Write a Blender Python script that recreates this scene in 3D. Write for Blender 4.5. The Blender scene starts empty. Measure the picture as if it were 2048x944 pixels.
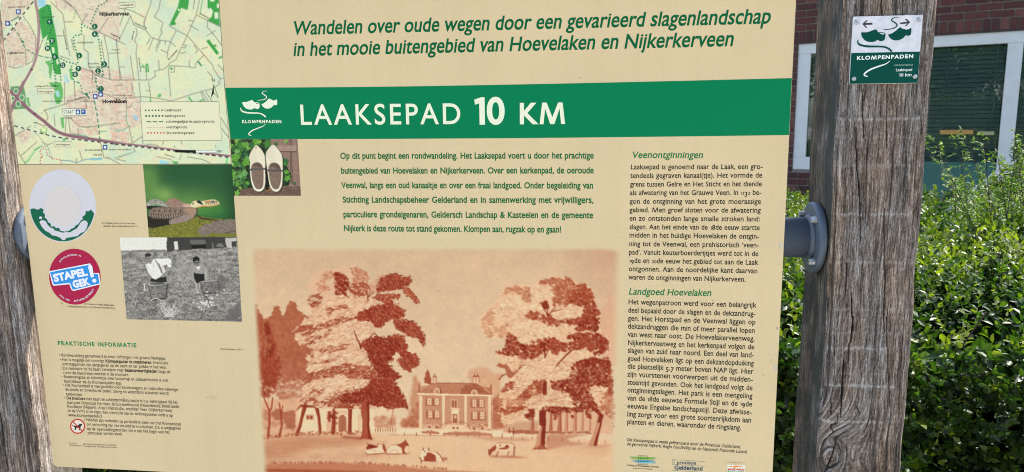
import bpy, bmesh, math, random
import numpy as np
from mathutils import Matrix, Vector
random.seed(7); RNG = np.random.default_rng(7)
scene = bpy.context.scene
COL = scene.collection

# ------------------------------------------------------------------ camera
F = 1422.0                                   # focal length in pixels of the 2048 px wide photograph
_up = np.array([-91, 9108, 1422.0]); _up /= np.linalg.norm(_up)
_fw = np.array([0, 0, -1.0]); _fw -= _up * (_fw @ _up); _fw /= np.linalg.norm(_fw)
_rt = np.cross(_fw, _up)
RW = np.array([_rt, _fw, _up])               # camera axes -> world axes
EYE = np.array([0, 0, 1.5])
cam = bpy.data.cameras.new('camera'); camo = bpy.data.objects.new('camera', cam); COL.objects.link(camo)
cam.sensor_width = 36; cam.lens = F / 2048 * 36; cam.clip_start = 0.02; cam.clip_end = 500
m4 = np.eye(4); m4[:3, :3] = RW; m4[:3, 3] = EYE
camo.matrix_world = Matrix(m4.tolist())
cam.dof.use_dof = True; cam.dof.focus_distance = 1.1; cam.dof.aperture_fstop = 13
scene.camera = camo

# ------------------------------------------------------------------ world, sun, exposure
def wdir(v): return RW @ np.asarray(v, float)
def ray(x, y): return wdir([x - 1024, 472 - y, -F])
_d = -wdir([-11200 - 1024, 472 - 372, -F]); _d[2] = 0; D = _d / np.linalg.norm(_d)   # board's right
_h = -wdir([-1460 - 1024, 472 - 267, -F]); _h[2] = 0; H = _h / np.linalg.norm(_h)    # facade's right
BACK = np.array([-D[1], D[0], 0])
sun_el = math.radians(54)
sdir = D * 0.80 + BACK * 0.60; sdir /= np.linalg.norm(sdir)
sdir = sdir * math.cos(sun_el) + np.array([0, 0, math.sin(sun_el)])
world = bpy.data.worlds.new("World"); scene.world = world; world.use_nodes = True
wn = world.node_tree.nodes; wl = world.node_tree.links
sky = wn.new('ShaderNodeTexSky'); sky.sky_type = 'NISHITA'; sky.sun_disc = False
sky.sun_elevation = sun_el; sky.sun_rotation = math.atan2(sdir[0], sdir[1])
sky.dust_density = 2.0; sky.ozone_density = 1.0
wl.new(sky.outputs[0], wn['Background'].inputs[0]); wn['Background'].inputs[1].default_value = 0.15
sl = bpy.data.lights.new('sun', 'SUN'); sl.energy = 3.8; sl.angle = math.radians(0.55); sl.color = (1, .95, .87)
so = bpy.data.objects.new('sun', sl); COL.objects.link(so)
so.rotation_euler = Vector((-sdir).tolist()).to_track_quat('-Z', 'Y').to_euler()
so.location = (3, 3, 8)
scene.view_settings.view_transform = 'Standard'; scene.view_settings.look = 'None'
scene.view_settings.gamma = 1; scene.view_settings.use_curve_mapping = False
scene.view_settings.exposure = 1.68
scene.cycles.filter_width = 1.0; scene.cycles.use_denoising = True; scene.cycles.denoising_prefilter = 'NONE'; scene.cycles.max_bounces = 6; scene.cycles.transparent_max_bounces = 12

# ------------------------------------------------------------------ helpers: colours, noise, materials
def lin(c):
    c = np.asarray(c, float) / 255.0
    return np.where(c <= .04045, c / 12.92, ((c + .055) / 1.055) ** 2.4)
KB = np.array([1.54, 1.43, 1.27])            # print pigments: photographed tone in open shade -> reflectance
def ink(c): return np.clip(lin(c) * KB, 0, .92)

def hash2(ix, iy, s=0):
    h = (ix.astype(np.int64) * 374761393 + iy.astype(np.int64) * 668265263 + s * 974634777) & 0xffffffff
    h = ((h ^ (h >> 13)) * 1274126177) & 0xffffffff
    return ((h ^ (h >> 16)) & 0xffff) / 65535.0
def vn(x, y, s=0):
    x = np.asarray(x, float); y = np.asarray(y, float)
    ix = np.floor(x); iy = np.floor(y); fx = x - ix; fy = y - iy
    fx = fx * fx * (3 - 2 * fx); fy = fy * fy * (3 - 2 * fy)
    a = hash2(ix, iy, s); b = hash2(ix + 1, iy, s); c = hash2(ix, iy + 1, s); d = hash2(ix + 1, iy + 1, s)
    return (a * (1 - fx) + b * fx) * (1 - fy) + (c * (1 - fx) + d * fx) * fy
def fbm(x, y, o=4, s=0):
    r = 0; a = 1; t = 0
    for k in range(o):
        r = r + a * vn(x * 2 ** k, y * 2 ** k, s + k); t += a; a *= .5
    return r / t

_mc = {}
def flat(rgb, rough=.5, metal=0.0, spec=.5, key=None):
    k = key or (tuple(round(float(v), 3) for v in rgb), rough, metal)
    if k in _mc: return _mc[k]
    m = bpy.data.materials.new('paint'); m.use_nodes = True
    b = m.node_tree.nodes['Principled BSDF']
    b.inputs['Base Color'].default_value = (*[float(v) for v in rgb], 1)
    b.inputs['Roughness'].default_value = rough; b.inputs['Metallic'].default_value = metal
    b.inputs['Specular IOR Level'].default_value = spec
    _mc[k] = m; return m
def inkm(c): return flat(ink(c), .45, 0, .12)

def nodes(name):
    m = bpy.data.materials.new(name); m.use_nodes = True
    nt = m.node_tree; return m, nt, nt.nodes['Principled BSDF']
def N(nt, t, **kw):
    n = nt.nodes.new(t)
    for k, v in kw.items():
        if k.startswith('i_'):
            n.inputs[int(k[2:]) if k[2:].isdigit() else k[2:].replace('_', ' ')].default_value = v
        else: setattr(n, k, v)
    return n
def ramp(nt, pts):
    r = nt.nodes.new('ShaderNodeValToRGB'); e = r.color_ramp.elements
    while len(e) < len(pts): e.new(.5)
    for el, (p, c) in zip(e, pts):
        el.position = p; el.color = (*c, 1) if len(c) == 3 else c
    return r

def noisy(name, c1, c2, scale, rough=.6, bump=.1, bscale=None, metal=0, detail=6, stretch=(1, 1, 1)):
    m, nt, b = nodes(name); L = nt.links.new
    tc = N(nt, 'ShaderNodeTexCoord'); mp = N(nt, 'ShaderNodeMapping'); mp.inputs['Scale'].default_value = stretch
    L(tc.outputs['Object'], mp.inputs[0])
    n = N(nt, 'ShaderNodeTexNoise'); n.inputs['Scale'].default_value = scale; n.inputs['Detail'].default_value = detail
    L(mp.outputs[0], n.inputs['Vector'])
    r = ramp(nt, [(.3, c1), (.7, c2)]); L(n.outputs[0], r.inputs[0]); L(r.outputs[0], b.inputs['Base Color'])
    n2 = N(nt, 'ShaderNodeTexNoise'); n2.inputs['Scale'].default_value = bscale or scale * 4; n2.inputs['Detail'].default_value = 5
    L(mp.outputs[0], n2.inputs['Vector'])
    bp_ = N(nt, 'ShaderNodeBump'); bp_.inputs['Strength'].default_value = bump; bp_.inputs['Distance'].default_value = .002
    L(n2.outputs[0], bp_.inputs['Height']); L(bp_.outputs[0], b.inputs['Normal'])
    b.inputs['Roughness'].default_value = rough; b.inputs['Metallic'].default_value = metal
    return m

# ------------------------------------------------------------------ helpers: objects
def link(o, parent=None):
    COL.objects.link(o)
    if parent is not None: o.parent = parent
    return o
def obj(name, verts, faces, mat, parent=None, smooth=False):
    me = bpy.data.meshes.new(name)
    me.from_pydata([tuple(map(float, v)) for v in verts], [], [tuple(map(int, f)) for f in faces]); me.update()
    if mat: me.materials.append(mat)
    if smooth: me.polygons.foreach_set('use_smooth', [True] * len(me.polygons))
    return link(bpy.data.objects.new(name, me), parent)
def tag(o, label=None, cat=None, group=None, kind=None):
    if label: o['label'] = label
    if cat: o['category'] = cat
    if group: o['group'] = group
    if kind: o['kind'] = kind
    return o
def empty(name, loc, rz=0, **kw):
    o = bpy.data.objects.new(name, None); o.location = loc; o.rotation_euler = (0, 0, rz); o.empty_display_size = .1
    link(o); return tag(o, **kw)
class MB:
    def __init__(s): s.v = []; s.f = []
    def add(s, v, f):
        n = len(s.v); s.v += [tuple(p) for p in v]; s.f += [tuple(i + n for i in q) for q in f]; return s
    def box(s, x0, x1, y0, y1, z0, z1, b=0):
        if b <= 0:
            v = [(x, y, z) for z in (z0, z1) for y in (y0, y1) for x in (x0, x1)]
            return s.add(v, [(0, 2, 3, 1), (4, 5, 7, 6), (0, 1, 5, 4), (2, 6, 7, 3), (0, 4, 6, 2), (1, 3, 7, 5)])
        bm = bmesh.new(); bmesh.ops.create_cube(bm, size=1)
        for p in bm.verts:
            p.co = Vector(((x0 + x1) / 2 + p.co.x * (x1 - x0), (y0 + y1) / 2 + p.co.y * (y1 - y0), (z0 + z1) / 2 + p.co.z * (z1 - z0)))
        bmesh.ops.bevel(bm, geom=bm.edges[:], offset=b, segments=1, affect='EDGES', profile=.5)
        bm.verts.ensure_lookup_table(); bm.verts.index_update()
        s.add([tuple(p.co) for p in bm.verts], [[q.index for q in f.verts] for f in bm.faces]); bm.free(); return s
    def lathe(s, prof, n=24, axis='x', o=(0, 0, 0)):
        """prof: list of (along, radius); closed at the ends"""
        V = []
        for a, r in prof:
            for k in range(n):
                t = 2 * math.pi * k / n; c, q = r * math.cos(t), r * math.sin(t)
                p = {'x': (a, c, q), 'y': (c, a, q), 'z': (c, q, a)}[axis]
                V.append((p[0] + o[0], p[1] + o[1], p[2] + o[2]))
        Fc = [(i * n + k, i * n + (k + 1) % n, (i + 1) * n + (k + 1) % n, (i + 1) * n + k) for i in range(len(prof) - 1) for k in range(n)]
        Fc += [tuple(range(n))[::-1], tuple((len(prof) - 1) * n + k for k in range(n))]
        return s.add(V, Fc)
    def tube(s, pts, rad, n=6):
        pts = [np.array(p, float) for p in pts]; V = []; m = len(pts)
        for i, p in enumerate(pts):
            t = pts[min(i + 1, m - 1)] - pts[max(i - 1, 0)]; t = t / (np.linalg.norm(t) + 1e-9)
            a = np.cross(t, [0, 0, 1.0] if abs(t[2]) < .9 else [1.0, 0, 0]); a /= np.linalg.norm(a); b = np.cross(t, a)
            r = rad[i] if hasattr(rad, '__len__') else rad
            V += [tuple(p + r * (a * math.cos(2 * math.pi * k / n) + b * math.sin(2 * math.pi * k / n))) for k in range(n)]
        Fc = [(i * n + k, i * n + (k + 1) % n, (i + 1) * n + (k + 1) % n, (i + 1) * n + k) for i in range(m - 1) for k in range(n)]
        Fc += [tuple(range(n))[::-1], tuple((m - 1) * n + k for k in range(n))]
        return s.add(V, Fc)
    def build(s, name, mat, parent=None, smooth=False): return obj(name, s.v, s.f, mat, parent, smooth)

# ------------------------------------------------------------------ frames: board/post frame and facade frame
Q0 = EYE + ray(1650, 640) / F * 1.10                      # front left corner of the right post
BO = np.array([Q0[0], Q0[1], 0.0]); BRZ = math.atan2(D[1], D[0])
def onplane(px, py, y=0.0):
    """pixel of the photograph -> (x, z) on the vertical plane at local depth y of the board frame"""
    r = ray(px, py); nn = BACK; o = BO + BACK * y
    t = ((o - EYE) @ nn) / (r @ nn); p = EYE + r * t
    return (p - BO) @ D, p[2]
def onplane_many(P, y):
    P = np.asarray(P, float)
    v = np.stack([P[:, 0] - 1024, 472 - P[:, 1], np.full(len(P), -F)], 1) @ RW.T
    t = ((BO + BACK * y - EYE) @ BACK) / (v @ BACK); p = EYE + v * t[:, None]
    return np.stack([(p - BO) @ D, np.full(len(P), y), p[:, 2]], 1)
YB = 0.015                                                # board's printed face
Hh = np.array([-H[1], H[0], 0]); HO = EYE + ray(1950, 200) / F * 7.1; HO = np.array([HO[0], HO[1], 0]); HRZ = math.atan2(H[1], H[0])
def hp(px, py, y=0.0):
    r = ray(px, py); t = ((HO + Hh * y - EYE) @ Hh) / (r @ Hh); p = EYE + r * t
    return (p - HO) @ H, p[2]

# ================================================================== GROUND
gm = noisy('paving', (.26, .25, .23), (.34, .33, .30), 3, .85, .4, 60)
gr = MB().add([(-150, -150, 0), (150, -150, 0), (150, 150, 0), (-150, 150, 0)], [(0, 1, 2, 3)]).build('ground', gm); tag(gr, kind='structure')
soil = noisy('soil', (.03, .022, .015), (.07, .05, .035), 9, .95, .8, 50)

# ================================================================== HOUSE
house = empty('brick_house', tuple(HO), HRZ, label='dark red brick house with white framed windows and green slatted blinds beyond the hedge', cat='house')
def brick_mat():
    m, nt, b = nodes('brick'); L = nt.links.new
    oi = N(nt, 'ShaderNodeObjectInfo'); tc = N(nt, 'ShaderNodeTexCoord'); g = N(nt, 'ShaderNodeNewGeometry')
    n = N(nt, 'ShaderNodeTexNoise'); n.inputs['Scale'].default_value = 3.3; n.inputs['Detail'].default_value = 1
    L(g.outputs['Position'], n.inputs['Vector'])
    n2 = N(nt, 'ShaderNodeTexNoise'); n2.inputs['Scale'].default_value = 60; n2.inputs['Detail'].default_value = 5
    L(g.outputs['Position'], n2.inputs['Vector'])
    mx = N(nt, 'ShaderNodeMath', operation='MULTIPLY_ADD'); mx.inputs[1].default_value = .6; L(oi.outputs['Random'], mx.inputs[0])
    m2 = N(nt, 'ShaderNodeMath', operation='MULTIPLY'); m2.inputs[1].default_value = .4; L(n2.outputs[0], m2.inputs[0]); L(m2.outputs[0], mx.inputs[2])
    r = ramp(nt, [(.1, (.030, .011, .011)), (.5, (.080, .021, .017)), (.95, (.160, .056, .042))])
    L(mx.outputs[0], r.inputs[0]); L(r.outputs[0], b.inputs['Base Color'])
    bm_ = N(nt, 'ShaderNodeBump'); bm_.inputs['Strength'].default_value = .6; bm_.inputs['Distance'].default_value = .004
    L(n2.outputs[0], bm_.inputs['Height']); L(bm_.outputs[0], b.inputs['Normal']); b.inputs['Roughness'].default_value = .85
    return m
BRICK = brick_mat(); MORTAR = noisy('mortar', (.13, .115, .095), (.20, .175, .15), 30, .9, .3)
WHITE = noisy('white_frame_paint', (.55, .55, .52), (.61, .61, .58), 8, .4, .05)
# window opening in facade coordinates (x, z)
wx0, wz1 = hp(1597, 86); _, wz0 = hp(1600, 339); gx0, _ = hp(1621, 110)
mx0, _ = hp(2011, 150); mx1, _ = hp(2042, 150)             # big mullion
_, gtop = hp(1940, 89.5); _, bbot = hp(1920, 325); wx1 = mx1 + 2.2
_, gbotL = hp(1600, 314); _, lowz = hp(1930, 430)
pmx, _ = hp(1745, 200); pane_l = pmx + .05; lowz = min(lowz, wz0 - .45)
WALL_T, WX0, WX1, WTOP = .25, -9.0, 7.0, 3.35
# mortar core round the openings: left pane opening down to wz0, big pane opening down to lowz
core = MB()
core.box(WX0, wx0, .012, WALL_T, 0, WTOP); core.box(wx0, wx1, .012, WALL_T, wz1, WTOP); core.box(wx1, WX1, .012, WALL_T, 0, WTOP)
core.box(wx0, pane_l, .012, WALL_T, 0, wz0); core.box(mx1, wx1, .012, WALL_T, 0, wz0); core.box(pane_l, mx1, .012, WALL_T, 0, lowz)
core.build('wall', MORTAR, house)
# bricks
PX, PZ = .21, .0735
items = []
zc = wz1 + .125 - 3 * PZ
def free(x0, x1, z0, z1):
    if x1 <= wx0 or x0 >= wx1 or z0 >= wz1 + .13: return True
    if z1 <= lowz: return True
    if z1 <= wz0 and (x1 <= pane_l or x0 >= mx1): return True
    return False
row0 = wz1 + .130
k = -int((row0 - .3) / PZ)
while row0 + k * PZ < WTOP - .02:
    z = row0 + k * PZ; off = (k % 2) * PX / 2 + .03
    x = WX0 + off
    while x < WX1 - PX:
        a, b2 = x, x + PX - .012
        if free(a, b2, z, z + PZ - .012): items.append((a, b2, z, z + PZ - .013))
        else:
            for ea, eb in ((a, min(b2, wx0 - .004)), (max(a, wx1 + .004), b2)):
                if eb - ea > .03 and free(ea, eb, z, z + PZ - .012): items.append((ea, eb, z, z + PZ - .013))
        x += PX
    k += 1
x = wx0 - .14
while x < wx1 + .1:
    items.append((x, x + .0615, wz1 + .006, wz1 + .118)); x += .0735
def seen(it):
    cx, cz = (it[0] + it[1]) / 2, (it[2] + it[3]) / 2
    p = HO + H * cx + np.array([0, 0, cz]) - EYE; c = RW.T @ p
    if c[2] > -.1: return 9e9
    px, py = 1024 + F * c[0] / -c[2], 472 - F * c[1] / -c[2]
    d = 0
    if py < -12: d += -12 - py
    if py > 420: d += py - 420
    if px > 2062: d += px - 2062
    if px < 1545: d += 1545 - px
    if 1655 < px < 1835: d += 60
    return d
items.sort(key=seen)
bcache = {}
def brick_mesh(w, h, j):
    key = (round(w, 3), round(h, 3), j)
    if key not in bcache:
        mb = MB().box(0, w, 0, .05, 0, h, .003); me = bpy.data.meshes.new('brick')
        me.from_pydata(mb.v, [], mb.f); me.materials.append(BRICK); bcache[key] = me
    return bcache[key]
for it in items[:290]:
    o = link(bpy.data.objects.new('brick', brick_mesh(it[1] - it[0], it[3] - it[2], 0)), house)
    o.location = (it[0], random.uniform(-.0025, .0015), it[2]); o.rotation_euler = (0, random.gauss(0, .003), random.gauss(0, .004))
rest = MB()
for it in items[290:]: rest.box(it[0], it[1], random.uniform(-.002, .001), .03, it[2], it[3])
tag(rest.build('brickwork', BRICK, house), kind='stuff')
fas = MB().box(WX0 - .3, WX1 + .3, -.35, WALL_T + 5.5, WTOP, WTOP + .22, .01); fas.build('roof', WHITE, house)
side = MB().box(WX0, WX0 + .25, WALL_T, 5, 0, WTOP).box(WX1 - .25, WX1, WALL_T, 5, 0, WTOP).box(WX0, WX1, 5, 5.25, 0, WTOP); side.build('side_wall', MORTAR, house)
lin_ = MB().box(wx0 - .02, wx1, .004, .03, wz1 - .012, wz1 + .004); lin_.build('lintel', flat((.03, .025, .02), .7), house)

def glass_mat():
    m, nt, b = nodes('window_glass'); L = nt.links.new
    t = N(nt, 'ShaderNodeBsdfTransparent'); t.inputs[0].default_value = (.90, .96, .94, 1)
    g = N(nt, 'ShaderNodeBsdfGlossy'); g.inputs['Roughness'].default_value = .015; g.inputs[0].default_value = (1, 1, 1, 1)
    f = N(nt, 'ShaderNodeFresnel'); f.inputs[0].default_value = 1.62
    mx = N(nt, 'ShaderNodeMixShader'); L(f.outputs[0], mx.inputs[0]); L(t.outputs[0], mx.inputs[1]); L(g.outputs[0], mx.inputs[2])
    L(mx.outputs[0], nt.nodes['Material Output'].inputs[0]); return m
GLASS = glass_mat()
SLAT = noisy('green_slat', (.085, .125, .116), (.105, .150, .138), 5, .55, .05)
TEAL = noisy('teal_reflection', (.17, .36, .36), (.20, .40, .40), 2, .45, .05)
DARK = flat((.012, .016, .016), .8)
def window(x0, x1, z0, z1, fl, fr, ft, fb, blind_z, zl=None):
    """a window in the facade: glass between x0..x1, z0..z1; frame member widths fl fr ft fb"""
    w = bpy.data.objects.new('window', None); link(w, house)
    fm = MB()
    fm.box(x0 - fl, x1 + fr, .02, .10, z1, z1 + ft, .004)
    fm.box(x0 - fl, x1 + fr, .02, .10, z0 - fb, z0, .004)
    if fl: fm.box(x0 - fl, x0, .022, .098, z0, z1, .004)
    if fr: fm.box(x1, x1 + fr, .022, .098, z0, z1, .004)
    fm.build('frame', WHITE, w)
    MB().box(x0 - .002, x1 + .002, .062, .066, z0 - .002, z1 + .002).build('pane', GLASS, w)
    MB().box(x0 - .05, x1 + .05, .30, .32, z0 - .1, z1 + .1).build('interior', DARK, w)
    z = z1 - .01; pitch = .0445; n = 0
    sv = MB().box(x0 + .008, x1 - .008, -.0013, .0013, -.0205, .0205); sm = bpy.data.meshes.new('slat'); sm.from_pydata(sv.v, [], sv.f); sm.materials.append(SLAT)
    while z > blind_z and n < 80:
        s_ = link(bpy.data.objects.new('slat', sm), w); s_.location = (0, .115, z - .02); s_.rotation_euler = (math.radians(-17 + random.uniform(-1, 1)), 0, random.uniform(-.0008, .0008))
        z -= pitch; n += 1
    tp = MB(); x = x0 + .18
    while x < x1: tp.box(x, x + .018, .090, .0912, blind_z, z1); x += .42
    tp.build('ladder_tape', SLAT, w)
    return w
fw_ = gx0 - wx0
window(gx0, pmx - .05, gbotL, gtop, fw_, .10, wz1 - gtop, gbotL - wz0, gbotL)
wb = window(pane_l, mx0, lowz + .06, gtop - .002, .0, mx1 - mx0, wz1 - gtop, .06, bbot)
window(mx1 + .001, wx1 - .08, gbotL, gtop - .004, .0, .08, wz1 - gtop + .003, gbotL - wz0, gbotL)
MB().box(pane_l - .02, mx0 + .01, .068, .085, lowz, bbot).build('lower_reflection', TEAL, wb)  # opaque teal sheet, reflection of the lower glass put into its colour
# diagonal white board cutting the lower right corner
a = hp(1985, 340); b_ = hp(1930, 392); c_ = hp(1925, 440); d_ = (mx1, a[1] - .75)
pts = [(mx0 + .0, a[1] + .0), (b_[0], b_[1]), (b_[0] - .35, b_[1] - .36), (b_[0] - .2, b_[1] - .5), (mx0, b_[1] - .25)]
v = [(p[0], y, p[1]) for y in (.03, .060) for p in pts]; n_ = len(pts)
obj('corner_brace', v, [tuple(range(n_)), tuple(range(2 * n_ - 1, n_ - 1, -1))] + [(i, i + n_, (i + 1) % n_ + n_, (i + 1) % n_) for i in range(n_)], WHITE, wb)
o1 = hp(1880, 260, .06); o2 = hp(1946, 268.5, .06); o3 = hp(1955, 263, .06); o4 = hp(1988, 270, .06)  # two coloured strips painting in reflections on the pane
MB().box(o1[0], o2[0], .0575, .0605, o2[1], o1[1]).build('orange_reflection', flat((.40, .22, .05), .6), wb)
MB().box(o3[0], min(o4[0], mx0 - .01), .0575, .0605, o4[1], o3[1]).build('pale_reflection', flat((.34, .31, .15), .6), wb)

# ================================================================== FOLIAGE
def leaf_mat(name, c1, c2, c3, trans=.45, rough=.38):
    m, nt, b = nodes(name); L = nt.links.new
    a = N(nt, 'ShaderNodeAttribute', attribute_name='tone')
    r = ramp(nt, [(0, c1), (.55, c2), (1, c3)]); L(a.outputs['Fac'], r.inputs[0])
    L(r.outputs[0], b.inputs['Base Color']); b.inputs['Roughness'].default_value = rough; b.inputs['Specular IOR Level'].default_value = .42
    t = N(nt, 'ShaderNodeBsdfTranslucent'); mul = N(nt, 'ShaderNodeMixRGB', blend_type='MULTIPLY'); mul.inputs[0].default_value = 1
    mul.inputs[2].default_value = (1.5, 1.7, .55, 1); L(r.outputs[0], mul.inputs[1]); L(mul.outputs[0], t.inputs[0])
    mx = N(nt, 'ShaderNodeMixShader'); mx.inputs[0].default_value = trans
    L(b.outputs[0], mx.inputs[1]); L(t.outputs[0], mx.inputs[2]); L(mx.outputs[0], nt.nodes['Material Output'].inputs[0])
    return m
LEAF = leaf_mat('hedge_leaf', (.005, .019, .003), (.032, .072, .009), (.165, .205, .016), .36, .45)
LEAF2 = leaf_mat('shrub_leaf', (.035, .075, .018), (.065, .125, .03), (.12, .185, .045), .4, .5)
LEAF3 = leaf_mat('tree_leaf', (.03, .06, .015), (.05, .10, .02), (.08, .14, .03), .3, .5)
TWIG = noisy('twig_bark', (.05, .035, .025), (.10, .075, .05), 40, .85, .4)
def unit(v): return v / (np.linalg.norm(v, axis=-1, keepdims=True) + 1e-9)
def leaves(name, P, A, Nn, Ln, W, tone, mat, parent):
    """one mesh of folded leaves: base P, axis A, normal Nn, length Ln, width W"""
    n = len(P); A = unit(A); B = unit(np.cross(A, Nn)); C = np.cross(B, A)
    Ln = Ln[:, None]; W = W[:, None]
    V = np.stack([P, P + A * Ln * .38 + B * W * .5 + C * W * .16, P + A * Ln * .42 - C * W * .02,
                  P + A * Ln * .38 - B * W * .5 + C * W * .16, P + A * Ln - C * Ln * .10,
                  P + A * Ln * .74 + B * W * .36 + C * W * .08, P + A * Ln * .74 - B * W * .36 + C * W * .08], 1).reshape(-1, 3)
    base = (np.arange(n) * 7)[:, None]
    q = np.array([[0, 1, 2], [0, 2, 3], [2, 1, 5], [2, 5, 4], [2, 4, 6], [2, 6, 3]])
    T = (base[:, None, :] + q[None]).reshape(-1, 3)
    me = bpy.data.meshes.new(name); me.vertices.add(len(V)); me.vertices.foreach_set('co', V.ravel())
    me.loops.add(T.size); me.loops.foreach_set('vertex_index', T.ravel().astype(np.int32))
    me.polygons.add(len(T)); me.polygons.foreach_set('loop_start', (np.arange(len(T)) * 3).astype(np.int32))
    me.polygons.foreach_set('loop_total', np.full(len(T), 3, np.int32)); me.update(calc_edges=True)
    at = me.attributes.new('tone', 'FLOAT', 'POINT'); at.data.foreach_set('value', np.repeat(tone, 7))
    me.materials.append(mat)
    return link(bpy.data.objects.new(name, me), parent)
def w2px(P):
    c = (P - EYE) @ RW; z = -c[:, 2]; z2 = np.where(z < .05, .05, z)
    return np.stack([1024 + F * c[:, 0] / z2, 472 - F * c[:, 1] / z2, z], 1)
def bw(x, y, z):
    """board frame -> world"""
    return BO + np.multiply.outer(x, D) + np.multiply.outer(y, BACK) + np.multiply.outer(z, [0, 0, 1.0])

HY0, HY1, HX0, HX1 = .42, 2.9, -3.2, 3.4
def htop(x, y):
    h = 1.06 + .13 * (fbm(x * 2.2 + 5, y * 2.2, 3, 3) - .5) * 2 + .085 * (vn(x * 6, y * 6, 9) - .5) * 2
    h = h + .055 * np.clip((x - .35) / .5, 0, 1) + .10 * np.clip((x - 1.0) / .8, 0, 1) + .03 * vn(x * 11, y * 11, 14)
    e = np.clip((y - HY0 - .05 * fbm(x * 4, x * 0, 2, 5)) / .30, 0, 1)
    return h - .16 * (1 - e) ** 2.2
hedge = empty('hedge', tuple(bw(0., 1.6, 0.)), BRZ, label='clipped leafy green hedge, sunlit on top and dark in front, behind the posts', cat='hedge')
def loc(Pw): return np.stack([(Pw - np.array(hedge.location)) @ D, (Pw - np.array(hedge.location)) @ BACK, Pw[:, 2]], 1)
def shoots(n, x, y, z, up, spread, per, L0, L1, tone0):
    m = len(x)
    ax = np.stack([up[0] + RNG.normal(0, spread, m), up[1] + RNG.normal(0, spread, m), up[2] + RNG.normal(0, spread * .5, m)], 1); ax = unit(ax)
    S = np.stack([x, y, z], 1); slen = RNG.uniform(.05, .12, m)
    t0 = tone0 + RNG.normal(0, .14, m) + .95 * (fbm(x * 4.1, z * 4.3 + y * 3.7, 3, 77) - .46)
    big = .75 + .75 * fbm(x * 5, y * 5 + z * 5, 2, 78)
    P, A, NN, LL, WW, TT = [], [], [], [], [], []
    e1 = unit(np.cross(ax, RNG.normal(0, 1, (m, 3)))); e2 = np.cross(ax, e1)
    for k in range(per):
        t = (k + .5) / per; ph = k * 2.4 + RNG.uniform(0, .6, m)
        r = np.cos(ph)[:, None] * e1 + np.sin(ph)[:, None] * e2
        P.append(S + ax * (slen * (t - .8))[:, None])
        A.append(r * (1.15 - .7 * t) + ax * (.35 + .9 * t) + RNG.normal(0, .18, (m, 3)))
        NN.append(ax * 1.0 - r * .35 + RNG.normal(0, .25, (m, 3)))
        LL.append(RNG.uniform(L0, L1, m) * (1.05 - .35 * t) * big); WW.append(LL[-1] * RNG.uniform(.42, .6, m))
        TT.append(np.clip(t0 + .35 * t + RNG.normal(0, .08, m), 0, 1))
    return [np.concatenate(q) for q in (P, A, NN, LL, WW, TT)]
parts = []
# top surface: dense where the photograph sees it
nt_ = 8600; x = RNG.uniform(HX0, HX1, nt_ * 2); y = HY0 + (HY1 - HY0) * RNG.uniform(0, 1, nt_ * 2) ** .8
near = ((x > -.35) | (RNG.random(len(x)) < .30)) & (fbm(x * 7, y * 7, 2, 79) > .34 * RNG.random(len(x)) + .10); x, y = x[near], y[near]
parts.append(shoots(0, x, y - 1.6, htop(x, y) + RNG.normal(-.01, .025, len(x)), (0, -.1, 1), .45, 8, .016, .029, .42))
# front face: leaves toned darker, its shade put into their colour
nf = 7500; x = RNG.uniform(HX0, HX1, nf * 2); z = 1.02 * RNG.uniform(.0, 1, nf * 2) ** .75
near = (x > -1.6) & (z > .45) | (RNG.random(len(x)) < .22); x, z = x[near], z[near]
y = HY0 + .16 * (fbm(x * 5, z * 5, 3, 8) - .5) * 2 + RNG.normal(0, .02, len(x)) - .04 * (z < .9)
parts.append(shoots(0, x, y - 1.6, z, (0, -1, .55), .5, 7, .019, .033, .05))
# shade layer a little deeper
nd = 9000; x = RNG.uniform(-1.6, HX1, nd); y = RNG.uniform(HY0 + .05, HY1, nd)
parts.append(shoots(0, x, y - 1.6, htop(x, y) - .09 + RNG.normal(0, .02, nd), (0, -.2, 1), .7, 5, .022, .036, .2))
PP, AA, NN_, LL_, WW_, TT_ = [np.concatenate([p[i] for p in parts]) for i in range(6)]
Wd = bw(PP[:, 0], PP[:, 1] + 1.6, PP[:, 2]); px = w2px(Wd)
vis = ((px[:, 0] > 1845) | ((px[:, 0] > 1568) & (px[:, 0] < 1600))) & (px[:, 0] < 2040) & (px[:, 1] > 400) & (px[:, 1] < 930)
score = np.where(vis, px[:, 2] - 9 * (LL_ - .02), 99); idx = np.argsort(score)[:290]
mask = np.ones(len(PP), bool); mask[idx] = False
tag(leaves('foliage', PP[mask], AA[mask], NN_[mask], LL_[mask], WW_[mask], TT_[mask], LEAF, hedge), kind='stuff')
lm = []
for tn in (.15, .35, .55):
    o = leaves('leaf', np.zeros((1, 3)), np.array([[0, 1., 0]]), np.array([[0, 0, 1.]]), np.array([1.]), np.array([.5]), np.array([tn]), LEAF, hedge); lm.append(o.data)
    bpy.data.objects.remove(o)
for i in idx:
    a = unit(AA[i]); b_ = unit(np.cross(a, NN_[i])); c = np.cross(b_, a)
    o = link(bpy.data.objects.new('leaf', lm[min(2, int(TT_[i] * 3))]), hedge)
    R = np.eye(4); R[:3, 0] = b_; R[:3, 1] = a; R[:3, 2] = c
    R[:3, :3] *= LL_[i]; R[:3, 3] = PP[i]; o.matrix_local = Matrix(R.tolist())
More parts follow.
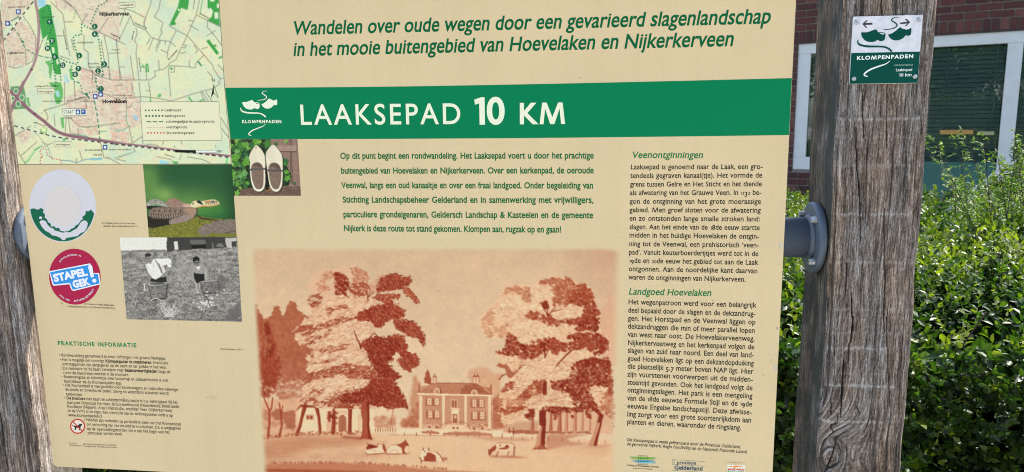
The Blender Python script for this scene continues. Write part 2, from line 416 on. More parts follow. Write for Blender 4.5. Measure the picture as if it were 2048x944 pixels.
# woody inside: bumpy dark mass of twigs that closes the hedge, with stems to the ground
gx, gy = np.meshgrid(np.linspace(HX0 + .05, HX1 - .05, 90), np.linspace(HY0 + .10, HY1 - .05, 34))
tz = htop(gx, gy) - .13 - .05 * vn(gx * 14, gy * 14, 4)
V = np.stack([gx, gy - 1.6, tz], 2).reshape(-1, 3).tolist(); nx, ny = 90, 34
Fq = [(j * nx + i, j * nx + i + 1, (j + 1) * nx + i + 1, (j + 1) * nx + i) for j in range(ny - 1) for i in range(nx - 1)]
nb = len(V); zs = np.linspace(0, 1, 14)
for q in zs:
    for i in range(nx):
        zt = tz[0, i]; V.append((gx[0, i], HY0 + .10 - 1.6 + .05 * float(vn(gx[0, i] * 14, q * 14, 6)), zt * q))
Fq += [(nb + j * nx + i, nb + j * nx + i + 1, nb + (j + 1) * nx + i + 1, nb + (j + 1) * nx + i) for j in range(13) for i in range(nx - 1)]
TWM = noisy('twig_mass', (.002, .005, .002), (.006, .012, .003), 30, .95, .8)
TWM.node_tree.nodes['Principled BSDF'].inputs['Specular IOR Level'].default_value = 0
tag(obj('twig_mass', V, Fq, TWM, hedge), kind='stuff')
st = MB()
for i in range(60):
    x = random.uniform(-1.5, 2.2); y = HY0 + .06 - 1.6; z0 = random.uniform(.3, .8)
    st.tube([(x, y + .03, z0), (x + random.gauss(0, .04), y, z0 + .15), (x + random.gauss(0, .06), y - random.uniform(0, .05), z0 + .3)], [.004, .003, .002], 5)
tag(st.build('stems', TWIG, hedge), kind='stuff')

# feathery shrub standing up in front of the window at the right edge
def feather(root, base, height, n, name, lab, lean, wid=.10):
    s = empty(name, tuple(root), BRZ, label=lab, cat='shrub')
    st = MB(); P, A, NNN, L_, W_, T_ = [], [], [], [], [], []
    for k in range(n):
        b0 = np.array([random.gauss(0, .07), random.gauss(0, .07), 0]); tip = b0 + np.array([lean + random.gauss(0, wid * 1.5), random.gauss(0, wid), height * random.uniform(.62, 1.0)])
        mid = (b0 + tip) / 2 + np.array([random.gauss(0, .03), random.gauss(0, .03), .02])
        pts = [b0, mid, tip]; st.tube(pts, [.0022, .0016, .0008], 5)
        for t in np.linspace(.35, 1, 34):
            p = (1 - t) ** 2 * b0 + 2 * t * (1 - t) * mid + t * t * tip if False else (b0 * (1 - t) + tip * t)
            m_ = 4 * t * (1 - t); p = p + (mid - (b0 + tip) / 2) * m_
            ang = random.uniform(0, 6.28); side_ = np.array([math.cos(ang), math.sin(ang), random.uniform(.1, .6)])
            ln = random.uniform(.03, .075) * (1.25 - t)
            e = p + side_ * ln; st.tube([p, e], [.0007, .0004], 4)
            for u in np.linspace(.25, 1, 6):
                P.append(p + (e - p) * u); A.append(side_ + np.array([random.gauss(0, .6), random.gauss(0, .6), random.gauss(0, .5)]))
                NNN.append([random.gauss(0, .4), random.gauss(0, .4), 1]); L_.append(random.uniform(.010, .019)); W_.append(random.uniform(.0035, .0065)); T_.append(min(1, max(0, .3 + .5 * t + random.gauss(0, .12))))
    tag(st.build('stems', TWIG, s), kind='stuff')
    tag(leaves('foliage', np.array(P), np.array(A, float), np.array(NNN, float), np.array(L_), np.array(W_), np.array(T_), LEAF2, s), kind='stuff')
def at_px(px_, py_, yl):
    x, z = onplane(px_, py_, yl); return bw(np.array([x]), np.array([yl]), np.array([z]))[0]
for (px_, py_, yl, n, lab, lean) in [(2062, 255, 1.5, 24, 'tall feathery light green shrub rising in front of the white window mullion', -.03),
                               (2022, 355, 1.3, 12, 'low feathery shrub left of the taller one, under the window corner', .02),]:
    t = at_px(px_, py_, yl); t0 = t.copy(); t0[2] = .78; feather(t0, 0, t[2] - .78, n, 'shrub', lab, lean, .05 if n < 13 else .10)

# trees on the far side of the path, behind the camera: they stand there and mirror in the window panes
def tree(x, y, h, r, lab):
    s = empty('broadleaf_tree', (x, y, 0), random.uniform(0, 6), label=lab, cat='tree', group='trees across the path')
    MB().tube([(0, 0, 0), (.06, .03, h * .3), (-.04, .05, h * .6), (0, 0, h * .9)], [.17, .13, .09, .03], 10).build('trunk', TWIG, s, True)
    lb = MB()
    cen = []
    for k in range(26):
        a = random.uniform(0, 6.28); z = random.uniform(.26, 1.0) * h; rr = r * random.uniform(.25, 1) * math.sin(min(1, (1.06 - z / h) * 2.2) * 1.57)
        e = (rr * math.cos(a), rr * math.sin(a), z); lb.tube([(0, 0, z * .72), (e[0] * .5, e[1] * .5, z * .88), e], [.05, .03, .012], 5); cen.append(e)
    lb.build('limbs', TWIG, s)
    n = 6500; c = np.array(cen)[RNG.integers(0, len(cen), n)]; P = c + unit(RNG.normal(0, 1, (n, 3))) * (r * .34 * RNG.random(n)[:, None] ** .4)
    tag(leaves('crown', P, RNG.normal(0, 1, (n, 3)), RNG.normal(0, 1, (n, 3)) + [0, 0, 1], RNG.uniform(.14, .22, n), RNG.uniform(.09, .14, n), RNG.random(n), LEAF3, s), kind='stuff')
fh = empty('hedge', (-3.5, -9.2, 0), 0, label='unseen evergreen hedge added across the path to fill the window reflection', cat='hedge')  # unseen hedge, added to fill the pane reflection below the tree crowns
n = 16000; P_ = np.stack([RNG.uniform(-6, 6, n), RNG.uniform(-.35, .35, n), 2.3 * RNG.random(n)], 1)
tag(leaves('foliage', P_, RNG.normal(0, 1, (n, 3)), RNG.normal(0, 1, (n, 3)) + [0, 1, 0], RNG.uniform(.07, .12, n), RNG.uniform(.04, .07, n), RNG.random(n), LEAF3, fh), kind='stuff')  # leaves of the added unseen hedge
MB().box(-5.9, 5.9, -.2, .2, 0, 2.1, .05).build('twig_mass', flat((.012, .016, .008), .9), fh)  # core of the added unseen hedge
for (x, y, h, r) in [(-4.9, -10.6, 6.4, 2.4), (-3.0, -11.6, 7.4, 2.6), (-6.8, -10.4, 7.0, 2.5), (-1.0, -11, 8.5, 3.0), (4.5, -10, 7.8, 2.7), (10, -12, 8.2, 3.0), (-12.5, -12, 9, 3.2), (1.8, -15, 10, 3.4)]:
    tree(x, y, h, r, 'broadleaf tree across the path, ' + {-4.9: 'straight opposite the big window', -3.0: 'just right of the one opposite the window', -6.8: 'just left of the one opposite the window', -1.0: 'behind the photographer, tall and wide', 4.5: 'past the eastern end of the added evergreen hedge', 10: 'farthest to the east', -12.5: 'farthest to the west', 1.8: 'tallest, in the second row'}[x])

# ================================================================== POSTS
def wood_mat(name, c0, c1, c2, c3, algae_shade=0.0):
    m, nt, b = nodes(name); L = nt.links.new
    g = N(nt, 'ShaderNodeAttribute', attribute_name='grain'); cr = N(nt, 'ShaderNodeAttribute', attribute_name='crack'); sw = N(nt, 'ShaderNodeAttribute', attribute_name='saw')
    def noise(scale, det, rough=.6):
        mp = N(nt, 'ShaderNodeMapping'); mp.inputs['Scale'].default_value = scale; L(g.outputs['Vector'], mp.inputs[0])
        n = N(nt, 'ShaderNodeTexNoise'); n.inputs['Scale'].default_value = 1; n.inputs['Detail'].default_value = det; n.inputs['Roughness'].default_value = rough
        L(mp.outputs[0], n.inputs['Vector']); return n.outputs[0]
    fine = noise((480, 34, 1), 4, .75); mid = noise((140, 6, 1), 5, .7); broad = noise((24, 5, 1), 3); fib = noise((620, 210, 1), 3, .7); patch = noise((26, 16, 2), 5)
    def mix(a, wa, b2, wb_):
        q = N(nt, 'ShaderNodeMath', operation='MULTIPLY'); q.inputs[1].default_value = wa; L(a, q.inputs[0])
        p = N(nt, 'ShaderNodeMath', operation='MULTIPLY_ADD'); p.inputs[1].default_value = wb_; L(b2, p.inputs[0]); L(q.outputs[0], p.inputs[2]); return p.outputs[0]
    s = mix(fine, .44, mid, .34); s2 = N(nt, 'ShaderNodeMath', operation='ADD'); L(s, s2.inputs[0]); t = N(nt, 'ShaderNodeMath', operation='MULTIPLY'); t.inputs[1].default_value = .24; L(fib, t.inputs[0]); L(t.outputs[0], s2.inputs[1])
    r = ramp(nt, [(.415, c0), (.475, c1), (.535, c2), (.61, c3)]); L(s2.outputs[0], r.inputs[0])
    # bluish grey weathered patches against brown ones
    r2 = ramp(nt, [(.40, (.92, .98, 1.04)), (.60, (1.12, .98, .86))]); L(broad, r2.inputs[0])
    mu = N(nt, 'ShaderNodeMixRGB', blend_type='MULTIPLY'); mu.inputs[0].default_value = .9; L(r.outputs[0], mu.inputs[1]); L(r2.outputs[0], mu.inputs[2])
    # saw marks lighten
    swm = N(nt, 'ShaderNodeMath', operation='MULTIPLY'); L(sw.outputs['Fac'], swm.inputs[0]); rs = ramp(nt, [(.25, (.2, .2, .2)), (.5, (1, 1, 1))]); L(noise((400, 60, 1), 4), rs.inputs[0]); L(rs.outputs[0], swm.inputs[1])
    mi = N(nt, 'ShaderNodeMixRGB'); L(swm.outputs[0], mi.inputs[0]); L(mu.outputs[0], mi.inputs[1]); mi.inputs[2].default_value = (.60, .57, .53, 1)
    mc = N(nt, 'ShaderNodeMixRGB'); L(cr.outputs['Fac'], mc.inputs[0]); L(mi.outputs[0], mc.inputs[1]); mc.inputs[2].default_value = (.018, .015, .013, 1)
    al = N(nt, 'ShaderNodeAttribute', attribute_name='algae_shade'); ra = ramp(nt, [(.30, (.1, .1, .1)), (.6, (.9, .9, .9))]); L(patch, ra.inputs[0])
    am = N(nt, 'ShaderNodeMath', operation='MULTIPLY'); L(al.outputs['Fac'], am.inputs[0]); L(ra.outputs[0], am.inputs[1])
    ma = N(nt, 'ShaderNodeMixRGB'); L(am.outputs[0], ma.inputs[0]); L(mc.outputs[0], ma.inputs[1]); ma.inputs[2].default_value = (.046, .043, .033, 1)  # dark tone shared by painted face shade and algae
    L(ma.outputs[0], b.inputs['Base Color']); b.inputs['Roughness'].default_value = .82; b.inputs['Specular IOR Level'].default_value = .25
    bp_ = N(nt, 'ShaderNodeBump'); bp_.inputs['Strength'].default_value = .9; bp_.inputs['Distance'].default_value = .0016; L(s2.outputs[0], bp_.inputs['Height']); L(bp_.outputs[0], b.inputs['Normal'])
    return m
def seg_dist(X, Z, pts):
    d = np.full(X.shape, 9.0); w = np.ones(X.shape)
    for (a, b2) in zip(pts[:-1], pts[1:]):
        ax, az, aw = a; bx, bz, bw_ = b2; dx, dz = bx - ax, bz - az
        t = np.clip(((X - ax) * dx + (Z - az) * dz) / (dx * dx + dz * dz + 1e-12), 0, 1)
        q = np.hypot(X - ax - t * dx, Z - az - t * dz); ww = aw * (1 - t) + bw_ * t
        better = q < d; d = np.where(better, q, d); w = np.where(better, ww, w)
    return d, w
def post(label, x0, x1, y1, zlo, zhi, nfr, nsd, mat, cracks, saws, knots, dz, seed, algae_right=0, edge_px=None):
    """squared timber in the board frame; front at y=0"""
    root = empty('wooden_post', tuple(bw((x0 + x1) / 2, y1 / 2, 0.)), BRZ, label=label, cat='post', group='weathered square timber posts')
    W, Dp = x1 - x0, y1; rc = .0045
    ring = []                                               # (x, y, s, face, nx, ny)
    for i in range(nfr + 1): u = i / nfr; ring.append((x0 + rc + (W - 2 * rc) * u, 0, rc + (W - 2 * rc) * u, 0, 0, -1))
    for k in range(1, 4): a = k / 4 * math.pi / 2; ring.append((x1 - rc + rc * math.sin(a), rc - rc * math.cos(a), W + rc * k / 4, 5, math.sin(a), -math.cos(a)))
    for i in range(nsd + 1): u = i / nsd; ring.append((x1, rc + (Dp - 2 * rc) * u, W + rc + (Dp - 2 * rc) * u, 1, 1, 0))
    for i in range(7): u = i / 6; ring.append((x1 - rc - (W - 2 * rc) * u, Dp, W + Dp + W * u, 2, 0, 1))
    for i in range(nsd + 1): u = i / nsd; ring.append((x0, Dp - rc - (Dp - 2 * rc) * u, -rc - (Dp - 2 * rc) * (1 - u), 3, -1, 0))
    for k in range(1, 4): a = k / 4 * math.pi / 2; ring.append((x0 + rc - rc * math.cos(a), rc - rc * math.sin(a), -rc + rc * k / 4, 5, -math.cos(a), -math.sin(a)))
    R = np.array(ring, float); n = len(R)
    zz = np.concatenate([np.linspace(0, zlo, 12)[:-1], np.arange(zlo, zhi, dz), np.linspace(zhi, 2.05, 8)]); m = len(zz)
    X = np.tile(R[:, 0], (m, 1)); Y = np.tile(R[:, 1], (m, 1)); S = np.tile(R[:, 2], (m, 1)); Z = np.tile(zz[:, None], (1, n)); FC = np.tile(R[:, 3], (m, 1))
    NX = np.tile(R[:, 4], (m, 1)); NY = np.tile(R[:, 5], (m, 1))
    # big slow wobble of the hewn edges
    wob = .0022 * (fbm(Z * 9, Z * 0 + seed, 3, seed) - .5) * 2
    wob2 = .0030 * (fbm(Z * 11, Z * 0 + seed + 7, 3, seed + 5) - .5) * 2
    # fibre relief and chips
    rel = .0007 * (fbm(S * 330, Z * 9, 3, seed) - .5) * 2 + .0009 * (fbm(S * 60, Z * 3.5, 3, seed + 3) - .5) * 2
    G = S.copy(); GZ = Z.copy(); depth = np.zeros_like(S); crack = np.zeros_like(S); saw = np.zeros_like(S); algae_shade = np.zeros_like(S)
    fr = (FC == 0) | (FC == 5)
    for (kx, kz, rx, rz) in knots:
        dx = (S - kx); dzz = (Z - kz); q = np.hypot(dx / rx, dzz / rz); inn = fr & (q < 4)
        push = np.where(inn, np.exp(-(q / 1.5) ** 2), 0)
        G = np.where(inn, kx + np.sign(dx) * np.sqrt(dx * dx * (1 - .0 * push) + (rx * 1.4) ** 2 * np.exp(-(dzz / (rz * 1.5)) ** 2)) , G) if False else G
        ring_u = q * rx * 1.9
        G = G * (1 - push) + (kx + .02 + ring_u) * push; GZ = GZ * (1 - push) + (kz + np.arctan2(dzz, dx) * .02) * push
        lip = np.exp(-((q - 1.0) / .10) ** 2) * fr; crack = np.maximum(crack, lip * .55 * (fbm(S * 90, Z * 90, 2, 5) > .42)); depth += lip * .0012
        depth += np.where(inn & (q < 1), .0006, 0)
    for cpts in cracks:
        jit = .0006 * (fbm(Z * 160, Z * 0, 2, int(abs(cpts[0][0]) * 9999) % 97) - .5) * 2
        d, w = seg_dist(S + jit, Z, cpts); c = np.clip(1.25 - d / w, 0, 1) * fr
        crack = np.maximum(crack, np.clip(c * 1.4, 0, 1)); depth += .0045 * c
    # hairline shakes all along the timber
    hair = fbm(G * 210, GZ * 4.2, 2, seed + 11); hc = np.clip((.27 - hair) / .06, 0, 1); crack = np.maximum(crack, hc * .75); depth += hc * .0010
    for (sx0, sx1, sz, amp) in saws:
        wv = sz + .0010 * (fbm(S * 40, S * 0, 2, int(sz * 997)) - .5) * 2 + .0016 * (fbm(S * 420, S * 0, 2, 5) - .5) * 2
        g = np.exp(-((Z - wv) / (.0011 + .0013 * vn(S * 90, Z * 50, 7))) ** 2) * fr * np.clip(vn(S * 480, Z * 40, 17) * 1.9 - .35, 0, 1) * np.clip((S - sx0) / .006, 0, 1) * np.clip((sx1 - S) / .006, 0, 1)
        saw = np.maximum(saw, g * amp); depth -= g * .0006
    algae_shade = np.where(FC == 3, 1.25, 0) * (algae_right == 0) + np.where(FC == 1, algae_right * np.clip((R[:, 1] - .01) / .05, 0, 1)[None, :], 0)  # left face: shade painted in as darker wood; right face: algae
    X = X + NX * (rel - depth) + np.where(X > (x0 + x1) / 2, wob2, wob); Y = Y + NY * (rel - depth)
    V = np.stack([X - (x0 + x1) / 2, Y - y1 / 2, Z], 2).reshape(-1, 3)
    i = np.arange(m - 1)[:, None] * n; j = np.arange(n)[None, :]; j2 = (j + 1) % n
    Q = np.stack([i + j, i + j2, i + n + j2, i + n + j], 2).reshape(-1, 4)
    me = bpy.data.meshes.new('timber'); me.vertices.add(len(V)); me.vertices.foreach_set('co', V.ravel())
    nl = Q.size + n; me.loops.add(nl); me.loops.foreach_set('vertex_index', np.concatenate([Q.ravel(), (m - 1) * n + np.arange(n)]).astype(np.int32))
    me.polygons.add(len(Q) + 1); ls = np.concatenate([np.arange(len(Q)) * 4, [Q.size]]); lt = np.concatenate([np.full(len(Q), 4), [n]])
    me.polygons.foreach_set('loop_start', ls.astype(np.int32)); me.polygons.foreach_set('loop_total', lt.astype(np.int32))
    me.polygons.foreach_set('use_smooth', [True] * len(Q) + [False]); me.update(calc_edges=True)
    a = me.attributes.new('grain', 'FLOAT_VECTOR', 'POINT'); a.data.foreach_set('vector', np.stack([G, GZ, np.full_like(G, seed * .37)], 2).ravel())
    for nm, arr in (('crack', crack), ('saw', saw), ('algae_shade', algae_shade)):
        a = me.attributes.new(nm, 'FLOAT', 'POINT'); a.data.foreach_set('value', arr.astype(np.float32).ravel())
    me.materials.append(mat); link(bpy.data.objects.new('timber', me), root)
    return root
WOOD = wood_mat('weathered_oak', (.025, .018, .0145), (.104, .079, .061), (.215, .176, .143), (.47, .42, .37))
RX0 = 0.0; RX1 = onplane(1825, 640)[0]; PD = .1275
def fpt(px_, py_, w=.0008): x, z = onplane(px_, py_, 0); return (x - RX0, z, w)
def c1(x, y): return (1548 + x / 2.36, y / 2.36)
def c2(x, y): return (1548 + x / 3.146, 360 + y / 3.146)
def c3(x, y): return (1548 + x / 3.106, 640 + y / 3.106)
def ck(*pts): return [fpt(*c, w) for (c, w) in pts]
CR = [ck((c1(505, -60), .0009), (c1(508, 40), .0010), (c1(512, 80), .0007)),
      ck((c1(538, 380), .0005), (c1(537, 480), .0008), (c1(530, 560), .0006), (c1(532, 700), .0005)),
      ck((c1(412, 400), .0005), (c1(418, 520), .0008), (c1(425, 650), .0006)),
      ck((c1(388, 600), .0007), (c1(393, 760), .0011), (c1(402, 940), .0008)),
      ck((c2(530, 0), .0006), (c2(535, 150), .0008), (c2(538, 390), .0007)),
      ck((c2(452, 520), .0008), (c2(448, 640), .0009), (c2(447, 715), .0005)), ck((c2(480, 675), .0005), (c2(482, 740), .0010), (c2(484, 800), .0012), (c2(492, 944), .0012)),
      ck((c2(686, 180), .0006), (c2(688, 350), .0009), (c2(695, 480), .0005)),
      ck((c2(697, 500), .0009), (c2(705, 600), .0010), (c2(682, 830), .0009), (c2(690, 950), .0007)),
      ck((c3(485, -20), .0013), (c3(475, 120), .0012), (c3(462, 150), .0011), (c3(457, 270), .0007)),
      ck((c3(430, 245), .0010), (c3(420, 400), .0015), (c3(418, 520), .0013), (c3(412, 605), .0007)),
      ck((c3(350, 490), .0005), (c3(355, 580), .0009)), ck((c3(505, 530), .0004), (c3(530, 575), .0007)),
      ck((c3(395, 590), .0006), (c3(392, 640), .0008), (c3(350, 655), .0007), (c3(375, 700), .0005)),
      ck((c3(388, 770), .0008), (c3(352, 880), .0014), (c3(318, 960), .0010)), ck((c3(410, 885), .0012), (c3(360, 915), .0016), (c3(322, 950), .0012)),
      ck((c3(370, 100), .0005), (c3(372, 220), .0006)), ck((c3(690, -20), .0006), (c3(715, 540), .0005))]
def sw(px0, px1, py, amp):
    a, z = onplane(px0, py, 0); b2, _ = onplane(px1, py, 0); return (a - RX0, b2 - RX0, z, amp ** 2 * .7)
SAWS = [sw(1670, 1853, 239, .85), sw(1668, 1850, 275, .45), sw(1666, 1850, 331, .6), sw(1662, 1822, 428, .85), sw(1655, 1835, 524, .6), sw(1653, 1822, 618, .6),
        sw(1650, 1815, 664, .45), sw(1648, 1780, 695, .95), sw(1643, 1790, 769, 1), sw(1637, 1770, 841, 1), sw(1690, 1860, 60, .5), sw(1840, 1862, 60, .9), sw(1645, 1700, 720, .5), sw(1643, 1720, 745, .5), sw(1640, 1700, 800, .45), sw(1640, 1690, 815, .4), sw(1640, 1715, 905, .4)]
kx, kz = onplane(*c3(362, 855), 0)
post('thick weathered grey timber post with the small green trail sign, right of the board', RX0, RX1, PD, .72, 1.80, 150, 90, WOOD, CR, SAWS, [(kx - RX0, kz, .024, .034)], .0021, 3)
LX1 = onplane(20, 478)[0]; LX0 = LX1 - .15
cr2 = []
for k in range(16):
    s0 = random.uniform(.03, .145); z0 = random.uniform(.85, 1.6); ln = random.uniform(.05, .22); w = random.uniform(.0005, .0011)
    cr2.append([(s0, z0, w), (s0 + random.gauss(0, .002), z0 - ln * .5, w), (s0 + random.gauss(0, .002), z0 - ln, w * .5)])
post('weathered timber post behind the left edge of the board', LX0, LX1, .112, .80, 1.85, 80, 75, WOOD, cr2, [], [], .0024, 21, algae_right=.9)

# ================================================================== STEEL CROSS TUBE
STEEL = noisy('galvanised_blue_grey_steel', (.080, .102, .130), (.130, .155, .190), 14, .45, .25, 160, metal=.1)
BOLT = noisy('zinc_bolt', (.45, .45, .44), (.62, .62, .6), 60, .35, .1, metal=.8)
PY = .064
STEEL.node_tree.nodes['Principled BSDF'].inputs['Specular IOR Level'].default_value = .25
_, pz1 = onplane(1600, 438, PY - .028); _, pz0 = onplane(1600, 516, PY - .005); pr = (pz1 - pz0) / 2 * .98; pzc = (pz1 + pz0) / 2
tube = empty('cross_tube', tuple(bw(0., PY, pzc)), BRZ, label='blue grey steel tube bolted with round flanges between the two posts, behind the board', cat='tube')
MB().lathe([(LX1 + .004, pr), (RX0 - .004, pr)], 48).build('pipe', STEEL, tube, True)
for (xf, sgn) in ((RX0, -1), (LX1, 1)):
    fr_ = .057; a = lambda t: xf + sgn * t
    pf = [(a(.0005), fr_ - .001), (a(.002), fr_), (a(.0095), fr_), (a(.0115), fr_ - .002), (a(.012), fr_ - .006), (a(.0125), pr + .004)]
    if sgn < 0: pf = pf[::-1]
    MB().lathe(pf, 64).build('flange', STEEL, tube, True)
    wf = [(a(.0122), pr + .0055), (a(.0155), pr + .0035), (a(.019), pr + .0003)]
    if sgn < 0: wf = wf[::-1]
    MB().lathe(wf, 48).build('weld_seam', STEEL, tube, True)
    for kk in range(4):
        t = math.radians(45 + 90 * kk); by, bz = .0470 * math.cos(t), .0470 * math.sin(t)
        bb = MB().lathe([(min(a(.012), a(.0145)), .0062), (max(a(.012), a(.0145)), .0062)], 16, o=(0, by, bz))
        bb.lathe([(min(a(.0145), a(.0205)), .0052), (max(a(.0145), a(.0205)), .0052)], 6, o=(0, by, bz)); bb.build('bolt', BOLT, tube)
for u in (-.35, -.98):
    MB().box(u - .02, u + .02, YB + .0045 - PY, -pr + .006, -.05, .05, .002).build('board_clamp', STEEL, tube)

# ================================================================== INFORMATION BOARD
def on(px_, py_): return onplane(px_, py_, YB)
bl = on(109, 933); br_x = on(1548, 890)[0]; tr_x = on(1592, 2)[0]; bxR = (br_x + tr_x) / 2; bxL = (on(35, 315)[0] + bl[0]) / 2 - .0005
bz0 = bl[1]; bz1 = on(800, 0)[1] + .16
board = empty('information_board', tuple(bw((bxL + bxR) / 2, YB, bz0)), BRZ, label='large cream walking route information board with green title band, map, photos and sepia estate drawing', cat='sign')
BX, BZ = (bxL + bxR) / 2, bz0
def L3(P, off=0.0):
    """pixels of the photograph -> points on the board's face, local to the board; off = metres proud"""
    P = onplane_many(P, YB); P[:, 0] -= BX; P[:, 2] -= BZ; P[:, 1] = -off; return P
BEIGE_PX = (190, 174, 140)
def board_mat():
    m, nt, b = nodes('printed_board'); L = nt.links.new
    tc = N(nt, 'ShaderNodeTexCoord'); n = N(nt, 'ShaderNodeTexNoise'); n.inputs['Scale'].default_value = 5; n.inputs['Detail'].default_value = 6
    L(tc.outputs['Object'], n.inputs['Vector']); c = ink(BEIGE_PX)
    r = ramp(nt, [(.3, tuple(c * .965)), (.7, tuple(np.minimum(c * 1.03, .95)))]); L(n.outputs[0], r.inputs[0])
    n3 = N(nt, 'ShaderNodeTexNoise'); n3.inputs['Scale'].default_value = 240; n3.inputs['Detail'].default_value = 2; L(tc.outputs['Object'], n3.inputs['Vector'])
    r3 = ramp(nt, [(.25, (.965, .965, .965)), (.6, (1.01, 1.01, 1.01))]); L(n3.outputs[0], r3.inputs[0])
    mu = N(nt, 'ShaderNodeMixRGB', blend_type='MULTIPLY'); mu.inputs[0].default_value = 1; L(r.outputs[0], mu.inputs[1]); L(r3.outputs[0], mu.inputs[2])
    # scattered specks of dirt
    n4 = N(nt, 'ShaderNodeTexNoise'); n4.inputs['Scale'].default_value = 75; n4.inputs['Detail'].default_value = 3; L(tc.outputs['Object'], n4.inputs['Vector'])
    r4 = ramp(nt, [(.735, (1, 1, 1)), (.775, (.62, .58, .5))]); L(n4.outputs[0], r4.inputs[0])
    m5 = N(nt, 'ShaderNodeMixRGB', blend_type='MULTIPLY'); m5.inputs[0].default_value = 1; L(mu.outputs[0], m5.inputs[1]); L(r4.outputs[0], m5.inputs[2])
    mp = N(nt, 'ShaderNodeMapping'); mp.inputs['Scale'].default_value = (38, 1, 2.2); L(tc.outputs['Object'], mp.inputs[0])
    n6 = N(nt, 'ShaderNodeTexNoise'); n6.inputs['Scale'].default_value = 1; n6.inputs['Detail'].default_value = 4; L(mp.outputs[0], n6.inputs['Vector'])
    r6 = ramp(nt, [(.36, (.982, .978, .97)), (.52, (1, 1, 1))]); L(n6.outputs[0], r6.inputs[0])
    m7 = N(nt, 'ShaderNodeMixRGB', blend_type='MULTIPLY'); m7.inputs[0].default_value = 1; L(m5.outputs[0], m7.inputs[1]); L(r6.outputs[0], m7.inputs[2])
    L(m7.outputs[0], b.inputs['Base Color'])
    bp_ = N(nt, 'ShaderNodeBump'); bp_.inputs['Strength'].default_value = .12; bp_.inputs['Distance'].default_value = .0006; L(n3.outputs[0], bp_.inputs['Height']); L(bp_.outputs[0], b.inputs['Normal'])
    b.inputs['Roughness'].default_value = .45; b.inputs['Specular IOR Level'].default_value = .12
    return m
def rounded(x0, x1, z0, z1, r, n=6):
    P = []
    for cx, cz, a0 in ((x1 - r, z1 - r, 0), (x0 + r, z1 - r, 90), (x0 + r, z0 + r, 180), (x1 - r, z0 + r, 270)):
        for k in range(n + 1): a = math.radians(a0 + 90 * k / n); P.append((cx + r * math.cos(a), cz + r * math.sin(a)))
    return P
def plate(name, P, th, mat, parent, chamf=.0004, y0=0.0):
    """extruded outline P (x, z), front at y0, chamfered front edge"""
    n = len(P); c = np.mean(P, 0); Q = [tuple(np.array(p) + (c - np.array(p)) / np.linalg.norm(c - np.array(p)) * chamf) for p in P]
    V = [(x, y0, z) for x, z in Q] + [(x, y0 + chamf, z) for x, z in P] + [(x, y0 + th, z) for x, z in P]
    Fc = [tuple(range(n)), tuple(range(3 * n - 1, 2 * n - 1, -1))] + [(k * n + i, (k + 1) * n + i, (k + 1) * n + (i + 1) % n, k * n + (i + 1) % n) for k in range(2) for i in range(n)]
    return obj(name, V, Fc, mat, parent)
plate('panel', rounded(bxL - BX, bxR - BX, 0, bz1 - BZ, .006), .0045, board_mat(), board)

def tess(P):
    from mathutils.geometry import tessellate_polygon
    return tessellate_polygon([[Vector((float(p[0]), float(p[-1]), 0)) for p in P]])
class Print:
    """collects flat printed shapes that share one pigment"""
    def __init__(s, col, name, parent, off=.00015, fmap=None, mat=None): s.v = []; s.f = []; s.c = col; s.n = name; s.p = parent; s.o = off; s.fm = fmap or L3; s.m = mat
    def poly(s, P):
        V = s.fm(P, s.o); b0 = len(s.v); s.v += V.tolist(); s.f += [tuple(i + b0 for i in t) for t in tess(V)]; return s
    def strokep(s, P, w):
        """variable width stroke along a smoothed polyline, pixel units"""
        P = np.array(P, float); w = np.array(w if hasattr(w, '__len__') else [w] * len(P), float)
        Lh, Rh = [], []
        for i in range(len(P)):
            t = P[min(i + 1, len(P) - 1)] - P[max(i - 1, 0)]; t /= np.linalg.norm(t) + 1e-9; nn = np.array([-t[1], t[0]]) * w[i] / 2
            Lh.append(P[i] + nn); Rh.append(P[i] - nn)
        V = s.fm(np.array(Lh + Rh), s.o); b0 = len(s.v); n = len(P); s.v += V.tolist()
        s.f += [(b0 + i, b0 + i + 1, b0 + n + i + 1, b0 + n + i) for i in range(n - 1)]; return s
    def disc(s, c, r, n=12): return s.poly([(c[0] + r * math.cos(2 * math.pi * k / n), c[1] + (r if True else 0) * math.sin(2 * math.pi * k / n)) for k in range(n)])
    def build(s): return obj(s.n, s.v, s.f, s.m or inkm(s.c), s.p)
def spline(P, n=8, closed=False):
    P = [np.array(p, float) for p in P]; out = []; m = len(P)
    g = (lambda i: P[i % m]) if closed else (lambda i: P[min(max(i, 0), m - 1)])
    for i in range(m if closed else m - 1):
        a, b2, c, d = g(i - 1), g(i), g(i + 1), g(i + 2)
        for k in range(n):
            t = k / n; out.append(.5 * (2 * b2 + (c - a) * t + (2 * a - 5 * b2 + 4 * c - d) * t * t + (3 * b2 - a - 3 * c + d) * t ** 3))
    if not closed: out.append(P[-1])
    return out
def crop(x0, y0, s): return lambda *p: [(x0 + p[i] / s, y0 + p[i + 1] / s) for i in range(0, len(p), 2)]

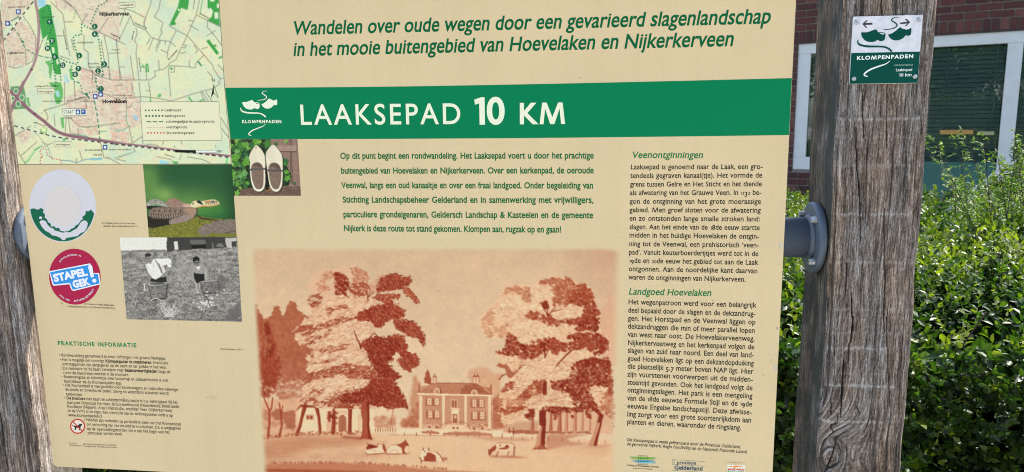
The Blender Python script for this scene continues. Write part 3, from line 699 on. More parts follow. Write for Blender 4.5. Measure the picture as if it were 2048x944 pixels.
# ---- lettering -------------------------------------------------------------
_cu = bpy.data.curves.new('lettering', 'FONT'); _co = bpy.data.objects.new('lettering', _cu); COL.objects.link(_co)
_gc = {}
def _mesh(txt, off, res):
    _cu.body = txt; _cu.offset = off; _cu.resolution_u = res
    bpy.context.view_layer.update(); dg = bpy.context.evaluated_depsgraph_get(); e = _co.evaluated_get(dg); me = e.to_mesh()
    V = np.array([v.co[:2] for v in me.vertices]).reshape(-1, 2); me.calc_loop_triangles(); T = [tuple(t.vertices) for t in me.loop_triangles]; e.to_mesh_clear()
    return V, T
def glyph(ch, off, res):
    k = (ch, off, res)
    if k not in _gc:
        if 'base' + str(off) not in _gc: _gc['base' + str(off)] = _mesh('HH', off, 1)[0][:, 0].max()
        V, T = _mesh(ch, off, res) if ch != ' ' else (np.zeros((0, 2)), [])
        adv = _mesh('H' + ch + 'H', off, 1)[0][:, 0].max() - _gc['base' + str(off)]
        if ch in 'M1':                                     # splayed M and flagged 1 of a humanist sans
            I = _mesh('I', off, 1)[0]; w = np.ptp(I[:, 0]); lsb = I[:, 0].min(); c = I[:, 1].max(); b0 = I[:, 1].min()
            if ch == 'M':
                s_, W = .13 * c, 1.28 * c; P_ = [(0, b0), (s_, c), (s_ + 1.05 * w, c), (W / 2, 1.42 * w), (W - s_ - 1.05 * w, c), (W - s_, c), (W, b0), (W - .95 * w, b0), (W - s_ - .7 * w, c - 1.35 * w), (W / 2 + .5 * w, b0), (W / 2 - .5 * w, b0), (s_ + .7 * w, c - 1.35 * w), (.95 * w, b0)]
            else:
                f = .19 * c; W = f + w; P_ = [(f, b0), (f + w, b0), (f + w, c), (f + .3 * w, c), (0, c * .915), (.02 * c, c * .915 - .9 * w), (f, c * .965 - .9 * w)]
            V = np.array(P_) + [lsb, 0]; T = tess([(p[0], p[1]) for p in P_]); adv = W + 2 * lsb
        elif ch.islower():                                 # larger x-height, as in the photographed face
            top = ASC; V = V.copy(); y = V[:, 1]; kx = 1.13
            V[:, 1] = np.where(y <= 0, y, np.where(y <= XH, y * kx, np.where(y > XH, XH * kx + (y - XH) * (top - XH * kx) / (top - XH), y)))
        _gc[k] = (V, T, adv)
    return _gc[k]
CAPH = _mesh('H', 0, 1)[0][:, 1].max(); XH = _mesh('x', 0, 1)[0][:, 1].max(); ASC = _mesh('l', 0, 1)[0][:, 1].max() + .02
def layout(txt, off, res, track=0.0, old=False, boldoff=None):
    """-> list of (V, T, x, is_space)"""
    out = []; x = 0; bold = False
    for ch in txt:
        if ch == '*': bold = not bold; continue
        V, T, adv = glyph(ch, (boldoff if bold else off), res)
        if old and ch in '0123456789':
            V = V.copy(); hN = V[:, 1].max()
            if ch in '012': V = V * [XH / hN * 1.12, XH / hN]; adv *= XH / hN * 1.12
            elif ch in '34579': V = V - [0, hN - XH]
        out.append((V, T, x, ch == ' ')); x += adv + track
    return out, x - track
XS_FACTOR = 1.0
def text(P, txt, a, b2, cap, off=.0, res=2, just=None, track=0, old=False, shear=0.0, bold=None, hs=1.0):
    """set txt on the baseline a->b2 (pixels) into the Print P; cap = capital height in pixels; just = glyph x-scale when the words are spaced out to fill the line"""
    A = P.fm([a], P.o)[0]; B = P.fm([b2], P.o)[0]; C = P.fm([(a[0], a[1] - cap)], P.o)[0]
    ex = B - A; Lg = np.linalg.norm(ex); ex /= Lg; sc = abs(C[2] - A[2]) / CAPH; ez = np.array([-ex[2], 0, ex[0]])
    lay, wdt = layout(txt, off, res, track, old, bold)
    ns = sum(1 for q in lay if q[3]); xs = Lg / (wdt * sc); extra = 0
    if just and ns:
        xs = min(just, Lg / (wdt * sc) * .985); extra = (Lg / sc / xs - wdt) / ns
    sh = 0
    for V, T, x, spc in lay:
        if spc: sh += extra; continue
        if not len(V): continue
        X = (x + sh + V[:, 0] + shear * V[:, 1] / xs) * sc * xs; Z = V[:, 1] * sc * hs
        W = A[None] + X[:, None] * ex + Z[:, None] * ez; b0 = len(P.v); P.v += W.tolist(); P.f += [tuple(i + b0 for i in t) for t in T]
    return P
def text_auto(P, txt, a, cap, ang=0, xs=1.0, **kw):
    """text of natural width starting at pixel a"""
    lay, wdt = layout(txt, kw.get('off', 0), kw.get('res', 2), kw.get('track', 0))
    ln = wdt * cap / CAPH * xs; t = math.radians(ang)
    return text(P, txt, a, (a[0] + ln * math.cos(t), a[1] + ln * math.sin(t)), cap, **kw)

GREEN = (0, 109, 69); DKGREEN = (6, 86, 50); CREAM = (214, 210, 188); BLACK = (38, 34, 30); HGREEN = (22, 104, 58)
# ---- green title band
bd = Print(GREEN, 'title_band', board, .00010)
top_ = spline([(450, 175.6), (645, 174.5), (840, 172.4), (1100, 167.6), (1350, 162), (1591, 156)], 5)
bot_ = spline([(461, 278), (645, 278), (840, 277.4), (1100, 275.6), (1350, 273), (1588, 270)], 5)
P = L3(np.array(list(map(tuple, top_)) + list(map(tuple, bot_))), .00010); n = len(top_)
xr = bxR - BX - .0005
for i in (n - 1, 2 * n - 1): P[i, 0] = xr
o = obj('title_band', P, [(i, i + 1, n + i + 1, n + i) for i in range(n - 1)], inkm(GREEN), board)
for w_, a, b2, cp, of_, tr_ in (('LAAKSEPAD', (599, 249.3), (923, 247.6), 39.5, .010, .10), ('10', (946, 247.8), (1010, 247), 51, .026, 0), ('KM', (1037, 247.2), (1133, 246.6), 40, .026, .05)):
    T1 = Print(CREAM, 'title_word', o, .00025); text(T1, w_, a, b2, cp, of_, 6, track=tr_); T1.build()
# ---- tagline
TG = Print(DKGREEN, 'tagline_lettering', board)
text(TG, 'Wandelen over oude wegen door een gevarieerd slagenlandschap', (585.5, 69.6), (1540, 46.6), 26.5, .016, 4, shear=.17)
text(TG, 'in het mooie buitengebied van Hoevelaken en Nijkerkerveen', (585.5, 112), (1466.5, 91.8), 26.5, .016, 4, shear=.17); TG.build()
# ---- intro paragraph
k = crop(640, 290, 3.531); IN = Print((0, 92, 50), 'intro_paragraph', board)
for s_, q in [('Op dit punt begint een rondwandeling. Het Laaksepad voert u door het prachtige', (143, 97, 1933, 95)),
              ('buitengebied van Hoevelaken en Nijkerkerveen. Over een kerkenpad, de oeroude', (148, 202, 1933, 200)),
              ('Veenwal, langs een oud kanaaltje en over een fraai landgoed. Onder begeleiding van', (153, 304, 1930, 307)),
              ('Stichting Landschapsbeheer Gelderland en in samenwerking met vrijwilligers,', (160, 406, 1932, 410)),
              ('particuliere grondeigenaren, Geldersch Landschap & Kasteelen en de gemeente', (165, 510, 1929, 517)),
              ('Nijkerk is deze route tot stand gekomen. Klompen aan, rugzak op en gaan!', (169, 608, 1705, 618))]:
    a, b2 = k(*q); text(IN, s_, a, b2, 11.6, .022, 3, just=None if s_.startswith('Nijk') else .97)
IN.build()
# ---- right hand column
HD = Print(HGREEN, 'section_heading', board)
text(HD, 'Veenontginningen', (1263.4, 316), (1406, 316.2), 12.5, .013, 3, shear=.17); HD.build(); HD = Print(HGREEN, 'section_heading', board)
k2 = crop(1240, 570, 2.524); a, b2 = k2(42, 48, 460, 56); text(HD, 'Landgoed Hoevelaken', a, b2, 12.5, .013, 3, shear=.17); HD.build()
BT = Print(BLACK, 'body_paragraph', board)
k = crop(1240, 280, 2.776)
for s_, q in [('Laaksepad is genoemd naar de Laak, een gro-', (58, 163, 793, 161)), ('tendeels gegraven kanaal(tje). Het vormde de', (57, 211, 790, 209)),
              ('grens tussen Gelre en Het Sticht en het diende', (56, 259, 788, 257)), ('als afwatering van het Grauwe Veen. In 1132 be-', (55, 306, 785, 305)),
              ('gon de ontginning van het grote moerassige', (54, 354, 783, 355)), ('gebied. Men groef sloten voor de afwatering', (53, 401, 781, 404)),
              ('en zo ontstonden lange smalle stroken land:', (52, 448, 778, 452)), ('slagen. Aan het einde van de 18de eeuw startte', (52, 495, 776, 500)),
              ('midden in het huidige Hoevelaken de ontgin-', (51, 541, 773, 549)), ("ning tot de Veenwal, een prehistorisch ‘veen-", (50, 589, 772, 597)),
              ("pad’. Vanuit keuterboerderijtjes werd tot in de", (49, 636, 768, 645)), ('19de en 20de eeuw het gebied tot aan de Laak', (49, 682, 766, 693)),
              ('ontgonnen. Aan de noordelijke kant daarvan', (48, 728, 764, 740)), ('waren de ontginningen van Nijkerkerveen.', (47, 774, 698, 787))]:
    a, b2 = k(*q); text(BT, s_, a, b2, 9.6, .011, 2, just=.98 if not s_.startswith('waren') else None, old=True)
for s_, q in [('Het wegenpatroon werd voor een belangrijk', (41, 97, 687, 114)), ('deel bepaald door de slagen en de dekzandrug-', (40, 139, 684, 158)),
              ('gen. Het Horstpad en de Veenwal liggen op', (40, 180, 684, 200)), ('dekzandruggen die min of meer parallel lopen', (39, 220, 681, 243)),
              ('van west naar oost. De Hoevelakerveenweg,', (39, 261, 680, 284)), ('Nijkerkerveenweg en het kerkenpad volgen de', (39, 303, 678, 325)),
              ('slagen van zuid naar noord. Een deel van land-', (38, 342, 676, 366)), ('goed Hoevelaken ligt op een dekzandopduiking', (38, 383, 675, 408)),
              ('die plaatselijk 5,7 meter boven NAP ligt. Hier', (37, 422, 673, 449)), ('zijn vuurstenen voorwerpen uit de midden-', (37, 462, 671, 490)),
              ('steentijd gevonden. Ook het landgoed volgt de', (37, 503, 669, 532)), ('ontginningsslagen. Het park is een mengeling', (36, 542, 668, 573)),
              ('van de 18de eeuwse Formele Stijl en de 19de', (36, 582, 667, 614)), ('eeuwse Engelse landschapstijl. Deze afwisse-', (36, 622, 665, 655)),
              ('ling zorgt voor een grote soortenrijkdom aan', (35, 663, 663, 695)), ('planten en dieren, waaronder de ringslang.', (35, 702, 612, 733))]:
    a, b2 = k2(*q); text(BT, s_, a, b2, 9.8, .011, 2, just=.98 if not s_.startswith('planten') else None, old=True)
BT.build()
k = crop(1230, 860, 6.206); FN = Print(BLACK, 'funding_note', board)
for s_, q in [('Dit Klompenpad is mede gefinancierd door de Provincie Gelderland,', (146, 138, 1560, 228)), ('de gemeente Nijkerk, Regio FoodValley en de Nationale Postcode Loterij.', (146, 190, 1645, 290))]:
    a, b2 = k(*q); text(FN, s_, a, b2, 6.0, .010, 2, shear=.17)
FN.build()
# ---- practical information
k = crop(100, 660, 3.933); PH = Print((16, 118, 66), 'practical_heading', board); a, b2 = k(62, 118, 680, 136)
text(PH, 'PRAKTISCHE INFORMATIE', a, b2, 7.8, .034, 3, track=.14); PH.build()
PR = Print((34, 34, 28), 'practical_list', board)
for s_, q in [('• Rondwandeling gemarkeerd in twee richtingen met groene klompjes.', (72, 208, 913, 235)), ('• Het is mogelijk om sommige *Klompenpaden te combineren*. Eventuele', (78, 243, 930, 271)),
              ('overstappunten zijn aangegeven op de kaart en ter plekke in het veld.', (97, 277, 917, 305)), ('• De nummers op de kaart verwijzen naar *bezienswaardigheden* langs de', (84, 310, 950, 340)),
              ('route die beschreven worden in de brochure.', (106, 346, 622, 364)), ('• Routenavigatie en informatie over landschap en cultuurhistorie is ook', (92, 377, 932, 408)),
              ('beschikbaar via de Klompenpaden app.', (112, 413, 566, 430)), ('• Het Klompenpad is niet geschikt voor kinderwagens en rolstoelen vanwege', (100, 443, 1007, 480)),
              ('de smalle en onverharde paden. Stevig en waterdicht schoeisel wordt', (121, 478, 936, 510)), ('aanbevolen.', (126, 514, 260, 520)),
              ('• *De brochure* met kaart en achtergrondinformatie is o.a. verkrijgbaar bij het', (113, 545, 1006, 580)), ('startpunt Grandcafé De Haen, Bruna boekhandel (Hoevelaken), Boekhandel', (134, 580, 1019, 614)),
              ("Roodbeen (Nijkerk), Anja's Haarstudio, snackbar Veen (Nijkerkerveen)", (137, 612, 962, 645)), ("en de VVV's in de regio. Een overzicht van de verkooppunten vindt u op", (140, 645, 967, 683)),
              ('www.klompenpaden.nl.', (146, 680, 418, 690)), ('• Honden zijn verboden op particuliere delen van het Klompenpad', (269, 715, 1030, 752)),
              ('om verstoring van vee en wild te voorkomen. Dit is aangegeven', (289, 752, 1032, 785)), ('op de openstellingsborden die u aan het begin van het', (292, 787, 944, 815)), ('particulier terrein vindt.', (297, 820, 573, 830))]:
    a, b2 = k(*q); text(PR, s_, a, b2, 5.9, .004, 2, bold=.026)
for s_, q in [('Productie', (153, 895, 210, 897)), ('Kaartmateriaal', (155, 912, 243, 915)), ('Stichting Landschapsbeheer Gelderland', (260, 902, 520, 912)), ('Topografische ondergrond en routes', (262, 918, 528, 930))]:
    a, b2 = k(*q); text(PR, s_, a, b2, 3.0, .0, 1)
k3 = crop(0, 320, 2.777)
for s_, q in [('De ringslang komt voor in het natte', (567, 354, 752, 357)), ('gebieden aan het Hoevelakense bos >', (575, 371, 764, 373)), ('Op Veenwal en Region Bulling-aaien', (468, 803, 634, 811)), ('aardappelen periode voor de Tweede Wereldoorlog >', (380, 817, 642, 827))]:
    a, b2 = k3(*q); text(PR, s_, a, b2, 3.4, .006, 1)
text(PR, 'De', (121.5, 608.5), (127, 608.8), 3.4, .006, 1); text(PR, 'Huis Hoevelaken, 1834 >', (441, 699.5), (487, 701), 3.4, .006, 1); PR.build()
# ---- no dogs symbol
k = crop(0, 760, 5.131)
nd_ = Print((205, 195, 180), 'no_dogs_symbol', board, .00012); c_ = (797, 475)
def ell(c, rx, ry, n=40, rot=0): return [(c[0] + rx * math.cos(t) * math.cos(rot) - ry * math.sin(t) * math.sin(rot), c[1] + rx * math.cos(t) * math.sin(rot) + ry * math.sin(t) * math.cos(rot)) for t in np.linspace(0, 2 * math.pi, n, endpoint=False)]
fl = lambda P: [v for p in P for v in p]
nd_.poly(k(*fl(ell(c_, 68, 68)))); no = nd_.build()
dg = Print(BLACK, 'dog', no, .00022); dg.poly(k(742, 462, 770, 470, 800, 466, 815, 452, 838, 448, 846, 462, 832, 470, 828, 485, 822, 512, 812, 514, 810, 492, 785, 490, 778, 512, 766, 512, 768, 484, 758, 476, 742, 470)); dg.build()
rg = Print((176, 40, 36), 'ring', no, .00030); e_ = ell(c_, 71, 71, 40); rg.strokep(k(*fl(e_ + [e_[0]])), 12 / 5.131); rg.strokep(k(745, 422, 850, 530), 10 / 5.131); rg.build()
# ---- sponsor marks at the foot
k = crop(1230, 860, 6.206)
sp = Print(BLACK, 'landscape_foundation_mark', board, .0003); 
for i in range(6): x = 288 + i * 24; sp.strokep(k(x, 318, x, 430), 1.0 / 2)
for y in (318, 355, 392, 430): sp.strokep(k(288, y, 408, y + 3), .5)
text(sp, 'Stichting Landschapsbeheer Gelderland', *k(152, 443, 546, 468), 2.9, .014, 1); text(sp, 'zorg voor ons landschap', *k(226, 480, 468, 492), 2.5, .0, 1); spo = sp.build()
for (colr, y0, xa, xb) in (((110, 165, 70), 338, 165, 520), ((150, 185, 90), 352, 180, 525), ((75, 150, 175), 378, 205, 515), ((110, 175, 190), 396, 228, 520)):
    g_ = Print(colr, 'brush_stripe', spo, .0002)
    for i in range(5):
        yy = y0 + i * 4.6 - 8; g_.strokep(k(xa + random.uniform(0, 30), yy, (xa + xb) / 2, yy + 4, xb - random.uniform(0, 30), yy + 10), [.2, .8, .2])
    g_.build()
pg = Print((70, 110, 120), 'province_mark', board, .0002)
for (x0_, y0_, x1_, y1_) in ((708, 366, 1112, 392), (708, 426, 1112, 450), (708, 500, 1060, 523)): pg.strokep(k(x0_, y0_, x1_, y1_), .5)
for y in (378, 390, 402, 414): pg.strokep(k(708, y, 740, y + 2), .3)
pgo = pg.build(); pt = Print((30, 66, 90), 'province_lettering', pgo, .0003)
text(pt, 'provincie', *k(770, 422, 1005, 430), 6.2, .012, 2); text(pt, 'Gelderland', *k(733, 488, 1088, 504), 7.6, .022, 2); pt.build()
lt = Print((222, 214, 200), 'lottery_mark', board, .00015); lt.poly(k(1396, 428, 1610, 440, 1606, 620, 1390, 608)); lto = lt.build()
q = Print((150, 140, 120), 'small_print', lto, .0003); text(q, 'mede mogelijk gemaakt door de', *k(1386, 405, 1612, 416), 2.6, 0, 1); q.build()
q = Print((214, 130, 60), 'arrow_stripe', lto, .0003); q.poly(k(1405, 446, 1470, 450, 1500, 438, 1600, 458, 1600, 464, 1520, 458, 1490, 468, 1405, 452)); q.build()
q = Print((180, 36, 44), 'lottery_name', lto, .0003); text(q, 'NATIONALE', *k(1418, 498, 1585, 503), 3.8, .04, 1); q.poly(k(1398, 478, 1415, 479, 1415, 498, 1398, 497)); q.poly(k(1590, 486, 1604, 487, 1604, 503, 1590, 502)); q.build()
q = Print((40, 130, 70), 'lottery_name_green', lto, .0003); text(q, 'POSTCODE', *k(1396, 532, 1602, 542), 5.0, .03, 1); text(q, 'LOTERIJ', *k(1396, 572, 1602, 582), 5.0, .03, 1); q.build()

# ================================================================== PRINTED PICTURES (colour per point of a fine sheet)
class Canvas:
    def __init__(s, x0, y0, x1, y1, step, base):
        s.x0, s.y0, s.st = x0, y0, step; s.w = int((x1 - x0) / step) + 2; s.h = int((y1 - y0) / step) + 2
        s.X, s.Y = np.meshgrid(x0 + np.arange(s.w) * step, y0 + np.arange(s.h) * step)
        s.im = np.zeros((s.h, s.w, 3)) + np.array(base, float)
    def _bb(s, xa, ya, xb, yb, pad=2):
        i0 = max(0, int((xa - s.x0) / s.st) - pad); i1 = min(s.w, int((xb - s.x0) / s.st) + pad + 2)
        j0 = max(0, int((ya - s.y0) / s.st) - pad); j1 = min(s.h, int((yb - s.y0) / s.st) + pad + 2)
        return (slice(j0, max(j0, j1)), slice(i0, max(i0, i1)))
    def mask(s, P, rag=0, rs=.15, seed=0, soft=0):
        P = np.array(P, float); pad = int((rag + soft) / s.st) + 2
        b = s._bb(P[:, 0].min(), P[:, 1].min(), P[:, 0].max(), P[:, 1].max(), pad)
        X, Y = s.X[b], s.Y[b]
        if X.size == 0: return b, np.zeros(X.shape)
        if rag:
            X = X + rag * 2 * (fbm(X * rs, Y * rs, 3, seed) - .5) * 1.6; Y = Y + rag * 2 * (fbm(X * rs + 9, Y * rs + 5, 3, seed + 9) - .5) * 1.6
        M = np.zeros(X.shape); q = s.st * .25
        for (ox, oy) in ((-q, -q), (q, q), (-q, q), (q, -q)):
            c = np.zeros(X.shape, bool); XX, YY = X + ox, Y + oy
            for (xa, ya), (xb, yb) in zip(P, np.roll(P, -1, 0)):
                if ya == yb: continue
                c ^= ((ya > YY) != (yb > YY)) & (XX < (xb - xa) * (YY - ya) / (yb - ya) + xa)
            M += c * .25
        if soft:
            r = max(1, int(soft / s.st / 2)); 
            for _ in range(2):
                for ax in (0, 1):
                    kk = np.ones(2 * r + 1) / (2 * r + 1); M = np.apply_along_axis(lambda v: np.convolve(v, kk, 'same'), ax, M)
        return b, M
    def comp(s, b, M, col, a=1.0): M = (M * a)[..., None]; s.im[b] = s.im[b] * (1 - M) + np.array(col, float) * M
    def poly(s, P, col, a=1.0, **kw): b, M = s.mask(P, **kw); s.comp(b, M, col, a)
    def line(s, P, w, col, a=1.0, dash=None):
        P = np.array(P, float); W = np.array(w if hasattr(w, '__len__') else [w] * len(P), float); mw = W.max()
        b = s._bb(P[:, 0].min() - mw, P[:, 1].min() - mw, P[:, 0].max() + mw, P[:, 1].max() + mw); X, Y = s.X[b], s.Y[b]
        if X.size == 0: return
        M = np.zeros(X.shape); run = 0
        for i in range(len(P) - 1):
            (xa, ya), (xb, yb) = P[i], P[i + 1]; dx, dy = xb - xa, yb - ya; L2 = dx * dx + dy * dy + 1e-9; Ls = math.sqrt(L2)
            t = np.clip(((X - xa) * dx + (Y - ya) * dy) / L2, 0, 1); d = np.hypot(X - xa - t * dx, Y - ya - t * dy)
            m = np.clip((W[i] * (1 - t) + W[i + 1] * t) / 2 - d + .5 * s.st, 0, s.st) / s.st * np.minimum(1, (W[i] * (1 - t) + W[i + 1] * t) / s.st)
            if dash: m = m * (((run + t * Ls) % dash[0]) < dash[1])
            M = np.maximum(M, m); run += Ls
        s.comp(b, M, col, a)
    def dab(s, x, y, rx, ry, ang, col, a=1.0, soft=.35):
        r = max(rx, ry); b = s._bb(x - r, y - r, x + r, y + r); X, Y = s.X[b] - x, s.Y[b] - y
        if X.size == 0: return
        c, q = math.cos(ang), math.sin(ang); u = (X * c + Y * q) / rx; v = (-X * q + Y * c) / ry
        M = np.clip((1 - np.hypot(u, v)) / soft, 0, 1); s.comp(b, M, col, a)
    def scatter(s, P, n, rx, ry, ang, cols, a=.8, soft=.35, seed=1, aj=.5, edge=0):
        P = np.array(P, float); rg = random.Random(seed); k = 0
        lo, hi = P.min(0), P.max(0); Q = np.roll(P, -1, 0); tries = 0
        while k < n and tries < n * 30:
            tries += 1; x = rg.uniform(lo[0] - edge, hi[0] + edge); y = rg.uniform(lo[1] - edge, hi[1] + edge)
            cr = ((P[:, 1] > y) != (Q[:, 1] > y)) & (x < (Q[:, 0] - P[:, 0]) * (y - P[:, 1]) / (Q[:, 1] - P[:, 1] + 1e-12) + P[:, 0])
            if cr.sum() % 2 == 0: continue
            k += 1; f = rg.uniform(.6, 1.35); c = np.array(cols[rg.randrange(len(cols))], float) + rg.uniform(-6, 6)
            s.dab(x, y, rx * f, ry * f, ang + rg.uniform(-aj, aj), c, a * rg.uniform(.6, 1), soft)
    def grad(s, f): s.im[:] = f(s.X, s.Y)
    def noise(s, amp, sc, seed=0, o=3, b=None):
        b = b or (slice(None), slice(None)); s.im[b] = s.im[b] * (1 + amp * 2 * (fbm(s.X[b] * sc, s.Y[b] * sc, o, seed) - .5))[..., None]
    def sheet(s, quad, name, parent, off, nu, nv):
        """quad: TL TR BR BL in photograph pixels; the sheet lies on the board and samples the canvas"""
        u, v = np.meshgrid(np.linspace(0, 1, nu), np.linspace(0, 1, nv)); TL, TR, BR, BL = [np.array(q, float) for q in quad]
        P = (TL * ((1 - u) * (1 - v))[..., None] + TR * (u * (1 - v))[..., None] + BR * (u * v)[..., None] + BL * ((1 - u) * v)[..., None]).reshape(-1, 2)
        fx = np.clip((P[:, 0] - s.x0) / s.st, 0, s.w - 1.001); fy = np.clip((P[:, 1] - s.y0) / s.st, 0, s.h - 1.001)
        ix, iy = fx.astype(int), fy.astype(int); fx -= ix; fy -= iy; im = s.im
        C = (im[iy, ix] * ((1 - fx) * (1 - fy))[:, None] + im[iy, ix + 1] * (fx * (1 - fy))[:, None] + im[iy + 1, ix] * ((1 - fx) * fy)[:, None] + im[iy + 1, ix + 1] * (fx * fy)[:, None])
        V = L3(P, off); me = bpy.data.meshes.new(name); me.vertices.add(len(V)); me.vertices.foreach_set('co', V.ravel())
        i = np.arange(nv - 1)[:, None] * nu + np.arange(nu - 1)[None]; Q = np.stack([i, i + nu, i + nu + 1, i + 1], 2).reshape(-1, 4)
        me.loops.add(Q.size); me.loops.foreach_set('vertex_index', Q.ravel().astype(np.int32)); me.polygons.add(len(Q))
        me.polygons.foreach_set('loop_start', (np.arange(len(Q)) * 4).astype(np.int32)); me.polygons.foreach_set('loop_total', np.full(len(Q), 4, np.int32)); me.update(calc_edges=True)
        at = me.attributes.new('print', 'FLOAT_COLOR', 'POINT'); at.data.foreach_set('color', np.concatenate([ink(np.clip(C, 0, 255)), np.ones((len(C), 1))], 1).ravel())
        me.materials.append(PRINTM); return link(bpy.data.objects.new(name, me), parent)
PRINTM, _nt, _b = nodes('photo_print'); _a = N(_nt, 'ShaderNodeAttribute', attribute_name='print'); _nt.links.new(_a.outputs['Color'], _b.inputs['Base Color'])
_b.inputs['Roughness'].default_value = .45; _b.inputs['Specular IOR Level'].default_value = .12
def pr_(*p): return [(p[i], p[i + 1]) for i in range(0, len(p), 2)]

# ------------------------------------------------------------------ sepia drawing of the estate
PAP = np.array(BEIGE_PX, float)
C = Canvas(486, 476, 1250, 992, 1.3, PAP)
LT, MD, DK, DD = (212, 176, 138), (172, 108, 74), (136, 50, 26), (112, 28, 12)
S1 = crop(490, 480, 3.935); S2 = crop(670, 520, 4.72); S3 = crop(490, 700, 3.87); S4 = crop(780, 710, 4.292); S5 = crop(940, 530, 4.72); S6 = crop(980, 700, 3.933); S7 = crop(520, 850, 5.389); SA = crop(480, 480, 2.035); SB = crop(840, 480, 2.035)
def skyf(X, Y):
    t = np.clip((Y - 490) / 330, 0, 1)[..., None]; c = np.array((190, 156, 124.)) * (1 - t) + np.array((202, 170, 137.)) * t
    n = (fbm(X * .012, Y * .02, 4, 31) - .5)[..., None]; m = (fbm(X * .2, Y * .2, 2, 4) - .5)[..., None]
    edge = np.clip((X - 1100) / 140, 0, 1)[..., None] * np.clip((700 - Y) / 200, 0, 1)[..., None]
    return c * (1 + n * .06 + m * .03) * (1 - edge * np.array([.05, .12, .12]))
C.grad(skyf)
# distant trees behind
C.poly(S5(1280, 944, 1215, 700, 1225, 440, 1270, 410, 1300, 300, 1370, 285, 1420, 290, 1420, 944), (196, 148, 116), .9, rag=3, soft=2)
C.poly(S4(665, 190, 680, 130, 760, 98, 850, 120, 890, 165, 940, 160, 950, 240, 960, 640, 870, 640, 870, 340, 760, 240, 700, 240), (190, 140, 106), .9, rag=3, soft=2)
C.scatter(S4(680, 190, 690, 140, 760, 110, 840, 130, 860, 180, 780, 230), 60, 5, 3.5, 0, [(180, 126, 94), (196, 150, 116)], .35, 1, 3)
C.poly(S4(880, 360, 960, 330, 1010, 400, 1010, 600, 1000, 640, 878, 640), (160, 92, 62), .9, rag=4, soft=2); C.scatter(S4(885, 370, 1000, 400, 1000, 635, 885, 640), 120, 4, 3, 0, [(140, 62, 38), (175, 110, 80)], .5, .8, 4)
C.poly(S4(185, 330, 200, 200, 225, 170, 245, 230, 252, 330, 252, 620, 90, 620, 100, 560, 160, 530), (176, 118, 86), .85, rag=3, soft=2)
C.scatter(S4(100, 560, 170, 540, 220, 420, 248, 400, 250, 620, 95, 620), 120, 5, 4, 0, [(146, 72, 46), (170, 104, 74)], .6, .8, 5)
C.poly(S4(288, 240, 300, 215, 288, 210, 312, 170, 300, 168, 322, 122, 345, 165, 338, 172, 356, 210, 350, 250), DK, .85, rag=1.2)
# left poplars and wood
wood = S1(30, 480, 70, 478, 110, 560, 150, 630, 210, 590, 235, 530, 262, 515, 290, 590, 318, 585, 335, 510, 365, 482, 400, 500, 425, 560, 480, 600, 560, 640, 640, 944, 640, 1100, 30, 1100)
C.poly(wood, (154, 82, 54), 1, rag=3, rs=.2)
C.scatter(wood, 900, 4.5, 3.0, .9, [(162, 92, 62), (142, 68, 42), (172, 106, 76)], .5, .8, 11)
C.scatter(S1(40, 700, 100, 640, 140, 800, 160, 1100, 30, 1100), 160, 3, 2, .9, [(198, 152, 120), (186, 130, 100)], .6, .6, 12)
C.scatter(S1(50, 480, 90, 500, 135, 610, 150, 760, 150, 1100, 120, 1100, 90, 800), 260, 3.6, 2.6, 1.3, [DK, (150, 72, 44)], .65, .5, 13)
C.scatter(S1(150, 640, 180, 650, 245, 830, 250, 1150, 150, 1150, 175, 800), 300, 4.4, 3, 1.4, [DK, DD, (146, 66, 40)], .75, .5, 14)
C.scatter(S3(90, 60, 270, 60, 290, 200, 230, 330, 180, 365, 110, 360), 420, 4.2, 3, 1.3, [DK, (150, 68, 42), (128, 42, 22)], .6, .5, 15)
C.scatter(S3(270, 60, 480, 120, 470, 300, 430, 400, 300, 420, 240, 340), 420, 5, 3.2, .2, [(160, 90, 62), (142, 66, 42), (170, 104, 76)], .55, .8, 16)
C.scatter(S1(330, 520, 420, 560, 480, 620, 380, 720, 330, 700), 90, 4, 3, .5, [(148, 76, 50), (166, 98, 70)], .5, .8, 17)
# ground wash below the wood, undergrowth
C.poly(SA(40, 660, 250, 640, 250, 800, 40, 830), (196, 146, 112), .9, soft=3)
C.scatter(S3(110, 470, 260, 450, 300, 470, 390, 480, 390, 620, 330, 620, 300, 560, 120, 620), 130, 6, 5, 0, [(176, 116, 84), (160, 92, 64), (190, 138, 104)], .6, .6, 18)
C.poly(S3(215, 480, 260, 455, 300, 480, 380, 460, 390, 600, 345, 620, 320, 580, 290, 540, 225, 530), (150, 80, 54), .8, rag=2)
# lawn
lawn = SA(40, 830, 60, 810, 240, 795, 480, 790, 700, 790, 820, 790, 1200, 800, 1600, 825, 1600, 960, 40, 960)
C.poly(lawn, (203, 163, 126), 1, soft=2)
b, M = C.mask(SA(80, 815, 230, 795, 560, 800, 520, 830, 300, 850, 150, 900, 70, 905), soft=14); C.comp(b, M, (172, 112, 80), .85)
b, M = C.mask(SA(80, 880, 300, 870, 520, 850, 600, 880, 420, 910, 90, 915), soft=14); C.comp(b, M, (186, 134, 102), .6)
b, M = C.mask(S3(740, 680, 760, 664, 900, 676, 900, 694), soft=3); C.comp(b, M, DK, .7)
for k_ in range(170): C.dab(random.uniform(525, 800), random.uniform(880, 920), random.uniform(6, 22), random.uniform(.8, 2), .04, random.choice([(176, 118, 86), (196, 150, 116), (186, 134, 100)]), .35, .8)
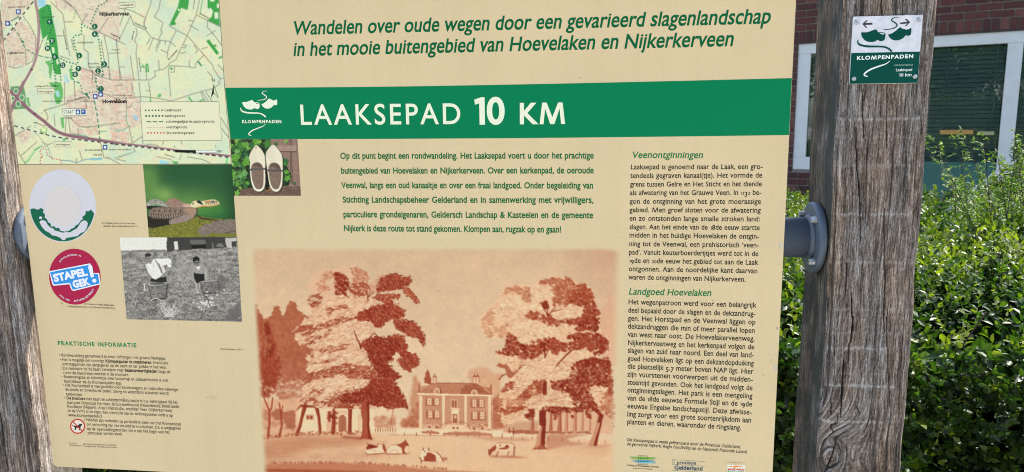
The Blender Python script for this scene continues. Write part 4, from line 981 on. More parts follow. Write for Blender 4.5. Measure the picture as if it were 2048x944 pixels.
# foreground bank
C.poly(SA(90, 910, 400, 905, 600, 916, 814, 936, 1100, 952, 1600, 958, 1600, 1000, 90, 1000), (172, 106, 74), 1, rag=1.5, rs=.6, soft=1)
for k_ in range(130):
    x = random.uniform(540, 900); y = 924.5 + max(0, (x - 720)) * .075 + random.uniform(-1, 2); C.dab(x, y, random.uniform(1, 2.4), random.uniform(2, 4.5), 0, (150, 76, 50), .6, .6)
b, M = C.mask(SA(80, 931, 300, 936, 560, 944, 560, 950, 80, 942), soft=2); C.comp(b, M, DK, .8)
C.poly(SA(80, 944, 600, 962, 80, 962), (182, 122, 90), .7, soft=3)
# path strip and little posts
C.poly(S4(60, 640, 250, 628, 880, 650, 1073, 665, 1073, 708, 700, 694, 60, 680), (217, 182, 146), 1, soft=1.5)
C.line(S4(0, 684, 350, 690, 700, 700, 1073, 714), 1.2, (150, 90, 62), .7)
for x in (122, 227, 347, 462, 576, 672, 769, 874, 962, 1060): C.line(S4(x, 665 + x * .012, x, 688 + x * .012), 1.3, DD, .9)
C.poly(S4(700, 700, 1073, 714, 1200, 716, 1200, 742, 860, 735, 720, 712), (176, 120, 90), .6, soft=3)
# small barn
C.poly(S3(395, 470, 430, 425, 1000, 440, 1000, 640, 400, 650), (214, 180, 142), 1)
C.poly(S3(390, 472, 432, 420, 452, 425, 420, 455, 400, 470), DK, .9); C.poly(S3(430, 424, 990, 432, 1005, 458, 440, 444), (126, 46, 26), .9)
C.line(S3(405, 470, 405, 640), 1.2, MD, .7)
C.poly(S3(472, 500, 532, 498, 532, 542, 472, 542), (186, 134, 100), .9); C.poly(S3(478, 510, 496, 510, 496, 534, 478, 534), DK, .9); C.poly(S3(502, 508, 524, 508, 524, 534, 502, 534), DK, .9)
C.poly(S3(632, 480, 640, 470, 790, 470, 790, 630, 632, 635), (196, 148, 114), .8)
C.poly(S3(724, 630, 724, 520, 745, 502, 765, 502, 784, 525, 784, 630), (150, 84, 56), .9); C.line(S3(718, 630, 718, 515, 742, 494, 768, 494, 790, 518, 790, 630), 1.6, (220, 188, 150)); C.line(S3(754, 505, 754, 630), 1, DK, .7)
C.line(S3(880, 500, 880, 630), 1.5, MD, .6); C.line(S3(892, 500, 892, 630), 1.2, MD, .5)
for P_, w in ((S3(465, 430, 440, 520, 425, 590, 400, 655), [9, 6.5, 6.5, 7]), (S3(552, 435, 572, 520, 582, 640), [8, 6, 5.5]), (S3(687, 450, 688, 540, 682, 640), [5, 7, 9]), (S3(815, 425, 812, 540, 810, 640), [9, 7.5, 8])):
    C.line(P_, w, DK, .92); C.line([(x + 1.4, y) for x, y in P_], [q * .35 for q in w], DD, .8)
C.scatter(S3(640, 480, 710, 475, 720, 550, 690, 590, 650, 560), 40, 3.4, 2.6, 0, [DK, DD], .85, .4, 19)
C.scatter(S3(400, 640, 540, 630, 900, 618, 900, 652, 400, 662), 120, 3, 1.8, 0, [(150, 84, 58), DK, (170, 108, 78)], .7, .5, 20)
for P_, w in ((S3(150, 380, 188, 470, 190, 560, 178, 680), [2.5, 3.5, 4.5, 5]), (S3(215, 370, 205, 450, 188, 475), [2.5, 3, 3.5]), (S3(265, 410, 282, 520, 285, 590, 265, 670), [2.5, 3.5, 4, 5]), (S3(292, 430, 280, 500), [2, 3]), (S3(115, 380, 118, 440), [2, 2])): C.line(P_, w, DK, .9)
C.scatter(S3(110, 660, 290, 655, 380, 640, 380, 660, 200, 690, 110, 695), 40, 3, 1.5, 0, [DK, MD], .7, .5, 21)
# white fence of figures
for i in range(9):
    x = 1002 + i * 19; C.dab(*S3(x, 610)[0], 1.9, 5.0, 0, (222, 190, 154), .95); C.dab(*S3(x + 8, 618)[0], 1.4, 4.4, 0, DK, .7)
C.scatter(S3(1000, 520, 1161, 500, 1161, 600, 1000, 600), 110, 5, 4, 0, [(172, 110, 80), (188, 136, 104)], .6, .7, 22)
C.line(S3(1150, 450, 1125, 575), 1.3, DK, .8)
# country house
WALL = (178, 124, 92)
C.poly(S4(248, 315, 345, 250, 400, 238, 735, 243, 800, 275, 868, 340, 868, 345, 240, 332), (166, 106, 76), 1)
C.poly(S4(600, 330, 640, 260, 735, 245, 862, 340), (142, 70, 44), .75, rag=2); C.noise(.12, .4, 6, 2, C._bb(835, 765, 985, 792))
C.line(S4(345, 250, 400, 240, 735, 244, 800, 278), 1.3, DK, .8); C.line(S4(250, 318, 250, 248), 2.2, DK, .9); C.line(S4(258, 265, 340, 262), 1, MD, .7); C.poly(S4(258, 266, 335, 264, 262, 312), (180, 122, 90), .9)
C.line(S4(868, 345, 868, 256), 2.4, DK, .9); C.poly(S4(800, 272, 864, 280, 864, 330), (160, 96, 66), .9)
for x in (384, 727, 752): C.poly(S4(x - 16, 242, x - 16, 190, x + 14, 190, x + 14, 242), (205, 168, 132), 1); C.line(S4(x - 13, 242, x - 13, 192), 1, DK, .7); C.line(S4(x + 13, 242, x + 13, 192), 1.2, DK, .9); C.poly(S4(x - 20, 190, x - 3, 172, x, 148, x + 4, 172, x + 18, 190), DK, .85)
for yy in (200, 212, 224): C.line(S4(372, yy, 398, yy), .8, MD, .8); C.line(S4(715, yy, 765, yy), .8, MD, .8)
C.poly(S4(246, 340, 872, 352, 876, 650, 870, 650, 250, 626), WALL, 1); C.noise(.05, .5, 8, 2, C._bb(838, 790, 985, 862))
C.poly(S4(232, 326, 880, 344, 880, 358, 240, 344), (218, 184, 148), 1); C.line(S4(240, 346, 880, 360), 1.1, DK, .6)
for xa, xb in ((250, 280), (448, 474), (637, 664), (842, 870)):
    C.poly(S4(xa, 346, xb, 350, xb, 640, xa, 630), (214, 180, 142), 1); C.line(S4(xb, 350, xb, 636), 1, DK, .55)
    for yy in range(360, 630, 17): C.line(S4(xa, yy, xb, yy + 1), .7, (160, 100, 70), .7)
for (xa, ya, xb, yb) in ((302, 366, 430, 434), (310, 474, 432, 544), (692, 378, 812, 448), (694, 484, 822, 556)):
    C.poly(S4(xa, ya, xb, ya + 3, xb, yb, xa, yb - 2), (150, 84, 58), .95); w4 = (xb - xa)
    for f0, f1 in ((.14, .42), (.64, .92)):
        C.poly(S4(xa + w4 * f0, ya + 4, xa + w4 * f1, ya + 5, xa + w4 * f1, yb - 5, xa + w4 * f0, yb - 6), (208, 172, 138), 1)
        xm = xa + w4 * (f0 + f1) / 2; C.line(S4(xm, ya + 4, xm, yb - 6), .9, DK, .8)
        for q in (.35, .65): C.line(S4(xa + w4 * f0, ya + (yb - ya) * q, xa + w4 * f1, ya + (yb - ya) * q), .7, DK, .6)
    C.line(S4(xa, yb, xb, yb + 2), 1.1, DK, .7)
C.poly(S4(524, 382, 580, 384, 580, 454, 524, 452), (214, 178, 142), 1); C.poly(S4(530, 386, 574, 388, 574, 452, 530, 450), (140, 70, 46), .95); C.line(S4(552, 388, 552, 452), 1.2, (205, 165, 130))
C.poly(S4(520, 456, 600, 460, 600, 470, 520, 466), (222, 190, 154), 1); C.poly(S4(530, 470, 590, 472, 590, 590, 530, 586), (216, 182, 144), 1); C.poly(S4(538, 505, 580, 507, 580, 585, 538, 583), (140, 72, 48), .9); C.poly(S4(548, 515, 570, 516, 570, 545, 548, 545), (200, 160, 126), .9)
C.poly(S4(440, 620, 500, 590, 635, 596, 690, 640, 688, 650, 430, 640), (208, 170, 134), 1); C.line(S4(434, 606, 502, 572, 632, 574, 690, 614), 1.1, DK, .75); C.line(S4(440, 636, 500, 594, 628, 598, 688, 640), .9, DK, .55)
for x in range(505, 635, 13): C.line(S4(x, 574, x, 594), .6, DK, .5)
C.poly(S4(285, 590, 430, 592, 430, 640, 285, 632), (196, 152, 120), 1); C.poly(S4(690, 600, 838, 604, 838, 648, 690, 646), (196, 152, 120), 1)
for (x, y) in ((340, 618), (404, 622), (546, 625), (580, 627), (722, 632), (792, 632)): C.dab(*S4(x, y)[0], 2.6, 2.2, 0, DD, .95, .3)
C.scatter(S4(290, 585, 430, 588, 430, 625, 290, 615), 60, 2, 1.4, .4, [DK, MD, (205, 165, 130)], .75, .5, 23); C.scatter(S4(700, 590, 835, 594, 835, 625, 700, 620), 60, 2, 1.4, .4, [DK, MD, (205, 165, 130)], .75, .5, 24)
for P_ in (S4(272, 655, 350, 645, 425, 660, 420, 674, 275, 668), S4(455, 668, 560, 655, 640, 662, 640, 685, 460, 682), S4(635, 662, 720, 652, 860, 672, 865, 690, 640, 686)): C.poly(P_, (168, 106, 76), .95, rag=1.2, rs=.4); C.line([P_[-1], P_[-2]], 1.4, DK, .8)
for xa in (404, 722): yy = 305 if xa < 500 else 318; C.poly(S4(xa - 26, yy + 20, xa - 24, yy - 5, xa - 8, yy - 20, xa + 12, yy - 20, xa + 28, yy - 4, xa + 30, yy + 22), (214, 180, 144), 1); C.poly(S4(xa - 16, yy + 18, xa - 14, yy - 4, xa, yy - 12, xa + 14, yy - 3, xa + 18, yy + 18), (146, 78, 52), .9); C.line(S4(xa, yy - 10, xa, yy + 18), .9, LT); C.line(S4(xa - 14, yy + 4, xa + 16, yy + 5), .8, LT)
C.poly(S4(412, 286, 440, 300, 442, 328, 430, 328, 428, 302), DD, .85)
# cows
def cow_lie(x, y, s, fl_=1):
    q = lambda *p: [(x + fl_ * p[i] * s, y + p[i + 1] * s) for i in range(0, len(p), 2)]
    C.poly(q(-4, 3, 34, 5, 48, 3, 46, 6, 0, 8), (160, 94, 66), .7, soft=1)
    C.poly(q(0, 0, 2, -6, 10, -11, 22, -13, 32, -14, 36, -8, 40, 0, 42, 5, 30, 5, 20, 3, 14, 5, 4, 5), (214, 180, 146), 1)
    C.poly(q(20, -12, 28, -15, 36, -20, 38, -24, 40, -19, 44, -14, 45, -10, 38, -10, 36, 0, 40, 5, 32, 5, 30, -6), DK, .92)
    C.line(q(0, 0, 2, -6, 10, -11, 22, -12), .9, DK, .8); C.line(q(6, 4, 12, -2, 20, -2, 24, 3), 1, DK, .6); C.line(q(2, 6, 42, 6), 1, DD, .8)
cow_lie(773, 902, 1.0)
cw = S7
C.poly(cw(1140, 300, 1150, 265, 1200, 255, 1290, 225, 1330, 240, 1335, 290, 1320, 308, 1160, 318), (214, 180, 146), 1); C.poly(cw(1142, 250, 1165, 215, 1185, 205, 1270, 228, 1270, 240, 1200, 256, 1155, 262), DD, .92)
C.line(cw(1140, 300, 1160, 318, 1330, 306, 1360, 300), 1.8, DK, .85); C.poly(cw(1320, 250, 1325, 210, 1335, 200, 1355, 245, 1362, 285, 1345, 290), DK, .92); C.line(cw(1265, 215, 1272, 200), 1.3, DD); C.line(cw(1165, 210, 1162, 195), 1.3, DD); C.line(cw(1150, 268, 1240, 270, 1235, 300), .9, DK, .7)
C.poly(cw(1715, 340, 1740, 290, 1750, 240, 1765, 258, 1810, 258, 1825, 238, 1835, 270, 1815, 300, 1900, 300, 1940, 290, 1975, 380, 1985, 395, 1940, 385, 1900, 390, 1760, 385, 1750, 415, 1735, 415, 1735, 370), (214, 180, 146), 1)
C.poly(cw(1800, 300, 1830, 295, 1890, 325, 1900, 375, 1880, 388, 1770, 385, 1765, 345, 1790, 330), DK, .93); C.poly(cw(1960, 350, 2010, 352, 2022, 368, 2000, 382, 1970, 380), DK, .7, soft=1)
for P_ in (cw(1755, 245, 1762, 270), cw(1820, 245, 1815, 275), cw(1715, 345, 1738, 370, 1738, 412), cw(1905, 290, 1945, 330, 1975, 395), cw(1740, 385, 1900, 392)): C.line(P_, 1.6, DD, .85)
for (x, y) in ((1778, 285), (1758, 262), (1820, 268), (1805, 310)): C.dab(*cw(x, y)[0], 1.6, 1.8, 0, DD, .9)
C.poly(S4(846, 860, 858, 800, 890, 775, 915, 755, 1010, 752, 1060, 760, 1073, 790, 1066, 866, 1058, 866, 1050, 815, 1010, 820, 1005, 866, 995, 866, 985, 826, 940, 826, 918, 872, 910, 872, 920, 815, 880, 830, 855, 862), (208, 172, 138), 1)
C.poly(S4(846, 862, 850, 815, 880, 790, 905, 772, 915, 790, 905, 815, 875, 835, 860, 862), DK, .93); C.poly(S4(935, 800, 980, 792, 1000, 772, 1022, 785, 1020, 800, 985, 812, 940, 812), DK, .85); C.dab(*S4(945, 775)[0], 2, 2, 0, DK); C.dab(*S4(1005, 782)[0], 4, 2.4, 0, DD)
C.line(S4(915, 755, 1010, 752, 1062, 762, 1074, 800), 1.1, DK, .8); C.line(S4(1066, 790, 1064, 866), 2.2, DD, .9); C.line(S4(930, 826, 912, 872), 2, DD, .8); C.line(S4(1020, 830, 1005, 864), 1.6, DK, .8)
b, M = C.mask(S6(0, 832, 200, 836, 305, 846, 200, 848, 0, 840), soft=1); C.comp(b, M, DK, .8); C.line(S4(845, 810, 850, 845), 1.3, DD); 
# big left tree: light masses in layers
crown = SA(215, 370, 260, 340, 290, 290, 350, 245, 420, 215, 520, 230, 560, 250, 560, 330, 540, 440, 560, 520, 600, 570, 620, 640, 560, 680, 330, 680, 240, 655, 260, 600, 290, 560, 270, 510, 290, 450, 240, 420)
C.poly(SA(272, 190, 290, 150, 330, 120, 380, 120, 410, 105, 460, 105, 500, 130, 525, 170, 520, 240, 330, 240, 300, 225), (200, 156, 124), .75, rag=3, soft=1)
C.poly(crown, (204, 164, 130), 1, rag=7, rs=.12)
C.scatter(crown, 900, 6.5, 2.1, -.35, [(212, 178, 144), (200, 158, 124), (190, 142, 110), (214, 182, 148)], .7, .6, 25, aj=.5)
C.scatter(crown, 260, 5.5, 1.5, -.35, [(178, 118, 86), (188, 132, 100)], .6, .6, 26, aj=.4)
for P_, n_ in ((SA(250, 385, 330, 340, 420, 310, 470, 318, 400, 345, 330, 365, 270, 395), 70), (SA(215, 380, 245, 350, 300, 345, 290, 365), 45), (SA(270, 400, 330, 380, 380, 350, 350, 400, 260, 440), 26), (SA(280, 455, 400, 420, 470, 420, 440, 440, 290, 480), 30), (SA(275, 545, 330, 530, 430, 500, 540, 520, 480, 540, 300, 570, 260, 590), 150), (SA(245, 650, 290, 610, 350, 600, 330, 640, 260, 665), 40), (SA(300, 655, 400, 640, 520, 655, 500, 676, 300, 676), 80), (SA(420, 540, 560, 520, 600, 560, 560, 575, 440, 560), 110), (SA(370, 640, 400, 610, 460, 600, 440, 640, 390, 660), 50), (SA(300, 500, 400, 470, 420, 480, 330, 510), 22), (SA(270, 230, 330, 215, 330, 255, 290, 280), 30), (SA(340, 280, 430, 262, 440, 275, 360, 300), 24)):
    C.scatter(P_, int(n_ * 1.7), 4.6, 1.6, -.3, [(140, 58, 34), (126, 42, 22), (156, 80, 52)], .85, .4, len(P_) + n_, aj=.5)
for P_, n_ in ((SA(260, 640, 330, 595, 430, 565, 560, 570, 600, 600, 520, 610, 420, 625, 330, 645), 190), (SA(300, 480, 420, 455, 540, 455, 540, 495, 420, 500, 300, 530), 120), (SA(290, 380, 400, 345, 540, 330, 540, 390, 420, 410, 300, 440), 130)):
    C.scatter(P_, n_, 6.5, 1.7, -.25, [(216, 184, 150), (208, 172, 138), (192, 148, 116)], .75, .5, 60 + n_, aj=.45)
C.scatter(crown, 420, 6.0, .95, -.38, [(164, 98, 68), (146, 70, 44), (178, 120, 90)], .6, .5, 227, aj=.35)
C.scatter(crown, 700, 2.6, .9, -.35, [(168, 106, 76), (150, 80, 54), (186, 132, 100)], .55, .5, 27, aj=.7)
C.scatter(crown, 260, 1.8, .8, -.3, [DK, (150, 72, 46)], .6, .5, 28, aj=.7)
# tops
for P_, n_, cs in ((S1(600, 280, 640, 250, 700, 245, 730, 275, 700, 300, 640, 300, 620, 330), 40, [(176, 112, 80)]), (S1(560, 340, 600, 320, 680, 380, 640, 420, 580, 400), 46, [(172, 106, 74), (186, 130, 98)]), (S1(700, 260, 787, 270, 800, 440, 700, 430, 740, 350), 90, [DK, DD, (150, 66, 42)]), (S2(0, 110, 60, 120, 130, 180, 140, 280, 60, 300, 0, 330), 120, [DK, DD]), (S2(150, 80, 200, 70, 290, 110, 325, 190, 300, 240, 180, 210, 165, 140), 130, [(166, 100, 72), (176, 114, 84)]), (S2(160, 220, 290, 215, 335, 260, 280, 340, 200, 340, 130, 290), 110, [(150, 72, 46), DK]), (S2(330, 230, 420, 150, 480, 110, 430, 250, 380, 330, 330, 320), 60, [(190, 138, 108), (178, 120, 90)])):
    C.scatter(P_, n_, 3.2, 2.4, .4, cs, .75, .4, n_ + 5)
# dark side masses
dark = [S2(400, 240, 430, 180, 520, 135, 580, 130, 640, 165, 700, 165, 735, 190, 700, 230, 640, 260, 560, 290, 440, 290, 400, 330),
        S2(640, 250, 700, 270, 760, 340, 795, 405, 760, 400, 700, 340, 650, 300), S2(350, 350, 440, 330, 520, 320, 620, 340, 600, 360, 500, 370, 560, 410, 480, 420, 420, 380),
        S2(190, 540, 260, 480, 360, 440, 520, 410, 600, 430, 660, 480, 650, 530, 560, 560, 500, 560, 440, 640, 370, 640, 350, 575, 220, 575),
        S2(560, 560, 650, 560, 740, 590, 800, 640, 840, 720, 850, 800, 830, 810, 790, 730, 700, 720, 620, 670, 570, 650), S2(250, 800, 300, 760, 380, 720, 480, 740, 560, 700, 650, 720, 670, 780, 690, 840, 640, 900, 560, 850, 460, 870, 380, 890, 290, 850),
        S2(330, 900, 480, 860, 560, 944, 320, 960), SA(640, 490, 680, 455, 720, 470, 732, 500, 690, 540, 660, 520),
        SA(510, 430, 560, 400, 640, 420, 630, 470, 600, 500, 660, 560, 600, 580, 560, 540, 530, 500), SA(540, 560, 620, 560, 660, 620, 690, 690, 640, 680, 600, 690, 560, 660, 500, 640, 520, 620, 480, 630), SA(400, 640, 470, 610, 560, 610, 640, 640, 560, 680, 500, 660, 420, 665)]
for i, P_ in enumerate(dark):
    C.poly(P_, (124, 36, 18) if i % 2 else (114, 30, 14), .97, rag=4.5, rs=.28, seed=i); ar = max(40, int(len(P_) * 22))
    C.scatter(P_, int(ar * 1.3), 2.6, 1.8, .5, [DK, DD, (150, 64, 40), (142, 56, 34), (160, 82, 56)], .8, .35, 100 + i, edge=3)
    C.scatter(P_, int(ar * .8), 1.4, .9, .5, [(166, 96, 68), (150, 70, 44), (186, 132, 100)], .6, .4, 140 + i, aj=1.2); C.scatter(P_, ar // 6, 1.1, .8, .5, [(204, 168, 134)], .7, .5, 160 + i)
# trunk and limbs
C.poly(S3(905, 400, 960, 400, 965, 470, 962, 600, 975, 660, 990, 695, 930, 690, 885, 692, 905, 650, 910, 560, 898, 480), (146, 62, 38), 1, rag=.6); C.poly(S3(940, 400, 962, 400, 964, 600, 980, 692, 955, 690, 945, 560), DD, .8)
for i in range(14): x = random.uniform(905, 950); C.line(S3(x, random.uniform(440, 500), x + random.uniform(-5, 5), random.uniform(560, 660)), .8, random.choice([DD, (170, 96, 66)]), .6)
for P_, w in ((S2(180, 665, 205, 740, 235, 790, 242, 835), [1.5, 2.5, 3, 4]), (S2(245, 830, 265, 770, 320, 740, 370, 690), [3, 2.4, 2, 1.4]), (S2(370, 690, 420, 735, 480, 745, 570, 740), [1.6, 2, 1.6, 1]), (S2(50, 290, 95, 320, 132, 355), [1, 1.6, 2]), (S2(90, 290, 105, 325), [1, 1.5]), (S2(300, 290, 312, 385), [1.2, 2.4]), (S2(330, 290, 315, 350), [1, 1.8]), (S2(378, 290, 322, 345), [.9, 1.6])): C.line(P_, w, DD, .9)
# right tree
cr2_ = S5(90, 530, 130, 460, 200, 400, 255, 340, 280, 270, 340, 200, 400, 180, 520, 185, 580, 210, 640, 150, 740, 130, 800, 112, 900, 118, 980, 150, 1000, 180, 1080, 178, 1140, 230, 1170, 310, 1220, 440, 1220, 600, 1310, 700, 1325, 770, 1240, 850, 1300, 944, 300, 944, 250, 820, 330, 790, 380, 740, 370, 690, 280, 690, 180, 690, 130, 620)
C.poly(cr2_, (206, 164, 128), 1, rag=4, rs=.15)
C.scatter(cr2_, 800, 5, 3.2, .2, [(216, 180, 144), (200, 154, 120), (190, 140, 106), (222, 190, 154)], .6, .6, 30)
cr3_ = S6(90, 110, 200, 60, 500, 60, 700, 100, 960, 160, 960, 330, 860, 480, 640, 440, 500, 460, 420, 440, 300, 480, 240, 560, 120, 600, 70, 500, 90, 440, 80, 340, 170, 240)
C.poly(cr3_, (205, 162, 126), 1, rag=5, rs=.15); C.scatter(cr3_, 700, 5.5, 2.2, -.2, [(216, 180, 144), (196, 148, 114), (182, 126, 92), (224, 192, 156)], .65, .6, 31)
for P_, n_, cs in ((S5(100, 530, 200, 400, 240, 400, 210, 560, 130, 610), 60, [(180, 122, 90), (190, 136, 104)]), (S5(130, 610, 360, 560, 350, 640, 290, 690, 250, 640, 170, 690), 80, [(176, 116, 84), (190, 136, 104)]), (S5(320, 280, 340, 220, 430, 200, 560, 210, 570, 340, 520, 350, 480, 280, 400, 250), 110, [(176, 114, 82), (190, 136, 104), (164, 96, 66)]),
                   (S5(600, 200, 680, 150, 800, 120, 930, 120, 980, 170, 1000, 300, 900, 390, 740, 390, 800, 290, 740, 190, 660, 180), 360, [(156, 82, 54), (146, 66, 42), (170, 104, 74)]), (S5(1000, 190, 1080, 180, 1140, 240, 1170, 320, 1060, 340, 980, 340, 900, 380, 960, 280), 220, [DK, (150, 70, 44)]),
                   (S5(900, 340, 1160, 340, 1220, 440, 1210, 600, 1180, 630, 1000, 620, 980, 560, 860, 550, 840, 520, 1020, 500, 1070, 460, 1080, 400), 420, [DK, DD, (146, 62, 38)]), (S5(510, 480, 570, 430, 640, 450, 760, 470, 860, 560, 780, 590, 640, 520, 560, 510), 130, [DK, (150, 70, 46)]), (S5(660, 360, 720, 340, 745, 400, 700, 420), 30, [DD]),
                   (S5(360, 640, 430, 680, 480, 750, 640, 700, 700, 690, 800, 690, 860, 720, 1080, 740, 1060, 790, 920, 800, 800, 850, 720, 800, 620, 870, 520, 890, 400, 860, 330, 850, 230, 820, 330, 790), 560, [DK, DD, (146, 62, 40)]), (S5(900, 680, 1020, 640, 1200, 640, 1310, 720, 1310, 790, 1200, 860, 1100, 790, 1000, 740), 330, [(146, 64, 40), DK, DD]), (S5(1100, 900, 1300, 870, 1330, 944, 1000, 944), 80, [DK, DD]),
                   (S6(480, 250, 620, 230, 660, 100, 830, 50, 930, 110, 970, 200, 960, 300, 860, 280, 780, 280, 800, 360, 850, 460, 850, 500, 780, 480, 660, 430, 640, 380, 560, 330, 480, 300), 900, [DD, DD, DK]), (S6(220, 370, 300, 290, 360, 240, 410, 240, 440, 250, 440, 340, 340, 350, 290, 390, 170, 400), 150, [DK, (150, 72, 46)]), (S6(90, 330, 130, 260, 200, 245, 180, 290, 120, 330), 50, [(160, 88, 60), DK]), (S6(60, 500, 80, 460, 240, 440, 300, 450, 200, 490, 80, 515), 80, [(156, 84, 56), DK]), (S6(130, 400, 280, 380, 290, 420, 130, 440), 60, [(170, 104, 74), (184, 128, 96)]),
                   (S6(870, 380, 960, 300, 985, 500, 970, 640, 930, 620, 900, 560, 860, 520), 160, [(156, 84, 56), (176, 112, 82)]), (S6(930, 300, 960, 300, 965, 350, 930, 370), 24, [DK])):
    C.scatter(P_, n_, 3.8, 2.8, .3, cs, .8, .4, n_ + 71, edge=2)
C.poly(S6(50, 130, 80, 105, 130, 115, 180, 180, 240, 120, 285, 110, 240, 150, 175, 215, 150, 220, 130, 190, 80, 235, 65, 235, 90, 195, 130, 180, 110, 140), (150, 76, 50), .9, rag=1.5)
for P_, n_ in ((S6(310, 460, 360, 400, 420, 340, 480, 310, 580, 340, 660, 400, 600, 445, 480, 450, 400, 470), 150), (S6(170, 230, 300, 90, 500, 80, 620, 130, 720, 180, 650, 215, 540, 240, 400, 215, 300, 250, 220, 300), 230), (S5(220, 430, 300, 350, 380, 290, 480, 300, 560, 400, 500, 470, 380, 550, 280, 500), 130), (S5(580, 300, 620, 200, 740, 200, 790, 290, 660, 340, 600, 370), 80), (S5(770, 440, 900, 370, 1060, 420, 1060, 460, 900, 520, 820, 510), 80), (S5(400, 640, 520, 560, 560, 520, 700, 540, 800, 640, 700, 680, 560, 760, 480, 740), 150), (S5(940, 800, 1100, 800, 1140, 850, 1000, 900, 860, 900), 60)):
    C.scatter(P_, n_, 4.6, 2.0, .1, [(214, 182, 148), (206, 170, 136), (192, 148, 114)], .7, .5, n_ + 200)
for k_ in range(26):
    x = random.uniform(340, 640); y = random.uniform(340, 430); P_ = S6(x - 14, y + 6, x, y - 5, x + 14, y + 5); C.line(spline(P_, 4), 1.0, (160, 92, 64), .7)
for P_, w in ((S5(700, 740, 705, 800, 708, 875), [3.4, 4, 2]), (S5(745, 790, 710, 870), [1.2, 2.4]), (S5(980, 795, 900, 860, 820, 944), [1.2, 2.4, 2.8]), (S6(640, 0, 580, 60, 515, 135), [2.4, 2.4, 1.2]), (S5(735, 480, 715, 440, 690, 415), [2.6, 1.8, 1]), (S5(740, 475, 725, 400, 722, 380), [2, 1.6, 1]), (S5(745, 470, 800, 405, 812, 398), [2, 1.4, 1]), (S5(770, 440, 860, 420, 875, 408), [1.6, 1.2, .8]), (S6(432, 250, 430, 340), [7, 9])): C.line(P_, w, DD, .9)
C.scatter(cr3_, 330, 5.0, .9, -.2, [(164, 98, 68), (146, 70, 44), (178, 120, 90)], .6, .5, 228, aj=.4)
for P_, n_ in ((cr2_, 620), (cr3_, 620)):
    C.scatter(P_, n_, 2.4, 1.2, .1, [(168, 106, 76), (150, 80, 54), (186, 132, 100), (198, 154, 122)], .5, .5, 28 + n_, aj=1.2); C.scatter(P_, 160, 1.7, .9, .1, [DK, (206, 170, 136)], .55, .5, 29 + n_, aj=1.2)
# right hand grove: space under the crown, slim trunks, main trunks
C.poly(S6(440, 470, 880, 480, 960, 560, 960, 660, 440, 640), (196, 150, 116), .95, rag=3); C.poly(S6(120, 600, 250, 560, 380, 560, 380, 650, 100, 650), (178, 122, 90), .7, soft=2)
C.poly(S6(130, 640, 200, 628, 400, 640, 780, 640, 800, 655, 480, 660, 200, 660), (146, 74, 50), .85, rag=1.5)
for x, w_, t_ in ((480, 7, 1), (550, 9, 1), (603, 7.5, .8), (670, 9.5, .8), (728, 5, .6), (787, 4.5, .6), (336, 7, 1.1)):
    C.line(S6(x, 470, x, 560, x - 3, 638), [w_ * .7, w_ * .75, w_ * 1.1], (160, 92, 66) if t_ >= 1 else (180, 122, 92), .95); C.line(S6(x + 6, 480, x + 6, 630), w_ * .25, DK, .5)
C.poly(S6(450, 660, 640, 665, 780, 660, 600, 700, 640, 720, 780, 740, 560, 760, 450, 790, 440, 720), (168, 106, 78), .75, soft=2); C.poly(S6(700, 770, 850, 745, 980, 745, 900, 770), (176, 116, 86), .6, soft=2)
b, M = C.mask(S6(440, 760, 620, 740, 800, 760, 1000, 780, 900, 830, 600, 800), soft=12); C.comp(b, M, (190, 138, 106), .5)
C.poly(S6(385, 470, 440, 470, 442, 560, 436, 680, 430, 755, 455, 782, 330, 785, 360, 750, 378, 660, 400, 600, 385, 560), (150, 74, 48), 1, rag=.7); C.poly(S6(400, 470, 440, 470, 440, 560, 432, 755, 410, 750, 400, 680, 415, 600, 388, 590, 388, 500), DD, .9, rag=.6)
C.poly(S6(372, 680, 400, 600, 412, 600, 398, 690, 395, 750, 355, 775), (186, 130, 98), .9, rag=.8)
C.poly(S6(850, 500, 895, 505, 870, 600, 845, 680, 838, 755, 765, 755, 800, 690, 830, 600), (180, 122, 92), 1, rag=.6); C.poly(S6(860, 505, 895, 510, 868, 620, 840, 752, 812, 752, 840, 660, 868, 570, 845, 570), DD, .88, rag=.5)
for P_, n_ in ((S6(260, 545, 275, 510, 310, 495, 305, 470, 350, 465, 345, 520, 310, 565, 290, 530), 60), (S6(420, 450, 480, 445, 560, 450, 760, 450, 740, 480, 640, 500, 680, 550, 650, 540, 620, 490, 560, 490, 510, 550, 490, 500, 470, 480, 400, 480), 150), (S6(760, 450, 800, 540, 770, 540, 750, 480), 24), (S6(800, 460, 860, 470, 880, 520, 850, 500), 40)): C.scatter(P_, n_, 3, 2.4, .3, [DD, DK], .85, .4, 300 + n_)
for x in (152, 185): C.line(S6(x, 612, x, 655), 1.6, DD, .9)
for x in (14, 94, 170, 253, 333, 459, 568, 699, 906): C.line(S6(x, 672 + x * .045, x, 692 + x * .045), 1.2, DK, .8)
C.line(S6(395, 790, 345, 944), .5, (170, 110, 84), .5)
for (x, y) in ((75, 208), (110, 240), (20, 268), (808, 210)): P_ = SB(x - 8, y - 2, x, y + 1, x + 8, y - 3) if x < 700 else SA(x - 8, y - 2, x, y + 1, x + 8, y - 3); C.line(P_, .7, (150, 90, 66), .7)
C.noise(.04, .55, 77, 2); C.noise(.025, .06, 78, 3); C.im = C.im * np.array([.985, 1.0, 1.0])
